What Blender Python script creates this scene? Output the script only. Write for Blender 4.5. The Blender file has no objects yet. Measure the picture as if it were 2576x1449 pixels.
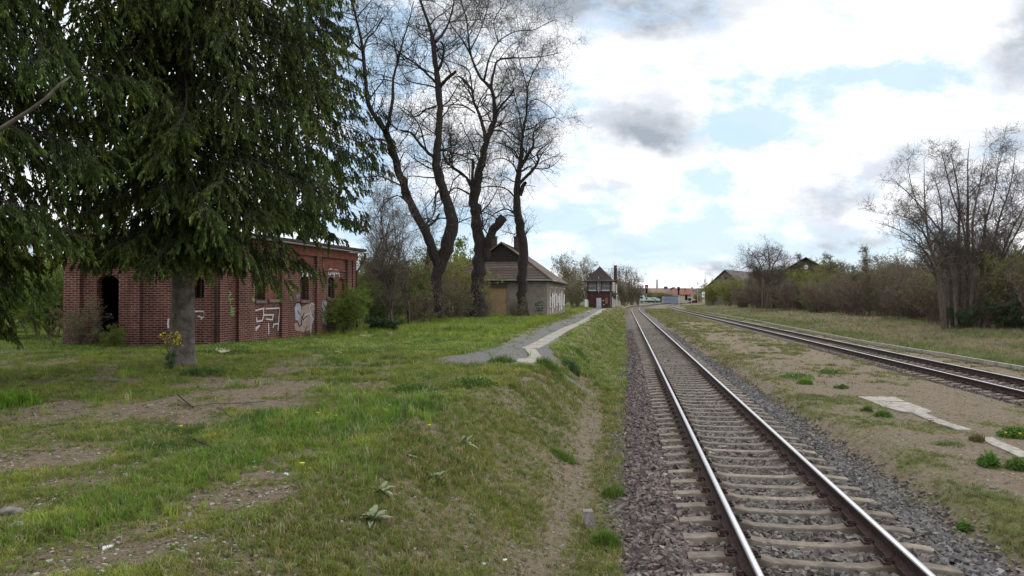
import bpy, math, random
import numpy as np
from mathutils import Vector

random.seed(7)
RNG = np.random.default_rng(7)
SC = bpy.context.scene
COL = SC.collection

# ------------------------------------------------------------------ camera
FPX, CX, CY, HOR = 1800.0, 1288.0, 724.5, 748.0      # photo measured in a 2576 px wide frame
PITCH = math.atan((HOR - CY) / FPX)
CAMZ = 2.47
cam = bpy.data.cameras.new('camera')
cam.sensor_width = 36.0
cam.lens = 36.0 * FPX / 2576.0
cam.clip_start = 0.1
cam.clip_end = 6000
camo = bpy.data.objects.new('camera', cam)
camo.location = (0, 0, CAMZ)
camo.rotation_euler = (math.radians(90) + PITCH, 0, 0)
COL.objects.link(camo)
SC.camera = camo

# ------------------------------------------------------------------ light
SUN_EL, SUN_AZ = math.radians(42), math.radians(24)   # azimuth clockwise from +Y
sun = bpy.data.lights.new('sun', 'SUN')
sun.energy = 1.1
sun.angle = math.radians(14)
sun.color = (1.0, 0.95, 0.87)
suno = bpy.data.objects.new('sun', sun)
sd = Vector((math.sin(SUN_AZ) * math.cos(SUN_EL), math.cos(SUN_AZ) * math.cos(SUN_EL), math.sin(SUN_EL)))
suno.rotation_euler = sd.to_track_quat('Z', 'Y').to_euler()
suno.location = (30, 60, 60)
COL.objects.link(suno)
SC.view_settings.view_transform = 'Standard'
SC.view_settings.look = 'None'
SC.view_settings.exposure = 0.22
SC.view_settings.gamma = 1.0
SC.cycles.max_bounces = 5
SC.cycles.diffuse_bounces = 3
SC.cycles.transparent_max_bounces = 4
SC.cycles.caustics_reflective = False
SC.cycles.caustics_refractive = False


def build_world():
    w = bpy.data.worlds.new('World')
    SC.world = w
    w.use_nodes = True
    nt = w.node_tree
    N, L = nt.nodes, nt.links
    N.clear()

    def nd(t, **k):
        n = N.new(t)
        for a, b in k.items():
            setattr(n, a, b)
        return n

    def mth(op, a, b=None, c=None, clamp=False):
        n = nd('ShaderNodeMath', operation=op)
        n.use_clamp = clamp
        for i, x in enumerate((a, b, c)):
            if x is None:
                continue
            if isinstance(x, (int, float)):
                n.inputs[i].default_value = x
            else:
                L.new(x, n.inputs[i])
        return n.outputs[0]

    def mixc(f, a, b):
        n = nd('ShaderNodeMix', data_type='RGBA')
        for i, x in ((0, f), (6, a), (7, b)):
            if isinstance(x, (int, float)):
                n.inputs[i].default_value = x
            elif isinstance(x, tuple):
                n.inputs[i].default_value = x + (1,)
            else:
                L.new(x, n.inputs[i])
        return n.outputs[2]

    tc = nd('ShaderNodeTexCoord')
    sp = nd('ShaderNodeSeparateXYZ')
    L.new(tc.outputs['Generated'], sp.inputs[0])
    yy = mth('MAXIMUM', mth('ABSOLUTE', sp.outputs[1]), 0.12)
    U0 = mth('DIVIDE', sp.outputs[0], yy)
    V0 = mth('DIVIDE', sp.outputs[2], yy)
    cb = nd('ShaderNodeCombineXYZ')
    L.new(U0, cb.inputs[0]); L.new(V0, cb.inputs[1])

    def noise(scale, detail, rough, sy=1.0, off=0.0):
        mp = nd('ShaderNodeMapping')
        mp.inputs['Scale'].default_value = (1, sy, 1)
        mp.inputs['Location'].default_value = (off, off * .7, off * .3)
        L.new(cb.outputs[0], mp.inputs[0])
        n = nd('ShaderNodeTexNoise')
        n.inputs['Scale'].default_value = scale
        n.inputs['Detail'].default_value = detail
        n.inputs['Roughness'].default_value = rough
        L.new(mp.outputs[0], n.inputs['Vector'])
        return n

    warp = noise(4.5, 5, .55, 1.3, 3.1)
    ws = nd('ShaderNodeSeparateColor')
    L.new(warp.outputs['Color'], ws.inputs[0])
    U = mth('ADD', U0, mth('MULTIPLY', mth('SUBTRACT', ws.outputs[0], .5), .22))
    V = mth('ADD', V0, mth('MULTIPLY', mth('SUBTRACT', ws.outputs[1], .5), .17))

    def blob(u, v, ru, rv, tilt=0.0, soft=1.0):
        cu, cv = (u - CX) / FPX, (HOR - v) / FPX
        a, b = ru / FPX, rv / FPX
        du, dv = mth('SUBTRACT', U, cu), mth('SUBTRACT', V, cv)
        c, s = math.cos(tilt), math.sin(tilt)
        p = mth('ADD', mth('MULTIPLY', du, c / a), mth('MULTIPLY', dv, s / a))
        q = mth('ADD', mth('MULTIPLY', du, -s / b), mth('MULTIPLY', dv, c / b))
        r2 = mth('ADD', mth('MULTIPLY', p, p), mth('MULTIPLY', q, q))
        return mth('POWER', 2.718, mth('MULTIPLY', r2, -soft))

    def union(lst):
        o = None
        for b, k in lst:
            x = mth('MULTIPLY', b, k)
            o = x if o is None else mth('MAXIMUM', o, x)
        return o

    # openings where blue shows, and the grey undersides of clouds
    blue = union([(blob(930, 200, 200, 340), 1.15), (blob(1080, 560, 200, 190), .9), (blob(1700, 620, 520, 90, .06), .80),
                  (blob(1890, 320, 170, 70), 1.05), (blob(2100, 240, 380, 75, .12), .62), (blob(1480, 690, 260, 60), .8),
                  (blob(2230, 650, 220, 50), .95), (blob(1650, 490, 330, 70, .1), .75), (blob(1420, 560, 150, 80), .7),
                  (blob(760, 60, 120, 300), .8), (blob(1250, 280, 130, 230), .45), (blob(1720, 170, 160, 40), .3)])
    grey = union([(blob(1600, 320, 215, 48, -.24), 1.0), (blob(1490, 270, 130, 40, -.1), .7), (blob(1600, 300, 380, 120, -.2), .42), (blob(1650, 90, 480, 130), .36), (blob(2280, 470, 260, 190), .36),
                  (blob(1900, 600, 420, 60), .34), (blob(1480, 0, 360, 90, -.05), 1.0), (blob(2575, 110, 75, 160), .95),
                  (blob(2270, 380, 90, 60), .72), (blob(2060, 490, 150, 55, .3), .55), (blob(2030, 370, 110, 60, .5), .4),
                  (blob(2540, 330, 90, 50), .7), (blob(2200, 620, 170, 30), .7), (blob(1640, 625, 90, 12), .8),
                  (blob(1850, 620, 100, 12), .7), (blob(1500, 140, 260, 60, .1), .3), (blob(1130, 60, 130, 80), .5),
                  (blob(1780, 655, 120, 12), .6), (blob(1480, 600, 70, 10), .6), (blob(1600, 655, 140, 10), .55)])
    wisp = noise(6.5, 11, .62, 1.9, 9.0)

    def sm(x, lo, hi):
        n = nd('ShaderNodeMapRange', interpolation_type='SMOOTHSTEP')
        L.new(x, n.inputs[0]); n.inputs[1].default_value, n.inputs[2].default_value = lo, hi
        return n.outputs[0]
    open_ = mth('ADD', blue, mth('MULTIPLY', mth('SUBTRACT', wisp.outputs[0], .51), 3.6))
    bm = mth('MULTIPLY', sm(open_, .10, .78), .90)
    gn = noise(7, 10, .6, 1.7, 1.7)
    gm = mth('MULTIPLY', grey, mth('ADD', mth('MULTIPLY', mth('SUBTRACT', gn.outputs[0], .5), 2.4), 1.0))
    low = noise(2.6, 9, .6, 2.4, 5.3)
    gm = mth('ADD', gm, mth('MULTIPLY', sm(low.outputs[0], .47, .70), .34), clamp=True)

    sky = nd('ShaderNodeTexSky', sky_type='NISHITA')
    sky.sun_disc = False
    sky.sun_elevation = SUN_EL
    sky.sun_rotation = SUN_AZ
    sk = nd('ShaderNodeVectorMath', operation='SCALE')
    L.new(sky.outputs[0], sk.inputs[0])
    sk.inputs['Scale'].default_value = 0.09
    # thin cirrus over the blue
    bluec = mixc(.7, sk.outputs[0], (.50, .73, .98))
    glow = union([(blob(2000, 90, 620, 230), 1.0), (blob(1900, 560, 200, 120), .45)])
    t1 = noise(8.5, 11, .58, 1.8, 21.0)
    tex = mth('MULTIPLY', sm(t1.outputs[0], .44, .64), mth('SUBTRACT', 1.0, glow), clamp=True)
    white = mixc(tex, (1.24, 1.24, 1.26), (.70, .74, .84))
    cloud = mixc(gm, white, (.36, .41, .47))
    col = mixc(bm, cloud, bluec)
    # below the horizon: ground haze
    below = mth('LESS_THAN', sp.outputs[2], 0.0)
    col = mixc(below, col, (.25, .24, .2))
    bg = nd('ShaderNodeBackground')
    L.new(col, bg.inputs[0])
    bg.inputs[1].default_value = 1.0
    out = nd('ShaderNodeOutputWorld')
    L.new(bg.outputs[0], out.inputs[0])


build_world()


# ------------------------------------------------------------------ maths helpers
def ray(u, v):
    dx, dz = (u - CX) / FPX, (CY - v) / FPX
    c, s = math.cos(PITCH), math.sin(PITCH)
    return np.array([dx, c - s * dz, s + c * dz])


def gp(u, v, z):
    """point of the level plane z seen at pixel u, v"""
    d = ray(u, v)
    t = (z - CAMZ) / d[2]
    return np.array([d[0] * t, d[1] * t, z])


def at(u, v, Y):
    d = ray(u, v)
    return d * (Y / d[1]) + np.array([0, 0, CAMZ])


def _h(ix, iy, seed):
    n = (ix.astype(np.int64) * 374761393 + iy.astype(np.int64) * 668265263 + seed * 974634777) & 0xffffffff
    n = ((n ^ (n >> 13)) * 1274126177) & 0xffffffff
    n = n ^ (n >> 16)
    return (n & 0xffff) / 65535.0


def vnoise(x, y, seed=0):
    ix, iy = np.floor(x), np.floor(y)
    fx, fy = x - ix, y - iy
    fx, fy = fx * fx * (3 - 2 * fx), fy * fy * (3 - 2 * fy)
    a, b = _h(ix, iy, seed), _h(ix + 1, iy, seed)
    c, d = _h(ix, iy + 1, seed), _h(ix + 1, iy + 1, seed)
    return (a * (1 - fx) + b * fx) * (1 - fy) + (c * (1 - fx) + d * fx) * fy


def fbm(x, y, seed=0, o=4):
    s, a, t = 0, 1.0, 0
    for k in range(o):
        s = s + a * vnoise(x * 2 ** k, y * 2 ** k, seed + k * 17)
        t += a
        a *= .55
    return s / t


def sstep(a, b, x):
    t = np.clip((x - a) / (b - a), 0, 1)
    return t * t * (3 - 2 * t)


# ------------------------------------------------------------------ the two track lines
_ys = np.arange(-40, 421, 1.0)


def _smooth(pts):
    p = np.array(pts, float)
    v = np.interp(_ys, p[:, 0], p[:, 1])
    for _ in range(3):
        k = np.ones(19) / 19
        pad = np.concatenate([v[0] - (v[1] - v[0]) * np.arange(9, 0, -1), v, v[-1] + (v[-1] - v[-2]) * np.arange(1, 10)])
        v = np.convolve(pad, k, 'valid')
    return v


_c1 = _smooth([(-40, -4.45), (6.3, 2.96), (14.1, 4.2), (31.5, 6.98), (57.7, 11.1), (91.9, 16.5), (127, 22.0), (158.8, 27.4),
               (196, 34.9), (236, 45), (273, 57), (320, 76), (420, 120)])
_c2 = _smooth([(-40, 4.94), (18.9, 14.25), (31.5, 16.25), (60, 20.7), (105, 27.6), (127, 30.9), (158.8, 36.2), (208, 45.6),
               (236, 52.5), (273, 62.5), (320, 80), (420, 122)])


def C1(y): return np.interp(y, _ys, _c1)
def C2(y): return np.interp(y, _ys, _c2)
def dC(y, C): return (C(y + 1) - C(y - 1)) / 2
def T1(x, y): return (x - C1(y)) / np.sqrt(1 + dC(y, C1) ** 2)
def T2(x, y): return (x - C2(y)) / np.sqrt(1 + dC(y, C2) ** 2)


def crest(y):
    return np.interp(y, [10, 17], [-4.9, -4.15])


def land(x, y):
    x, y = np.asarray(x, float), np.asarray(y, float)
    t, t2 = T1(x, y), T2(x, y)
    cr = crest(y) + .25 * (vnoise(y * .35, y * 0, 5) - .5)
    f = sstep(0, 1, (t - cr) / (-2.5 - cr))
    f = .5 * f + .5 * np.clip((t - cr) / (-2.5 - cr), 0, 1)
    top = .7 * (1 - sstep(150, 240, y))
    zl = top + (-.42 - top) * f
    zr = -.42 + .22 * sstep(2.0, 2.6, t)
    zr = zr - .22 * np.exp(-((t2 / 1.25) ** 4))
    zr = zr + .35 * sstep(5, 14, t2)
    z = np.where(t < -1, zl, zr)
    z = z + (fbm(x * .9, y * .9, 3) - .5) * .10 * sstep(1.95, 2.8, np.abs(t)) * sstep(1.5, 2.4, np.abs(t2))
    z = z + (fbm(x * .12, y * .12, 9) - .5) * .25 * sstep(-8, -14, t)
    return z


def grav(x, y):
    """blue-grey gravel round the slab path"""
    t = T1(x, y)
    ri = np.interp(y, [20, 27, 40], [-3.6, -4.3, -4.7]); g = sstep(-7.2, -6.2, t) * (1 - sstep(ri - .5, ri, t)) * sstep(17.6, 19.5, y) * (1 - sstep(120, 140, y))
    wide = sstep(-7.7, -6.6, t) * (1 - sstep(-4.5, -4.0, t)) * sstep(18.3, 20, y) * (1 - sstep(23, 29, y))
    g = np.maximum(g, wide)
    sl = .8 * np.exp(-((y - 19.6 - .5 * (t + 3.4)) / .42) ** 2) * sstep(-4.6, -4.2, t) * (1 - sstep(-3.0, -2.6, t))
    g = np.maximum(g, sl)
    return np.clip(g * 1.6 - .75 * fbm(x * 1.3, y * 1.3, 33), 0, 1)


def green(x, y):
    """0..1 how much living grass covers the ground"""
    t, t2 = T1(x, y), T2(x, y)
    n = fbm(x * .55, y * .38, 21)
    n2 = fbm(x * 1.7, y * 1.2, 41)
    p = sstep(.36, .55, .62 * n + .38 * n2)
    left = .16 + .84 * p
    far = sstep(24, 32, y)
    left = left * (1 - far) + far * (.8 + .2 * p) * (1 - .75 * sstep(-8.2, -7.0, t))
    bank = .5 + .5 * sstep(.38, .55, n2)
    f = sstep(0, .5, (t - crest(y)))
    g = left * (1 - f) + bank * f
    worn = sstep(-2.75, -2.55, t + .5 * (n2 - .5)) * 0
    toe = np.exp(-((t + 2.75 + .25 * (n - .5)) / .32) ** 2) * (1 - sstep(16, 24, y)) * .85
    g = g * (1 - toe)
    track = np.exp(-((t + 5.75 + .5 * (n - .5)) / .42) ** 2) * (1 - sstep(15, 18, y))    # trodden line along the top of the bank
    g = g * (1 - .72 * track)
    isl = .10 + .75 * sstep(.52, .68, .5 * n + .5 * n2) + .30 * np.exp(-((t - 2.7) / .5) ** 2)
    rgt = .35 + .6 * sstep(.4, .62, n2) * np.exp(-((t2 - 4.0) / 1.6) ** 2) + .12 * p
    betw = .35 * sstep(.45, .6, n2)
    r = np.where(t2 > 3.1, rgt, np.where(t2 > 0, betw, isl))
    g = np.where(t > 0, r, g)
    g = g * (1 - grav(x, y) * .95)
    g = g * (1 - .8 * ((np.abs(t) < 2.0) | (np.abs(t2) < 1.45)))
    thin_grass = np.exp(-(((x + 10) / 6.5) ** 2 + ((y - 23) / 3.0) ** 2))  # sparser grass cover around the spruce foot
    g = g * (1 - .35 * thin_grass)
    for (gx, gy, rx, ry, k) in PATCH:
        g = g + k * np.exp(-(((x - gx) / rx) ** 2 + ((y - gy) / ry) ** 2))
    return np.clip(g, 0, 1)


PATCH = []
for (u_, v_, w_, h_, k_) in ((520, 1190, 110, 65, .9), (290, 1290, 110, 45, .7), (770, 1085, 120, 35, .8), (60, 1340, 60, 60, .4), (1000, 1030, 90, 25, .5), (900, 1150, 80, 40, .5),
                             (420, 1022, 230, 18, -.8), (740, 1200, 120, 20, -.6), (60, 1170, 90, 30, -.6), (640, 980, 160, 22, -.6), (350, 1400, 130, 30, -.6), (240, 1150, 60, 20, -.8), (640, 1255, 120, 22, -1.0), (860, 1140, 90, 16, -.9), (480, 1360, 80, 25, -.9), (160, 1215, 70, 15, -.8), (560, 1060, 90, 14, -.8), (250, 955, 120, 10, -.7)):
    pa, pb, pc, pd = gp(u_ - w_, v_, .7), gp(u_ + w_, v_, .7), gp(u_, v_ - h_, .7), gp(u_, v_ + h_, .7)
    PATCH.append(((pa[0] + pb[0]) / 2, (pc[1] + pd[1]) / 2, (pb[0] - pa[0]) / 2, (pc[1] - pd[1]) / 2, k_))
LUSH = PATCH[:6]


# ------------------------------------------------------------------ scene-graph helpers
ORG = {}


def thing(name, label, cat, loc=(0, 0, 0), group=None):
    o = bpy.data.objects.new(name, None)
    COL.objects.link(o)
    o.location = loc
    o.empty_display_size = .3
    o['label'] = label
    o['category'] = cat
    if group:
        o['group'] = group
    ORG[o.name] = np.array(loc, float)
    return o


def tag(o, label=None, cat=None, group=None, kind=None):
    if label: o['label'] = label
    if cat: o['category'] = cat
    if group: o['group'] = group
    if kind: o['kind'] = kind
    return o


def dup(root, loc, rotz=0.0, scale=1.0, label=None, group=None):
    r = root.copy(); COL.objects.link(r)
    r.location = loc
    r.rotation_euler = (0, 0, rotz)
    r.scale = (scale,) * 3 if isinstance(scale, (int, float)) else scale
    if label: r['label'] = label
    if group: r['group'] = group
    ORG[r.name] = np.array(loc, float)
    for ch in list(root.children):
        c = ch.copy(); COL.objects.link(c); c.parent = r
        for g in list(ch.children):
            d = g.copy(); COL.objects.link(d); d.parent = c
    return r


def mesh_obj(name, V, F, mat, parent=None, loc=None, smooth=False, attrs=None, uv=None):
    """V (n,3) world coords, F list of arrays (m,k) or list of lists. loc: own origin."""
    V = np.asarray(V, np.float32).reshape(-1, 3)
    org = ORG[parent.name] if parent is not None else (np.array(loc, float) if loc is not None else np.zeros(3))
    V = V - org.astype(np.float32)
    me = bpy.data.meshes.new(name)
    if len(F) and not isinstance(F[0], np.ndarray):
        by = {}
        for f in F:
            by.setdefault(len(f), []).append(f)
        F = [np.array(v, np.int32) for v in by.values()]
    nl = sum(f.size for f in F)
    nf = sum(len(f) for f in F)
    me.vertices.add(len(V)); me.loops.add(nl); me.polygons.add(nf)
    me.vertices.foreach_set('co', V.ravel())
    me.loops.foreach_set('vertex_index', np.concatenate([f.ravel() for f in F]).astype(np.int32))
    tot = np.concatenate([np.full(len(f), f.shape[1], np.int32) for f in F])
    st = np.concatenate([[0], np.cumsum(tot)[:-1]]).astype(np.int32)
    me.polygons.foreach_set('loop_start', st)
    me.polygons.foreach_set('use_smooth', np.full(nf, smooth))
    me.update(calc_edges=True)
    if attrs:
        for k, a in attrs.items():
            a = np.asarray(a, np.float32)
            if a.ndim == 1:
                at_ = me.attributes.new(k, 'FLOAT', 'POINT')
                at_.data.foreach_set('value', a)
            else:
                at_ = me.attributes.new(k, 'FLOAT_COLOR', 'POINT')
                at_.data.foreach_set('color', np.concatenate([a, np.ones((len(a), 1), np.float32)], 1).ravel())
    if uv:
        w = V + org.astype(np.float32)
        lay = me.uv_layers.new(name='UVMap')
        nrm = np.zeros(nf * 3, np.float32); me.polygons.foreach_get('normal', nrm); nrm = nrm.reshape(-1, 3)
        ln = np.repeat(nrm, tot, 0)
        li = np.concatenate([f.ravel() for f in F])
        P = w[li]
        hor = np.stack([-ln[:, 1], ln[:, 0], np.zeros(len(ln))], 1)
        m = np.linalg.norm(hor, axis=1)
        flat = m < .3
        hor = hor / np.maximum(m, 1e-6)[:, None]
        up = np.cross(ln, hor)
        uu = (P * hor).sum(1); vv = (P * up).sum(1)
        uu = np.where(flat, P[:, 0], uu); vv = np.where(flat, P[:, 1], vv)
        lay.data.foreach_set('uv', np.stack([uu, vv], 1).astype(np.float32).ravel())
    me.materials.append(mat)
    o = bpy.data.objects.new(name, me)
    COL.objects.link(o)
    if parent is not None:
        o.parent = parent
        ORG[o.name] = org
    else:
        o.location = org
        ORG[o.name] = org
    return o


class MB:
    def __init__(s):
        s.v, s.f = [], []

    def add(s, V, F):
        b = len(s.v)
        s.v += [tuple(map(float, p)) for p in V]
        s.f += [[i + b for i in f] for f in F]

    def box(s, c, size, ex=(1, 0, 0), ey=(0, 1, 0), ez=(0, 0, 1)):
        """centre, full sizes, axes"""
        c, ex, ey, ez = (np.array(a, float) for a in (c, ex, ey, ez))
        h = np.array(size) / 2.
        P = [c + sx * h[0] * ex + sy * h[1] * ey + sz * h[2] * ez for sz in (-1, 1) for sy in (-1, 1) for sx in (-1, 1)]
        s.add(P, [(0, 2, 3, 1), (4, 5, 7, 6), (0, 1, 5, 4), (2, 6, 7, 3), (0, 4, 6, 2), (1, 3, 7, 5)])

    def tube(s, pts, r, n=8, cap=True):
        V, F = tube_arrays(np.array(pts, float), r, n, cap)
        s.add(V, F)

    def prism(s, poly, d):
        """poly list of 3d points (planar), extruded by vector d"""
        k = len(poly)
        P = [np.array(p, float) for p in poly]
        V = P + [p + np.array(d, float) for p in P]
        F = [list(range(k))[::-1], list(range(k, 2 * k))] + [[i, (i + 1) % k, k + (i + 1) % k, k + i] for i in range(k)]
        s.add(V, F)

    def build(s, name, mat, parent=None, loc=None, smooth=False, uv=False, fix=True):
        o = mesh_obj(name, s.v, s.f, mat, parent, loc, smooth, uv=uv)
        return o


def tube_arrays(P, r, n=8, cap=True):
    P = np.asarray(P, float)
    r = np.broadcast_to(np.asarray(r, float), (len(P),))
    V, F = [], []
    tn = np.gradient(P, axis=0)
    tn /= np.maximum(np.linalg.norm(tn, axis=1), 1e-9)[:, None]
    ref = np.array([1., 0, 0]) if abs(tn[:, 0]).mean() < .7 else np.array([0., 1, 0])
    for i, p in enumerate(P):
        a = np.cross(tn[i], ref); a /= np.linalg.norm(a)
        b = np.cross(tn[i], a)
        for k in range(n):
            t = 2 * math.pi * k / n
            V.append(p + r[i] * (math.cos(t) * a + math.sin(t) * b))
    for i in range(len(P) - 1):
        for k in range(n):
            F.append([i * n + k, i * n + (k + 1) % n, (i + 1) * n + (k + 1) % n, (i + 1) * n + k])
    if cap:
        F.append(list(range(n))[::-1])
        F.append([(len(P) - 1) * n + k for k in range(n)])
    return V, F


def tubes_batch(P, R, n=3):
    """P (N,S,3) R (N,S) -> V, F(quads)"""
    N, S, _ = P.shape
    t = np.gradient(P, axis=1)
    t /= np.maximum(np.linalg.norm(t, axis=2, keepdims=True), 1e-9)
    ref = np.where(np.abs(t[..., :1]) < .75, np.array([1., 0, 0]), np.array([0, 1., 0]))
    a = np.cross(t, ref); a /= np.maximum(np.linalg.norm(a, axis=2, keepdims=True), 1e-9)
    b = np.cross(t, a)
    k = np.arange(n) * 2 * math.pi / n
    V = P[:, :, None, :] + R[:, :, None, None] * (np.cos(k)[None, None, :, None] * a[:, :, None, :] + np.sin(k)[None, None, :, None] * b[:, :, None, :])
    V = V.reshape(-1, 3)
    base = (np.arange(N) * S * n)[:, None, None]
    i = (np.arange(S - 1) * n)[None, :, None]
    kk = np.arange(n)[None, None, :]
    k2 = (kk + 1) % n
    F = np.stack([base + i + kk, base + i + k2, base + i + n + k2, base + i + n + kk], -1).reshape(-1, 4)
    return V, F.astype(np.int32)


def instances(tmpls, pos, rot, scl, tilt=None, pick=None, rng=RNG):
    """tmpls: list of (V,F). returns V, F list, index of instance per vertex"""
    Vs, Fs, Is = [], {}, []
    base = 0
    pick = rng.integers(0, len(tmpls), len(pos)) if pick is None else pick
    for ti, (TV, TF) in enumerate(tmpls):
        idx = np.nonzero(pick == ti)[0]
        if not len(idx):
            continue
        c, s = np.cos(rot[idx]), np.sin(rot[idx])
        sc = scl[idx]
        sc = sc if sc.ndim == 2 else np.repeat(sc[:, None], 3, 1)
        q = TV[None] * sc[:, None, :]
        if tilt is not None:
            ta, tb = tilt[idx, 0], tilt[idx, 1]
            y = q[..., 1] * np.cos(ta)[:, None] - q[..., 2] * np.sin(ta)[:, None]
            z = q[..., 1] * np.sin(ta)[:, None] + q[..., 2] * np.cos(ta)[:, None]
            x = q[..., 0] * np.cos(tb)[:, None] - z * np.sin(tb)[:, None]
            z = q[..., 0] * np.sin(tb)[:, None] + z * np.cos(tb)[:, None]
            q = np.stack([x, y, z], -1)
        x = q[..., 0] * c[:, None] - q[..., 1] * s[:, None]
        y = q[..., 0] * s[:, None] + q[..., 1] * c[:, None]
        V = np.stack([x, y, q[..., 2]], -1) + pos[idx][:, None, :]
        Vs.append(V.reshape(-1, 3))
        Is.append(np.repeat(idx, len(TV)))
        off = base + np.arange(len(idx)) * len(TV)
        TF = np.asarray(TF)
        F = (TF[None] + off[:, None, None]).reshape(-1, TF.shape[1])
        Fs.setdefault(TF.shape[1], []).append(F)
        base += len(idx) * len(TV)
    return np.concatenate(Vs), [np.concatenate(f).astype(np.int32) for f in Fs.values()], np.concatenate(Is)


# ------------------------------------------------------------------ materials
def _new(name):
    m = bpy.data.materials.new(name)
    m.use_nodes = True
    nt = m.node_tree
    b = nt.nodes['Principled BSDF']
    return m, nt, b


def rgb(h):
    """sRGB 0-255 tuple to linear"""
    return tuple(((c / 255) / 12.92 if c / 255 <= .04045 else ((c / 255 + .055) / 1.055) ** 2.4) for c in h)


def mat_plain(name, col, rough=.8, metal=0.0, var=.25, scale=6.0, bump=0.0, bscale=30, spec=.3, emit=None, stretch=(1, 1, 1), col2=None, thr=None):
    m, nt, b = _new(name)
    N, L = nt.nodes, nt.links
    tc = N.new('ShaderNodeTexCoord')
    mp = N.new('ShaderNodeMapping'); mp.inputs['Scale'].default_value = stretch
    L.new(tc.outputs['Object'], mp.inputs[0])
    n = N.new('ShaderNodeTexNoise'); n.inputs['Scale'].default_value = scale; n.inputs['Detail'].default_value = 6
    n.inputs['Roughness'].default_value = .62
    L.new(mp.outputs[0], n.inputs['Vector'])
    r = N.new('ShaderNodeValToRGB')
    lo, hi = (thr if thr else (.32, .7))
    r.color_ramp.elements[0].position, r.color_ramp.elements[1].position = lo, hi
    r.color_ramp.elements[0].color = tuple(c * (1 - var) for c in col) + (1,)
    c2 = col2 if col2 else tuple(min(1, c * (1 + var)) for c in col)
    r.color_ramp.elements[1].color = tuple(c2) + (1,)
    L.new(n.outputs[0], r.inputs[0])
    L.new(r.outputs[0], b.inputs['Base Color'])
    b.inputs['Roughness'].default_value = rough
    b.inputs['Metallic'].default_value = metal
    b.inputs['Specular IOR Level'].default_value = spec
    if bump:
        n2 = N.new('ShaderNodeTexNoise'); n2.inputs['Scale'].default_value = bscale; n2.inputs['Detail'].default_value = 5
        L.new(mp.outputs[0], n2.inputs['Vector'])
        bp = N.new('ShaderNodeBump'); bp.inputs['Strength'].default_value = 1.0; bp.inputs['Distance'].default_value = bump
        L.new(n2.outputs[0], bp.inputs['Height'])
        L.new(bp.outputs[0], b.inputs['Normal'])
    if emit:
        b.inputs['Emission Color'].default_value = emit[0] + (1,)
        b.inputs['Emission Strength'].default_value = emit[1]
    return m


def mat_attr(name, rough=.75, trans=0.0, noise=.0):
    """colour from the 'col' point attribute (varied per piece; spruce shoots also carry painted inner shade)"""
    m, nt, b = _new(name)
    N, L = nt.nodes, nt.links
    a = N.new('ShaderNodeAttribute'); a.attribute_name = 'col'
    L.new(a.outputs['Color'], b.inputs['Base Color'])
    b.inputs['Roughness'].default_value = rough
    b.inputs['Specular IOR Level'].default_value = .25
    if trans:
        t = N.new('ShaderNodeBsdfTranslucent')
        L.new(a.outputs['Color'], t.inputs[0])
        mx = N.new('ShaderNodeMixShader'); mx.inputs[0].default_value = trans
        L.new(b.outputs[0], mx.inputs[1]); L.new(t.outputs[0], mx.inputs[2])
        L.new(mx.outputs[0], N['Material Output'].inputs[0])
    return m


def mat_brick(name, c1, c2, mortar, bw=.26, rh=.083, ms=.011, dirt=.5):
    m, nt, b = _new(name)
    N, L = nt.nodes, nt.links
    uv = N.new('ShaderNodeUVMap')
    br = N.new('ShaderNodeTexBrick')
    br.inputs['Scale'].default_value = 1.0
    br.inputs['Brick Width'].default_value = bw
    br.inputs['Row Height'].default_value = rh
    br.inputs['Mortar Size'].default_value = ms
    br.inputs['Mortar Smooth'].default_value = .1
    br.inputs['Bias'].default_value = -.1
    br.inputs['Color1'].default_value = c1 + (1,)
    br.inputs['Color2'].default_value = c2 + (1,)
    br.inputs['Mortar'].default_value = mortar + (1,)
    L.new(uv.outputs[0], br.inputs['Vector'])
    n = N.new('ShaderNodeTexNoise'); n.inputs['Scale'].default_value = .9; n.inputs['Detail'].default_value = 8
    n.inputs['Roughness'].default_value = .7
    mps = N.new('ShaderNodeMapping'); mps.inputs['Scale'].default_value = (1.6, .6, 1)
    L.new(uv.outputs[0], mps.inputs[0]); L.new(mps.outputs[0], n.inputs['Vector'])
    r = N.new('ShaderNodeMapRange')
    r.inputs[1].default_value, r.inputs[2].default_value = .3, .7
    r.inputs[3].default_value, r.inputs[4].default_value = 1 - dirt, 1.1
    L.new(n.outputs[0], r.inputs[0])
    n3 = N.new('ShaderNodeTexNoise'); n3.inputs['Scale'].default_value = 9; n3.inputs['Detail'].default_value = 3
    L.new(uv.outputs[0], n3.inputs['Vector'])
    r3 = N.new('ShaderNodeMapRange'); r3.inputs[3].default_value, r3.inputs[4].default_value = .7, 1.25
    L.new(n3.outputs[0], r3.inputs[0])
    mm = N.new('ShaderNodeMath'); mm.operation = 'MULTIPLY'
    L.new(r.outputs[0], mm.inputs[0]); L.new(r3.outputs[0], mm.inputs[1])
    sc = N.new('ShaderNodeVectorMath'); sc.operation = 'SCALE'
    L.new(br.outputs['Color'], sc.inputs[0]); L.new(mm.outputs[0], sc.inputs['Scale'])
    L.new(sc.outputs[0], b.inputs['Base Color'])
    bp = N.new('ShaderNodeBump'); bp.inputs['Distance'].default_value = .008; bp.invert = True
    L.new(br.outputs['Fac'], bp.inputs['Height'])
    L.new(bp.outputs[0], b.inputs['Normal'])
    b.inputs['Roughness'].default_value = .85
    b.inputs['Specular IOR Level'].default_value = .2
    return m


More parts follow.
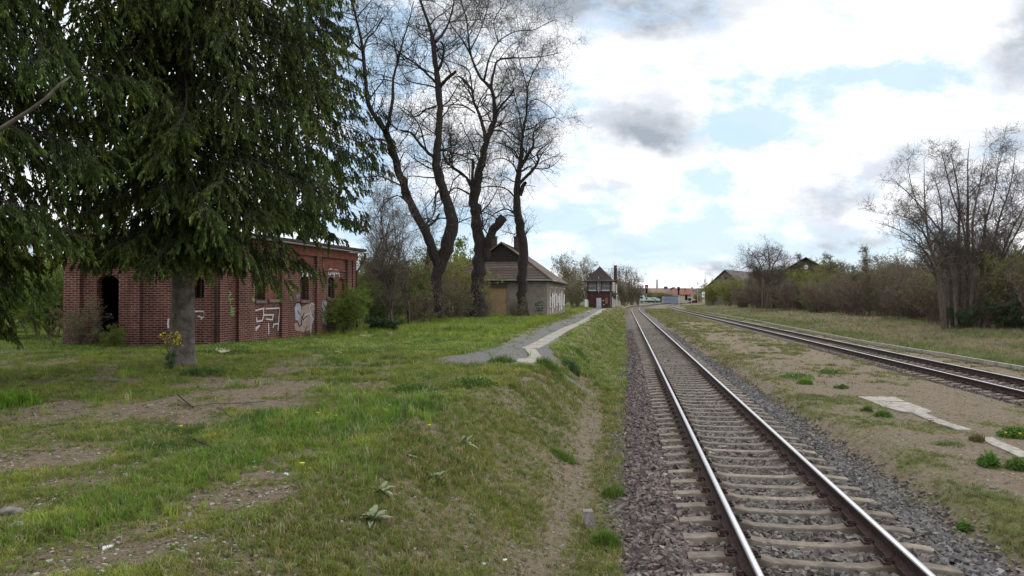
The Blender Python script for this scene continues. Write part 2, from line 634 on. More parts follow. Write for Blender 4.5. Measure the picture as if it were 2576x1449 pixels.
def mat_tiles(name, c1, c2, rh=.3, bw=.2, moss=None, gap=(.02, .018, .016)):
    m, nt, b = _new(name)
    N, L = nt.nodes, nt.links
    uv = N.new('ShaderNodeUVMap')
    br = N.new('ShaderNodeTexBrick')
    br.inputs['Scale'].default_value = 1.0
    br.inputs['Brick Width'].default_value = bw
    br.inputs['Row Height'].default_value = rh
    br.inputs['Mortar Size'].default_value = .045
    br.inputs['Mortar Smooth'].default_value = .6
    br.inputs['Color1'].default_value = c1 + (1,)
    br.inputs['Color2'].default_value = c2 + (1,)
    br.inputs['Mortar'].default_value = gap + (1,)
    L.new(uv.outputs[0], br.inputs['Vector'])
    out = br.outputs['Color']
    n = N.new('ShaderNodeTexNoise'); n.inputs['Scale'].default_value = 1.3; n.inputs['Detail'].default_value = 8
    n.inputs['Roughness'].default_value = .7
    L.new(uv.outputs[0], n.inputs['Vector'])
    if moss:
        r = N.new('ShaderNodeMapRange'); r.inputs[1].default_value, r.inputs[2].default_value = .48, .62
        L.new(n.outputs[0], r.inputs[0])
        mx = N.new('ShaderNodeMix'); mx.data_type = 'RGBA'
        L.new(r.outputs[0], mx.inputs[0]); L.new(out, mx.inputs[6]); mx.inputs[7].default_value = moss + (1,)
        out = mx.outputs[2]
    L.new(out, b.inputs['Base Color'])
    sp = N.new('ShaderNodeSeparateXYZ'); L.new(uv.outputs[0], sp.inputs[0])
    fr = N.new('ShaderNodeMath'); fr.operation = 'FRACT'
    dv = N.new('ShaderNodeMath'); dv.operation = 'DIVIDE'; dv.inputs[1].default_value = rh
    L.new(sp.outputs[1], dv.inputs[0]); L.new(dv.outputs[0], fr.inputs[0])
    bp = N.new('ShaderNodeBump'); bp.inputs['Distance'].default_value = .05; bp.invert = True
    L.new(fr.outputs[0], bp.inputs['Height'])
    L.new(bp.outputs[0], b.inputs['Normal'])
    b.inputs['Roughness'].default_value = .85
    b.inputs['Specular IOR Level'].default_value = .2
    return m


def mat_ground():
    m, nt, b = _new('ground')
    N, L = nt.nodes, nt.links
    tc = N.new('ShaderNodeTexCoord')

    def noise(s, d=6, r=.6):
        n = N.new('ShaderNodeTexNoise'); n.inputs['Scale'].default_value = s; n.inputs['Detail'].default_value = d
        n.inputs['Roughness'].default_value = r
        L.new(tc.outputs['Object'], n.inputs['Vector']); return n.outputs[0]

    def ramp(f, stops):
        r = N.new('ShaderNodeValToRGB')
        while len(r.color_ramp.elements) < len(stops):
            r.color_ramp.elements.new(.5)
        for e, (p, c) in zip(r.color_ramp.elements, stops):
            e.position = p; e.color = c + (1,)
        L.new(f, r.inputs[0]); return r.outputs[0]

    def mix(f, a, c):
        x = N.new('ShaderNodeMix'); x.data_type = 'RGBA'
        L.new(f, x.inputs[0]); L.new(a, x.inputs[6]); L.new(c, x.inputs[7]); return x.outputs[2]

    def attr(n):
        a = N.new('ShaderNodeAttribute'); a.attribute_name = n; return a.outputs['Fac']
    soil = ramp(noise(7, 9, .75), [(.30, (.12, .092, .066)), (.45, (.20, .158, .112)), (.56, (.255, .210, .15)), (.72, (.35, .30, .225))])
    soil2 = ramp(noise(30, 5, .7), [(.32, (.10, .078, .055)), (.6, (.25, .20, .145)), (.74, (.40, .34, .27))])
    s = N.new('ShaderNodeMix'); s.data_type = 'RGBA'; s.inputs[0].default_value = .5
    L.new(soil, s.inputs[6]); L.new(soil2, s.inputs[7])
    grass = ramp(noise(13, 8, .75), [(.3, (.065, .080, .025)), (.5, (.13, .155, .045)), (.62, (.18, .19, .065)), (.75, (.25, .22, .11))])
    gravel = ramp(noise(38, 4, .8), [(.3, (.085, .082, .078)), (.5, (.175, .170, .166)), (.7, (.31, .305, .30))])
    gf = N.new('ShaderNodeMath'); gf.operation = 'MULTIPLY_ADD'; gf.use_clamp = True
    ns = N.new('ShaderNodeMath'); ns.operation = 'SUBTRACT'; ns.inputs[1].default_value = .5
    L.new(noise(5, 8, .75), ns.inputs[0])
    L.new(ns.outputs[0], gf.inputs[0]); gf.inputs[1].default_value = 2.2
    L.new(attr('green'), gf.inputs[2])
    c = mix(gf.outputs[0], s.outputs[2], grass)
    c = mix(attr('gravel'), c, gravel)
    L.new(c, b.inputs['Base Color'])
    bp = N.new('ShaderNodeBump'); bp.inputs['Distance'].default_value = .03
    L.new(noise(22, 8, .8), bp.inputs['Height'])
    L.new(bp.outputs[0], b.inputs['Normal'])
    b.inputs['Roughness'].default_value = .95
    b.inputs['Specular IOR Level'].default_value = .1
    return m


def mat_ballast():
    m, nt, b = _new('ballast')
    N, L = nt.nodes, nt.links
    tc = N.new('ShaderNodeTexCoord')
    v = N.new('ShaderNodeTexVoronoi'); v.inputs['Scale'].default_value = 19
    L.new(tc.outputs['Object'], v.inputs['Vector'])
    r = N.new('ShaderNodeValToRGB')
    for _ in range(2): r.color_ramp.elements.new(.5)
    for e, (p, c) in zip(r.color_ramp.elements, [(.1, (.075, .065, .066)), (.4, (.15, .13, .13)), (.7, (.20, .185, .18)), (.95, (.34, .31, .29))]):
        e.position = p; e.color = c + (1,)
    sp = N.new('ShaderNodeSeparateColor'); L.new(v.outputs['Color'], sp.inputs[0])
    L.new(sp.outputs[0], r.inputs[0])
    mx = N.new('ShaderNodeMix'); mx.data_type = 'RGBA'; mx.blend_type = 'MULTIPLY'
    mr = N.new('ShaderNodeMapRange'); mr.inputs[1].default_value, mr.inputs[2].default_value = .0, .6
    mr.inputs[3].default_value, mr.inputs[4].default_value = 0, .8
    L.new(v.outputs['Distance'], mr.inputs[0])
    L.new(mr.outputs[0], mx.inputs[0]); L.new(r.outputs[0], mx.inputs[6]); mx.inputs[7].default_value = (.35, .33, .32, 1)
    L.new(mx.outputs[2], b.inputs['Base Color'])
    bp = N.new('ShaderNodeBump'); bp.inputs['Distance'].default_value = .04; bp.invert = True
    L.new(v.outputs['Distance'], bp.inputs['Height'])
    L.new(bp.outputs[0], b.inputs['Normal'])
    b.inputs['Roughness'].default_value = .9
    return m


M = {}
M['ground'] = mat_ground()
M['ballast'] = mat_ballast()
M['stone'] = mat_attr('stone', .85)
M['blade'] = mat_attr('blade', .7, .35)
M['needle'] = mat_attr('needle', .65, .12)
M['leaf'] = mat_attr('leaf', .55, .35)
M['bark_dark'] = mat_plain('bark_dark', (.042, .034, .031), .95, var=.45, scale=9, bump=.03, bscale=14, stretch=(1, 1, .3))
M['bark_mid'] = mat_plain('bark_mid', (.13, .105, .088), .95, var=.4, scale=9, bump=.02, bscale=14, stretch=(1, 1, .3))
M['bark_spruce'] = mat_plain('bark_spruce', (.150, .128, .108), .95, var=.5, scale=5, bump=.03, bscale=16, stretch=(1, 1, .8), thr=(.35, .68))
M['cut_wood'] = mat_plain('cut_wood', (.36, .29, .21), .9, var=.3, scale=20)
M['brick'] = mat_brick('red_brick', (.125, .034, .027), (.225, .068, .048), (.38, .285, .24), dirt=.6)
M['brick_plain'] = mat_plain('red_render', (.22, .08, .06), .9, var=.35, scale=3)
M['brick_dark'] = mat_brick('dark_brick', (.085, .030, .030), (.12, .042, .040), (.12, .075, .07))
M['chimney'] = mat_brick('chimney_brick', (.085, .052, .042), (.13, .08, .062), (.14, .10, .08))
M['roof_felt'] = mat_plain('roof_felt', (.045, .043, .042), .9, var=.4, scale=3)
M['gutter'] = mat_plain('zinc', (.42, .41, .39), .5, .3, var=.3, scale=5)
M['pipe'] = mat_plain('pipe', (.10, .065, .055), .6, var=.3)
M['dark'] = mat_plain('dark_void', (.012, .011, .010), .9, var=.2)  # near-black colour standing in for unlit interiors behind openings
M['wood_dark'] = mat_plain('old_wood', (.075, .050, .036), .8, var=.4, scale=12, stretch=(6, 6, 1))
M['glass'] = mat_plain('dusty_glass', (.06, .065, .07), .12, var=.2, spec=.8)
M['sill'] = mat_plain('sill', (.20, .14, .12), .9, var=.3)
M['plaster'] = mat_plain('grey_plaster', (.275, .235, .20), .95, var=.22, scale=1.4, bump=.01, bscale=40)
M['osb'] = mat_plain('osb', (.50, .32, .165), .8, var=.25, scale=25, col2=(.60, .41, .23))
M['tile_old'] = mat_tiles('old_tiles', (.115, .088, .076), (.20, .150, .125), rh=.40, bw=60, moss=(.085, .075, .05))
M['tile_brown'] = mat_tiles('brown_tiles', (.060, .044, .045), (.095, .070, .068), rh=.3, bw=.2)
M['tile_red'] = mat_tiles('red_tiles', (.27, .105, .085), (.33, .14, .115), rh=.5, bw=.4)
M['tile_grey'] = mat_tiles('grey_tiles', (.15, .14, .14), (.2, .18, .18), rh=.5, bw=.4)
M['concrete'] = mat_plain('concrete', (.35, .325, .28), .9, var=.42, scale=5, bump=.004, bscale=60)
M['sleeper'] = mat_plain('sleeper_concrete', (.255, .222, .18), .9, var=.28, scale=7, bump=.004, bscale=60)
M['rail_side'] = mat_plain('rusty_rail', (.060, .038, .033), .8, .2, var=.45, scale=14, spec=.3)
M['rail_top'] = mat_plain('polished_rail', (.36, .365, .38), .42, .95, var=.1, scale=3, stretch=(1, .1, 1))
def mat_sleeper():
    m = mat_plain('sleeper_concrete', (.225, .192, .155), .9, var=.4, scale=7, bump=.004, bscale=60)
    nt = m.node_tree; N, L = nt.nodes, nt.links
    b = nt.nodes['Principled BSDF']
    src = b.inputs['Base Color'].links[0].from_socket
    tc = [n for n in N if n.type == 'TEX_COORD'][0]
    mp = [n for n in N if n.type == 'MAPPING'][0]
    oi = N.new('ShaderNodeObjectInfo')
    sc = N.new('ShaderNodeMath'); sc.operation = 'MULTIPLY'; sc.inputs[1].default_value = 37
    L.new(oi.outputs['Random'], sc.inputs[0])
    cb = N.new('ShaderNodeCombineXYZ'); L.new(sc.outputs[0], cb.inputs[1]); L.new(cb.outputs[0], mp.inputs['Location'])
    # rust and oil stain beside the rail seats
    sp = N.new('ShaderNodeSeparateXYZ'); L.new(tc.outputs['Object'], sp.inputs[0])

    def mt(op, *a):
        n = N.new('ShaderNodeMath'); n.operation = op
        for i, x in enumerate(a):
            if isinstance(x, (int, float)): n.inputs[i].default_value = x
            else: L.new(x, n.inputs[i])
        return n.outputs[0]
    d = mt('ABSOLUTE', mt('SUBTRACT', mt('ABSOLUTE', sp.outputs[0]), .7535))
    n = N.new('ShaderNodeTexNoise'); n.inputs['Scale'].default_value = 11; n.inputs['Detail'].default_value = 5; L.new(mp.outputs[0], n.inputs['Vector'])
    d = mt('ADD', d, mt('MULTIPLY', mt('SUBTRACT', n.outputs[0], .5), .35))
    r = N.new('ShaderNodeMapRange'); L.new(d, r.inputs[0]); r.inputs[1].default_value, r.inputs[2].default_value = .08, .30
    r.inputs[3].default_value, r.inputs[4].default_value = .80, 0
    mx = N.new('ShaderNodeMix'); mx.data_type = 'RGBA'
    L.new(r.outputs[0], mx.inputs[0]); L.new(src, mx.inputs[6]); mx.inputs[7].default_value = (.10, .065, .045, 1)
    # overall tone differs from sleeper to sleeper
    hv = N.new('ShaderNodeVectorMath'); hv.operation = 'SCALE'
    rv = N.new('ShaderNodeMapRange'); L.new(oi.outputs['Random'], rv.inputs[0]); rv.inputs[3].default_value, rv.inputs[4].default_value = .74, 1.16
    L.new(mx.outputs[2], hv.inputs[0]); L.new(rv.outputs[0], hv.inputs['Scale'])
    L.new(hv.outputs[0], b.inputs['Base Color'])
    return m


M['sleeper'] = mat_sleeper()
M['clip'] = mat_plain('rusty_clip', (.055, .032, .028), .8, .2, var=.4)
M['white'] = mat_plain('white_paint', (.72, .72, .72), .7, var=.15)
M['offwhite'] = mat_plain('offwhite', (.52, .50, .46), .8, var=.3, scale=8)
M['cream'] = mat_plain('cream_wall', (.46, .40, .32), .9, var=.15, scale=1)
M['timber'] = mat_plain('timber', (.035, .03, .028), .8)
M['door_pale'] = mat_plain('pale_door', (.45, .48, .50), .7, var=.25)
M['graf_white'] = mat_plain('white_spray', (.70, .66, .66), .8, var=.12)
M['graf_green'] = mat_plain('green_spray', (.26, .44, .13), .8, var=.2)
M['graf_blue'] = mat_plain('blue_spray', (.22, .30, .46), .8, var=.2)
M['graf_grey'] = mat_plain('grey_spray', (.38, .38, .42), .8, var=.25)
M['graf_pink'] = mat_plain('pink_spray', (.36, .26, .23), .8, var=.2)
M['graf_dark'] = mat_plain('dark_spray', (.035, .035, .045), .8)
M['graf_dgreen'] = mat_plain('dark_green_spray', (.02, .11, .05), .8)
M['grey_steel'] = mat_plain('grey_steel', (.25, .25, .25), .5, .4, var=.2)
M['pole'] = mat_plain('pale_pole', (.40, .39, .37), .6, var=.15)
M['black'] = mat_plain('black', (.012, .012, .012), .6)
M['tyre'] = mat_plain('tyre', (.02, .02, .02), .9)
M['red'] = mat_plain('red_paint', (.45, .04, .03), .5)
M['red_lamp'] = mat_plain('red_lamp', (.6, .02, .02), .4, emit=((1.0, .08, .07), 3.0))
M['truck'] = mat_plain('truck_body', (.50, .60, .64), .45, var=.12)
M['blue'] = mat_plain('blue_chassis', (.03, .05, .12), .5)
M['shed'] = mat_plain('blue_grey_sheet', (.22, .245, .32), .7, var=.2, scale=1.2)
M['car'] = mat_plain('car_maroon', (.10, .015, .018), .25, .3, var=.1)
M['asphalt'] = mat_plain('asphalt', (.07, .07, .07), .9, var=.2)
M['rock'] = mat_plain('rock', (.24, .22, .20), .9, var=.35, scale=12, bump=.02)
M['litter'] = mat_plain('litter', (.72, .74, .76), .6, var=.1)
M['straw'] = mat_plain('straw', (.36, .28, .18), .9, var=.25)
M['grey_board'] = mat_plain('grey_board', (.17, .17, .20), .8, var=.2)


def cols(base, n, var=.25, hue=.12, rng=RNG):
    b = np.array(base)[None]
    k = 1 + var * (rng.random((n, 1)) * 2 - 1)
    h = 1 + hue * (rng.random((n, 3)) * 2 - 1)
    return np.clip(b * k * h, 0.002, 1)


# ------------------------------------------------------------------ ground sheet
def build_ground():
    d = [0.0]
    st = .16
    while d[-1] < 1600:
        y = d[-1]
        d.append(y + (st if y < 45 else st + (y - 45) * .035))
    ys = np.array([-60, -40, -25, -15, -9] + [v - 4 for v in d])
    tl = np.concatenate([-np.geomspace(1500, 20, 40), np.arange(-19.6, -6, .4), np.arange(-6, 4, .13), np.arange(4, 18, .3),
                         np.geomspace(18, 1500, 50)])
    Y, T = np.meshgrid(ys, tl, indexing='ij')
    yc = np.clip(Y, -40, 300)
    k = np.sqrt(1 + dC(yc, C1) ** 2)
    X = C1(yc) + T * k
    far = sstep(200, 500, Y)
    X = X
    Z = land(X, Y)
    ok = (Y < 300)
    Z = np.where(Y > 260, Z * (1 - sstep(260, 330, Y)) + (-.12) * sstep(260, 330, Y), Z)
    n1, n2 = Y.shape
    V = np.stack([X, Y, Z], -1).reshape(-1, 3)
    i = np.arange(n1 - 1)[:, None] * n2
    j = np.arange(n2 - 1)[None]
    F = np.stack([i + j, i + j + 1, i + n2 + j + 1, i + n2 + j], -1).reshape(-1, 4).astype(np.int32)
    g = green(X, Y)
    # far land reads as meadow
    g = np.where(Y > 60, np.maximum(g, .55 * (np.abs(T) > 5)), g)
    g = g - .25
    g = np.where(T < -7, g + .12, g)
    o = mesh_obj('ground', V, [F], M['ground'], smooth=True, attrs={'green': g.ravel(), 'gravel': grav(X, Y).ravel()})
    tag(o, kind='structure')


build_ground()


def sweep(name, C, prof, y0, y1, step, mat, parent=None, smooth=False, off=0.0, mats=None):
    """sweep a (t,z) profile along a line; profile open polyline closed if first==last"""
    ys = np.arange(y0, y1 + .01, step)
    dx = dC(ys, C)
    k = np.sqrt(1 + dx ** 2)
    nx, ny = 1 / k, -dx / k
    V = []
    for (t, z) in prof:
        tt = t + off
        V.append(np.stack([C(ys) + nx * tt, ys + ny * tt, np.full_like(ys, z)], -1))
    V = np.stack(V, 1)      # (Y, P, 3)
    n, p = V.shape[:2]
    i = (np.arange(n - 1) * p)[:, None]
    j = np.arange(p - 1)[None]
    F = np.stack([i + j, i + j + 1, i + p + j + 1, i + p + j], -1).reshape(-1, 4).astype(np.int32)
    return mesh_obj(name, V.reshape(-1, 3), [F[:, ::-1]], mat, parent, smooth=smooth)


def bed(C, w, slope, zt, zb):
    prof = [(-w - slope, zb), (-w - slope * .5, (zt + zb) / 2 + .01), (-w, zt - .03), (-w + .2, zt), (-1.3, zt), (-.9, zt - .005), (0, zt - .015),
            (.9, zt - .005), (1.3, zt), (w - .2, zt), (w, zt - .03), (w + slope * .5, (zt + zb) / 2 + .01), (w + slope, zb)]
    o = sweep('ballast_bed', C, prof, -6, 330, .5, M['ballast'])
    tag(o, kind='structure')
    return o


bed(C1, 1.62, .42, -.268, -.48)
bed(C2, 1.42, .25, -.235, -.34)

RAIL = [(-.075, -.172), (-.075, -.160), (-.022, -.145), (-.009, -.128), (-.009, -.052), (-.034, -.040), (-.036, -.008), (-.030, -.001)]
RAIL_SIDE = RAIL[:-1]
RAIL_FULL = RAIL_SIDE + [(-a, b) for a, b in RAIL_SIDE[::-1]] + [RAIL_SIDE[0]]
TOPP = [(-.0365, -.010), (-.031, .0005), (-.015, .003), (.015, .003), (.031, .0005), (.0365, -.010), (-.0365, -.010)]


def sleeper_mesh():
    xs = [-1.30, -1.02, -.92, -.60, -.42, 0, .42, .60, .92, 1.02, 1.30]
    top = [-.205, -.178, -.176, -.176, -.215, -.222, -.215, -.176, -.176, -.178, -.205]
    wt = [.085, .085, .085, .085, .075, .07, .075, .085, .085, .085, .085]
    V, F = [], []
    for x, z, w in zip(xs, top, wt):
        V += [(x, -w - .055, -.40), (x, -w - .008, z - .012), (x, -w, z), (x, w, z), (x, w + .008, z - .012), (x, w + .055, -.40)]
    n = 6
    for i in range(len(xs) - 1):
        for k in range(n - 1):
            F.append([i * n + k, i * n + k + 1, (i + 1) * n + k + 1, (i + 1) * n + k][::-1])
    F.append([0, 1, 2, 3, 4, 5]); F.append([(len(xs) - 1) * n + k for k in range(6)][::-1])
    return V, F


def clip_mesh():
    b = MB()
    for sy in (-1, 1):
        b.tube([(0.0, sy * .025, -.150), (.03, sy * .06, -.13), (.075, sy * .055, -.128), (.085, sy * .015, -.145), (.05, 0, -.150)], .009, 5)
    b.tube([(.055, 0, -.175), (.055, 0, -.115)], .016, 6)
    b.box((.055, 0, -.128), (.042, .042, .018))
    b.box((.075, 0, -.163), (.07, .13, .022))
    return b


def track(C, name, label, clips_upto, y_first, n_ind, y_end):
    t = thing(name, label, 'railway track', (float(C(0)), 0, 0))
    for s in (-1, 1):
        r = sweep('rail', C, RAIL_FULL, -3, 330, .5, M['rail_side'], t, off=s * .7535)
        h = sweep('rail_head', C, TOPP, -3, 330, .5, M['rail_top'], None, off=s * .7535, smooth=True)
        # head is a sub-part of its rail
        me = h.data
        co = np.zeros(len(me.vertices) * 3, np.float32); me.vertices.foreach_get('co', co)
        co = co.reshape(-1, 3) - ORG[t.name].astype(np.float32); me.vertices.foreach_set('co', co.ravel())
        h.parent = r
    SV, SF = sleeper_mesh()
    me = bpy.data.meshes.new('sleeper')
    me.from_pydata(SV, [], SF); me.materials.append(M['sleeper'])
    cb = clip_mesh()
    cme = bpy.data.meshes.new('rail_clip'); cme.from_pydata(cb.v, [], cb.f); cme.materials.append(M['clip'])
    ys = [y_first]
    while ys[-1] < y_end:
        ys.append(ys[-1] + .6 / math.sqrt(1 + float(dC(ys[-1], C)) ** 2))
    org = ORG[t.name]
    rest = []
    for k, y in enumerate(ys):
        a = -math.atan(float(dC(y, C)))
        p = np.array([float(C(y)), y, 0])
        if k < n_ind:
            o = bpy.data.objects.new('sleeper', me)
            COL.objects.link(o); o.parent = t
            o.location = p - org
            o.rotation_euler = (0, 0, a + random.uniform(-.006, .006))
            if y < clips_upto:
                for s in (-1, 1):
                    for q in (-1, 1):
                        c = bpy.data.objects.new('rail_clip', cme)
                        COL.objects.link(c); c.parent = o
                        c.location = (s * .7535 + q * .062, 0, 0)
                        c.rotation_euler = (0, 0, 0 if q > 0 else math.pi)
        else:
            rest.append((p, a))
    if rest:
        P = np.array([r[0] for r in rest]); A = np.array([r[1] for r in rest])
        ft = [np.array([f for f in SF if len(f) == 4]), np.array([f for f in SF if len(f) == 6])]
        V, F, _ = instances([(np.array(SV), ft[0])], P, A, np.ones(len(P)))
        o = mesh_obj('sleeper_row', V, F, M['sleeper'], t)
        o['kind'] = 'stuff'
    return t


track(C1, 'railway_track', 'bright polished railway track with concrete sleepers running past the grassy bank', 26, 4.3, 100, 235)
track(C2, 'railway_track', 'railway track with darker rails beyond the bare strip, between it and the long kerb', 34, 14.2, 100, 240)


# ------------------------------------------------------------------ loose ballast stones
def stone_tmpls(n=9, rng=RNG):
    out = []
    Q = [(0, 2, 3, 1), (4, 5, 7, 6), (0, 1, 5, 4), (2, 6, 7, 3), (0, 4, 6, 2), (1, 3, 7, 5)]
    T = np.array([t for q in Q for t in ((q[0], q[1], q[2]), (q[0], q[2], q[3]))])
    for _ in range(n):
        V = np.array([(x, y, z) for z in (-1, 1) for y in (-1, 1) for x in (-1, 1)], float) * .62
        V = V * (1 + .9 * (rng.random((8, 1)) - .5)) + .5 * (rng.random((8, 3)) - .5)
        V = V * np.array([1.15, .62 + .3 * rng.random(), .45 + .25 * rng.random()])
        out.append((V, T))
    return out


STONES = stone_tmpls()


def ballast_stones(C, t0, t1, y0, y1, dens, size, name, base, zt=-.266, w=1.62, zb=-.48, sl=.42):
    rng = np.random.default_rng(int(y0 * 10) + 3)
    n = int((t1 - t0) * (y1 - y0) * dens)
    t = rng.uniform(t0, t1, n); y = rng.uniform(y0, y1, n)
    # sleepers keep clear
    ph = np.abs(((y - 4.3) / .594 + .5) % 1 - .5) * .594
    on = (np.abs(t) < 1.31) & (ph < .125) & (name == 'near') & (rng.random(n) > .05)
    rail = np.abs(np.abs(t) - .7535) < .09
    keep = ~on & ~rail
    t, y = t[keep], y[keep]; n = len(t)
    z = zt + rng.random(n) * .032 - .008
    z = z + .022 * (np.abs(t) > 1.0)
    out = np.abs(t) > w - .1
    z = np.where(out, zt - (np.abs(t) - w + .1) / (sl + .1) * (zt - zb) + rng.random(n) * .04, z)
    k = np.sqrt(1 + dC(y, C) ** 2)
    pos = np.stack([C(y) + t / k, y - t * dC(y, C) / k, z], -1)
    scl = size * rng.uniform(.55, 1.25, n)
    V, F, I = instances(STONES, pos, rng.uniform(0, 6.28, n), scl, tilt=rng.uniform(-.6, .6, (n, 2)), rng=rng)
    c = cols(base, n, .50, .06, rng)
    left = t < -.9
    c[left] *= np.array([1.02, .93, .95])
    c[t > 1.3] *= np.array([.92, .98, 1.04])
    pale = rng.random(n) < .03
    c[pale] = c[pale] * 1.8
    return V, F, c[I]


def join_sets(sets):
    V, F, A, b = [], {}, [], 0
    for v, f, a in sets:
        V.append(v); A.append(a)
        for x in f:
            F.setdefault(x.shape[1], []).append(x + b)
        b += len(v)
    return np.concatenate(V), [np.concatenate(x) for x in F.values()], np.concatenate(A)


sets = [ballast_stones(C1, -2.15, 2.1, 3.0, 12, 520, .046, 'near', (.158, .140, .126)),
        ballast_stones(C1, -2.15, 2.1, 12, 24, 380, .045, 'near', (.158, .140, .126)),
        ballast_stones(C1, -2.1, 2.05, 24, 60, 130, .048, 'near', (.158, .140, .126))]
rng = np.random.default_rng(99)
n = 5000
t = np.where(rng.random(n) < .5, -1, 1) * (1.98 + np.abs(rng.normal(size=n)) * .13); y = 3 * (32 / 3) ** rng.random(n)
k = np.sqrt(1 + dC(y, C1) ** 2); x_ = C1(y) + t / k; y = y - t * dC(y, C1) / k
V, F, I = instances(STONES, np.stack([x_, y, land(x_, y) + .01], -1), rng.uniform(0, 6.28, n), .040 * rng.uniform(.5, 1.25, n), tilt=rng.uniform(-.6, .6, (n, 2)), rng=rng)
sets.append((V, F, cols((.158, .140, .126), n, .5, .06, rng)[I]))
V, F, A = join_sets(sets)
o = mesh_obj('ballast_stones', V, F, M['stone'], attrs={'col': A})
tag(o, 'crushed grey and purplish stone ballast under the bright near track', 'ballast', kind='stuff')
V, F, A = join_sets([ballast_stones(C2, -1.65, 1.6, 12, 40, 110, .036, 'far', (.145, .125, .115), zt=-.232, w=1.42, zb=-.34, sl=.25)])
o = mesh_obj('ballast_stones', V, F, M['stone'], attrs={'col': A})
tag(o, 'brownish stone ballast, thin and weedy, under the darker second track', 'ballast', kind='stuff')


# ------------------------------------------------------------------ grass
def tuft(nb, h, spread, w, lean, rng):
    V, F3, F4 = [], [], []
    for _ in range(nb):
        a = rng.uniform(0, 6.28); r = spread * rng.random() ** .5
        b = np.array([math.cos(a) * r, math.sin(a) * r, 0])
        la = rng.uniform(0, 6.28); l = lean * rng.uniform(.3, 1.2)
        d = np.array([math.cos(la), math.sin(la), 0])
        s = np.array([-d[1], d[0], 0]) * w * .5
        hh = h * rng.uniform(.5, 1.1)
        i = len(V)
        m = b + d * l * hh * .35 + np.array([0, 0, hh * .6])
        t = b + d * l * hh * 1.1 + np.array([0, 0, hh * (1 - .25 * l)])
        V += [b - s, b + s, m + s * .8, m - s * .8, t]
        F4.append((i, i + 1, i + 2, i + 3)); F4.append((i + 3, i + 2, i + 4, i + 4))
    V = np.array(V)
    F = np.array([(f[0], f[1], f[2], f[3]) for f in F4 if f[2] != f[3]])
    # tip triangles as separate list is awkward: use tri-only mesh
    T = []
    for f in F4:
        if f[2] == f[3]:
            T.append((f[0], f[1], f[2]))
        else:
            T.append((f[0], f[1], f[2])); T.append((f[0], f[2], f[3]))
    return V, np.array(T)


_tr = np.random.default_rng(5)
TU_FINE = [tuft(9, 1, .45, .075, .8, _tr) for _ in range(8)]
TU_LONG = [tuft(11, 1, .30, .05, .55, _tr) for _ in range(8)]
TU_FAR = [tuft(12, 1, .9, .13, .9, _tr) for _ in range(6)]
TU_LOW = [tuft(8, .45, .55, .20, 1.4, _tr) for _ in range(6)]


def scatter(n, xr, yr, prob, tm, size, base, seed, ypow=0.0, var=.35, zoff=-.01):
    rng = np.random.default_rng(seed)
    x0, x1 = xr; y0, y1 = yr
    if ypow:
        u = rng.random(n)
        p = 1 - ypow
        y = (y0 ** p + u * (y1 ** p - y0 ** p)) ** (1 / p) if abs(p) > 1e-6 else y0 * (y1 / y0) ** u
    else:
        y = rng.uniform(y0, y1, n)
    s = rng.random(n)
    lo = x0(y) if callable(x0) else x0
    hi = x1(y) if callable(x1) else x1
    x = lo + s * (hi - lo)
    keep = rng.random(n) < prob(x, y)
    x, y = x[keep], y[keep]
    n = len(x)
    z = land(x, y) + zoff
    sc = size(x, y) * rng.uniform(.6, 1.35, n)
    V, F, I = instances(tm, np.stack([x, y, z], -1), rng.uniform(0, 6.28, n), sc, rng=rng)
    b = base(x, y, rng) if callable(base) else np.repeat(np.array(base)[None], n, 0)
    k = 1 + var * (rng.random((n, 1)) * 2 - 1)
    h = 1 + .10 * (rng.random((n, 3)) * 2 - 1)
    c = np.clip(b * k * h, .003, 1)
    return V, F, c[I]


G1, G2, G3, DRY = np.array([.195, .250, .050]), np.array([.290, .320, .062]), np.array([.115, .185, .040]), np.array([.38, .32, .18])


def gcol(x, y, rng):
    n = fbm(x * .7, y * .6, 77)[:, None]
    n2 = fbm(x * 1.9, y * 1.9, 78)[:, None]
    c = G3 * (1 - sstep(.3, .5, n)) + G1 * sstep(.3, .5, n)
    c = c * (1 - sstep(.5, .72, n2)) + G2 * sstep(.5, .72, n2)
    bank = ((T1(x, y) > crest(y)) & (T1(x, y) < 0))[:, None]
    c = np.where(bank, .4 * c + .6 * np.array([.19, .215, .050]), c)
    d = (rng.random(len(x)) < np.where(bank[:, 0], .22, .10))[:, None]
    return np.where(d, DRY, c)


def drycol(x, y, rng):
    n = fbm(x * .3, y * .3, 91)[:, None]
    t2 = T2(x, y)[:, None]
    g = sstep(.45, .62, n) * .7 + .6 * np.exp(-((t2 - 4.2) / 1.8) ** 2)
    g = np.clip(g, 0, 1)
    return np.array([.31, .265, .165]) * (1 - g) + np.array([.16, .21, .065]) * g


lim = lambda y: np.minimum(-.70 * y - 1, -4)
bk = lambda y: C1(y) - 1.85
gsets = []
lush = lambda x, y: .35 + .65 * sstep(.45, .65, fbm(x * .33, y * .33, 55))
not_slab = lambda x, y: 1 - (np.abs(T1(x, y) + 5.05) < .26) * (y > 18) * 1.0
gp_ = lambda x, y: green(x, y) * not_slab(x, y)
# near, fine blades
gsets.append(scatter(64000, (lambda y: -.73 * y - 1, bk), (3.2, 12), lambda x, y: gp_(x, y) * .95, TU_FINE,
                     lambda x, y: (.05 + .075 * lush(x, y) * green(x, y)), gcol, 1, 0))
gsets.append(scatter(56000, (lambda y: -.73 * y - 1, bk), (12, 26), gp_, TU_FINE,
                     lambda x, y: (.055 + .10 * lush(x, y) * green(x, y)), gcol, 2, .8))
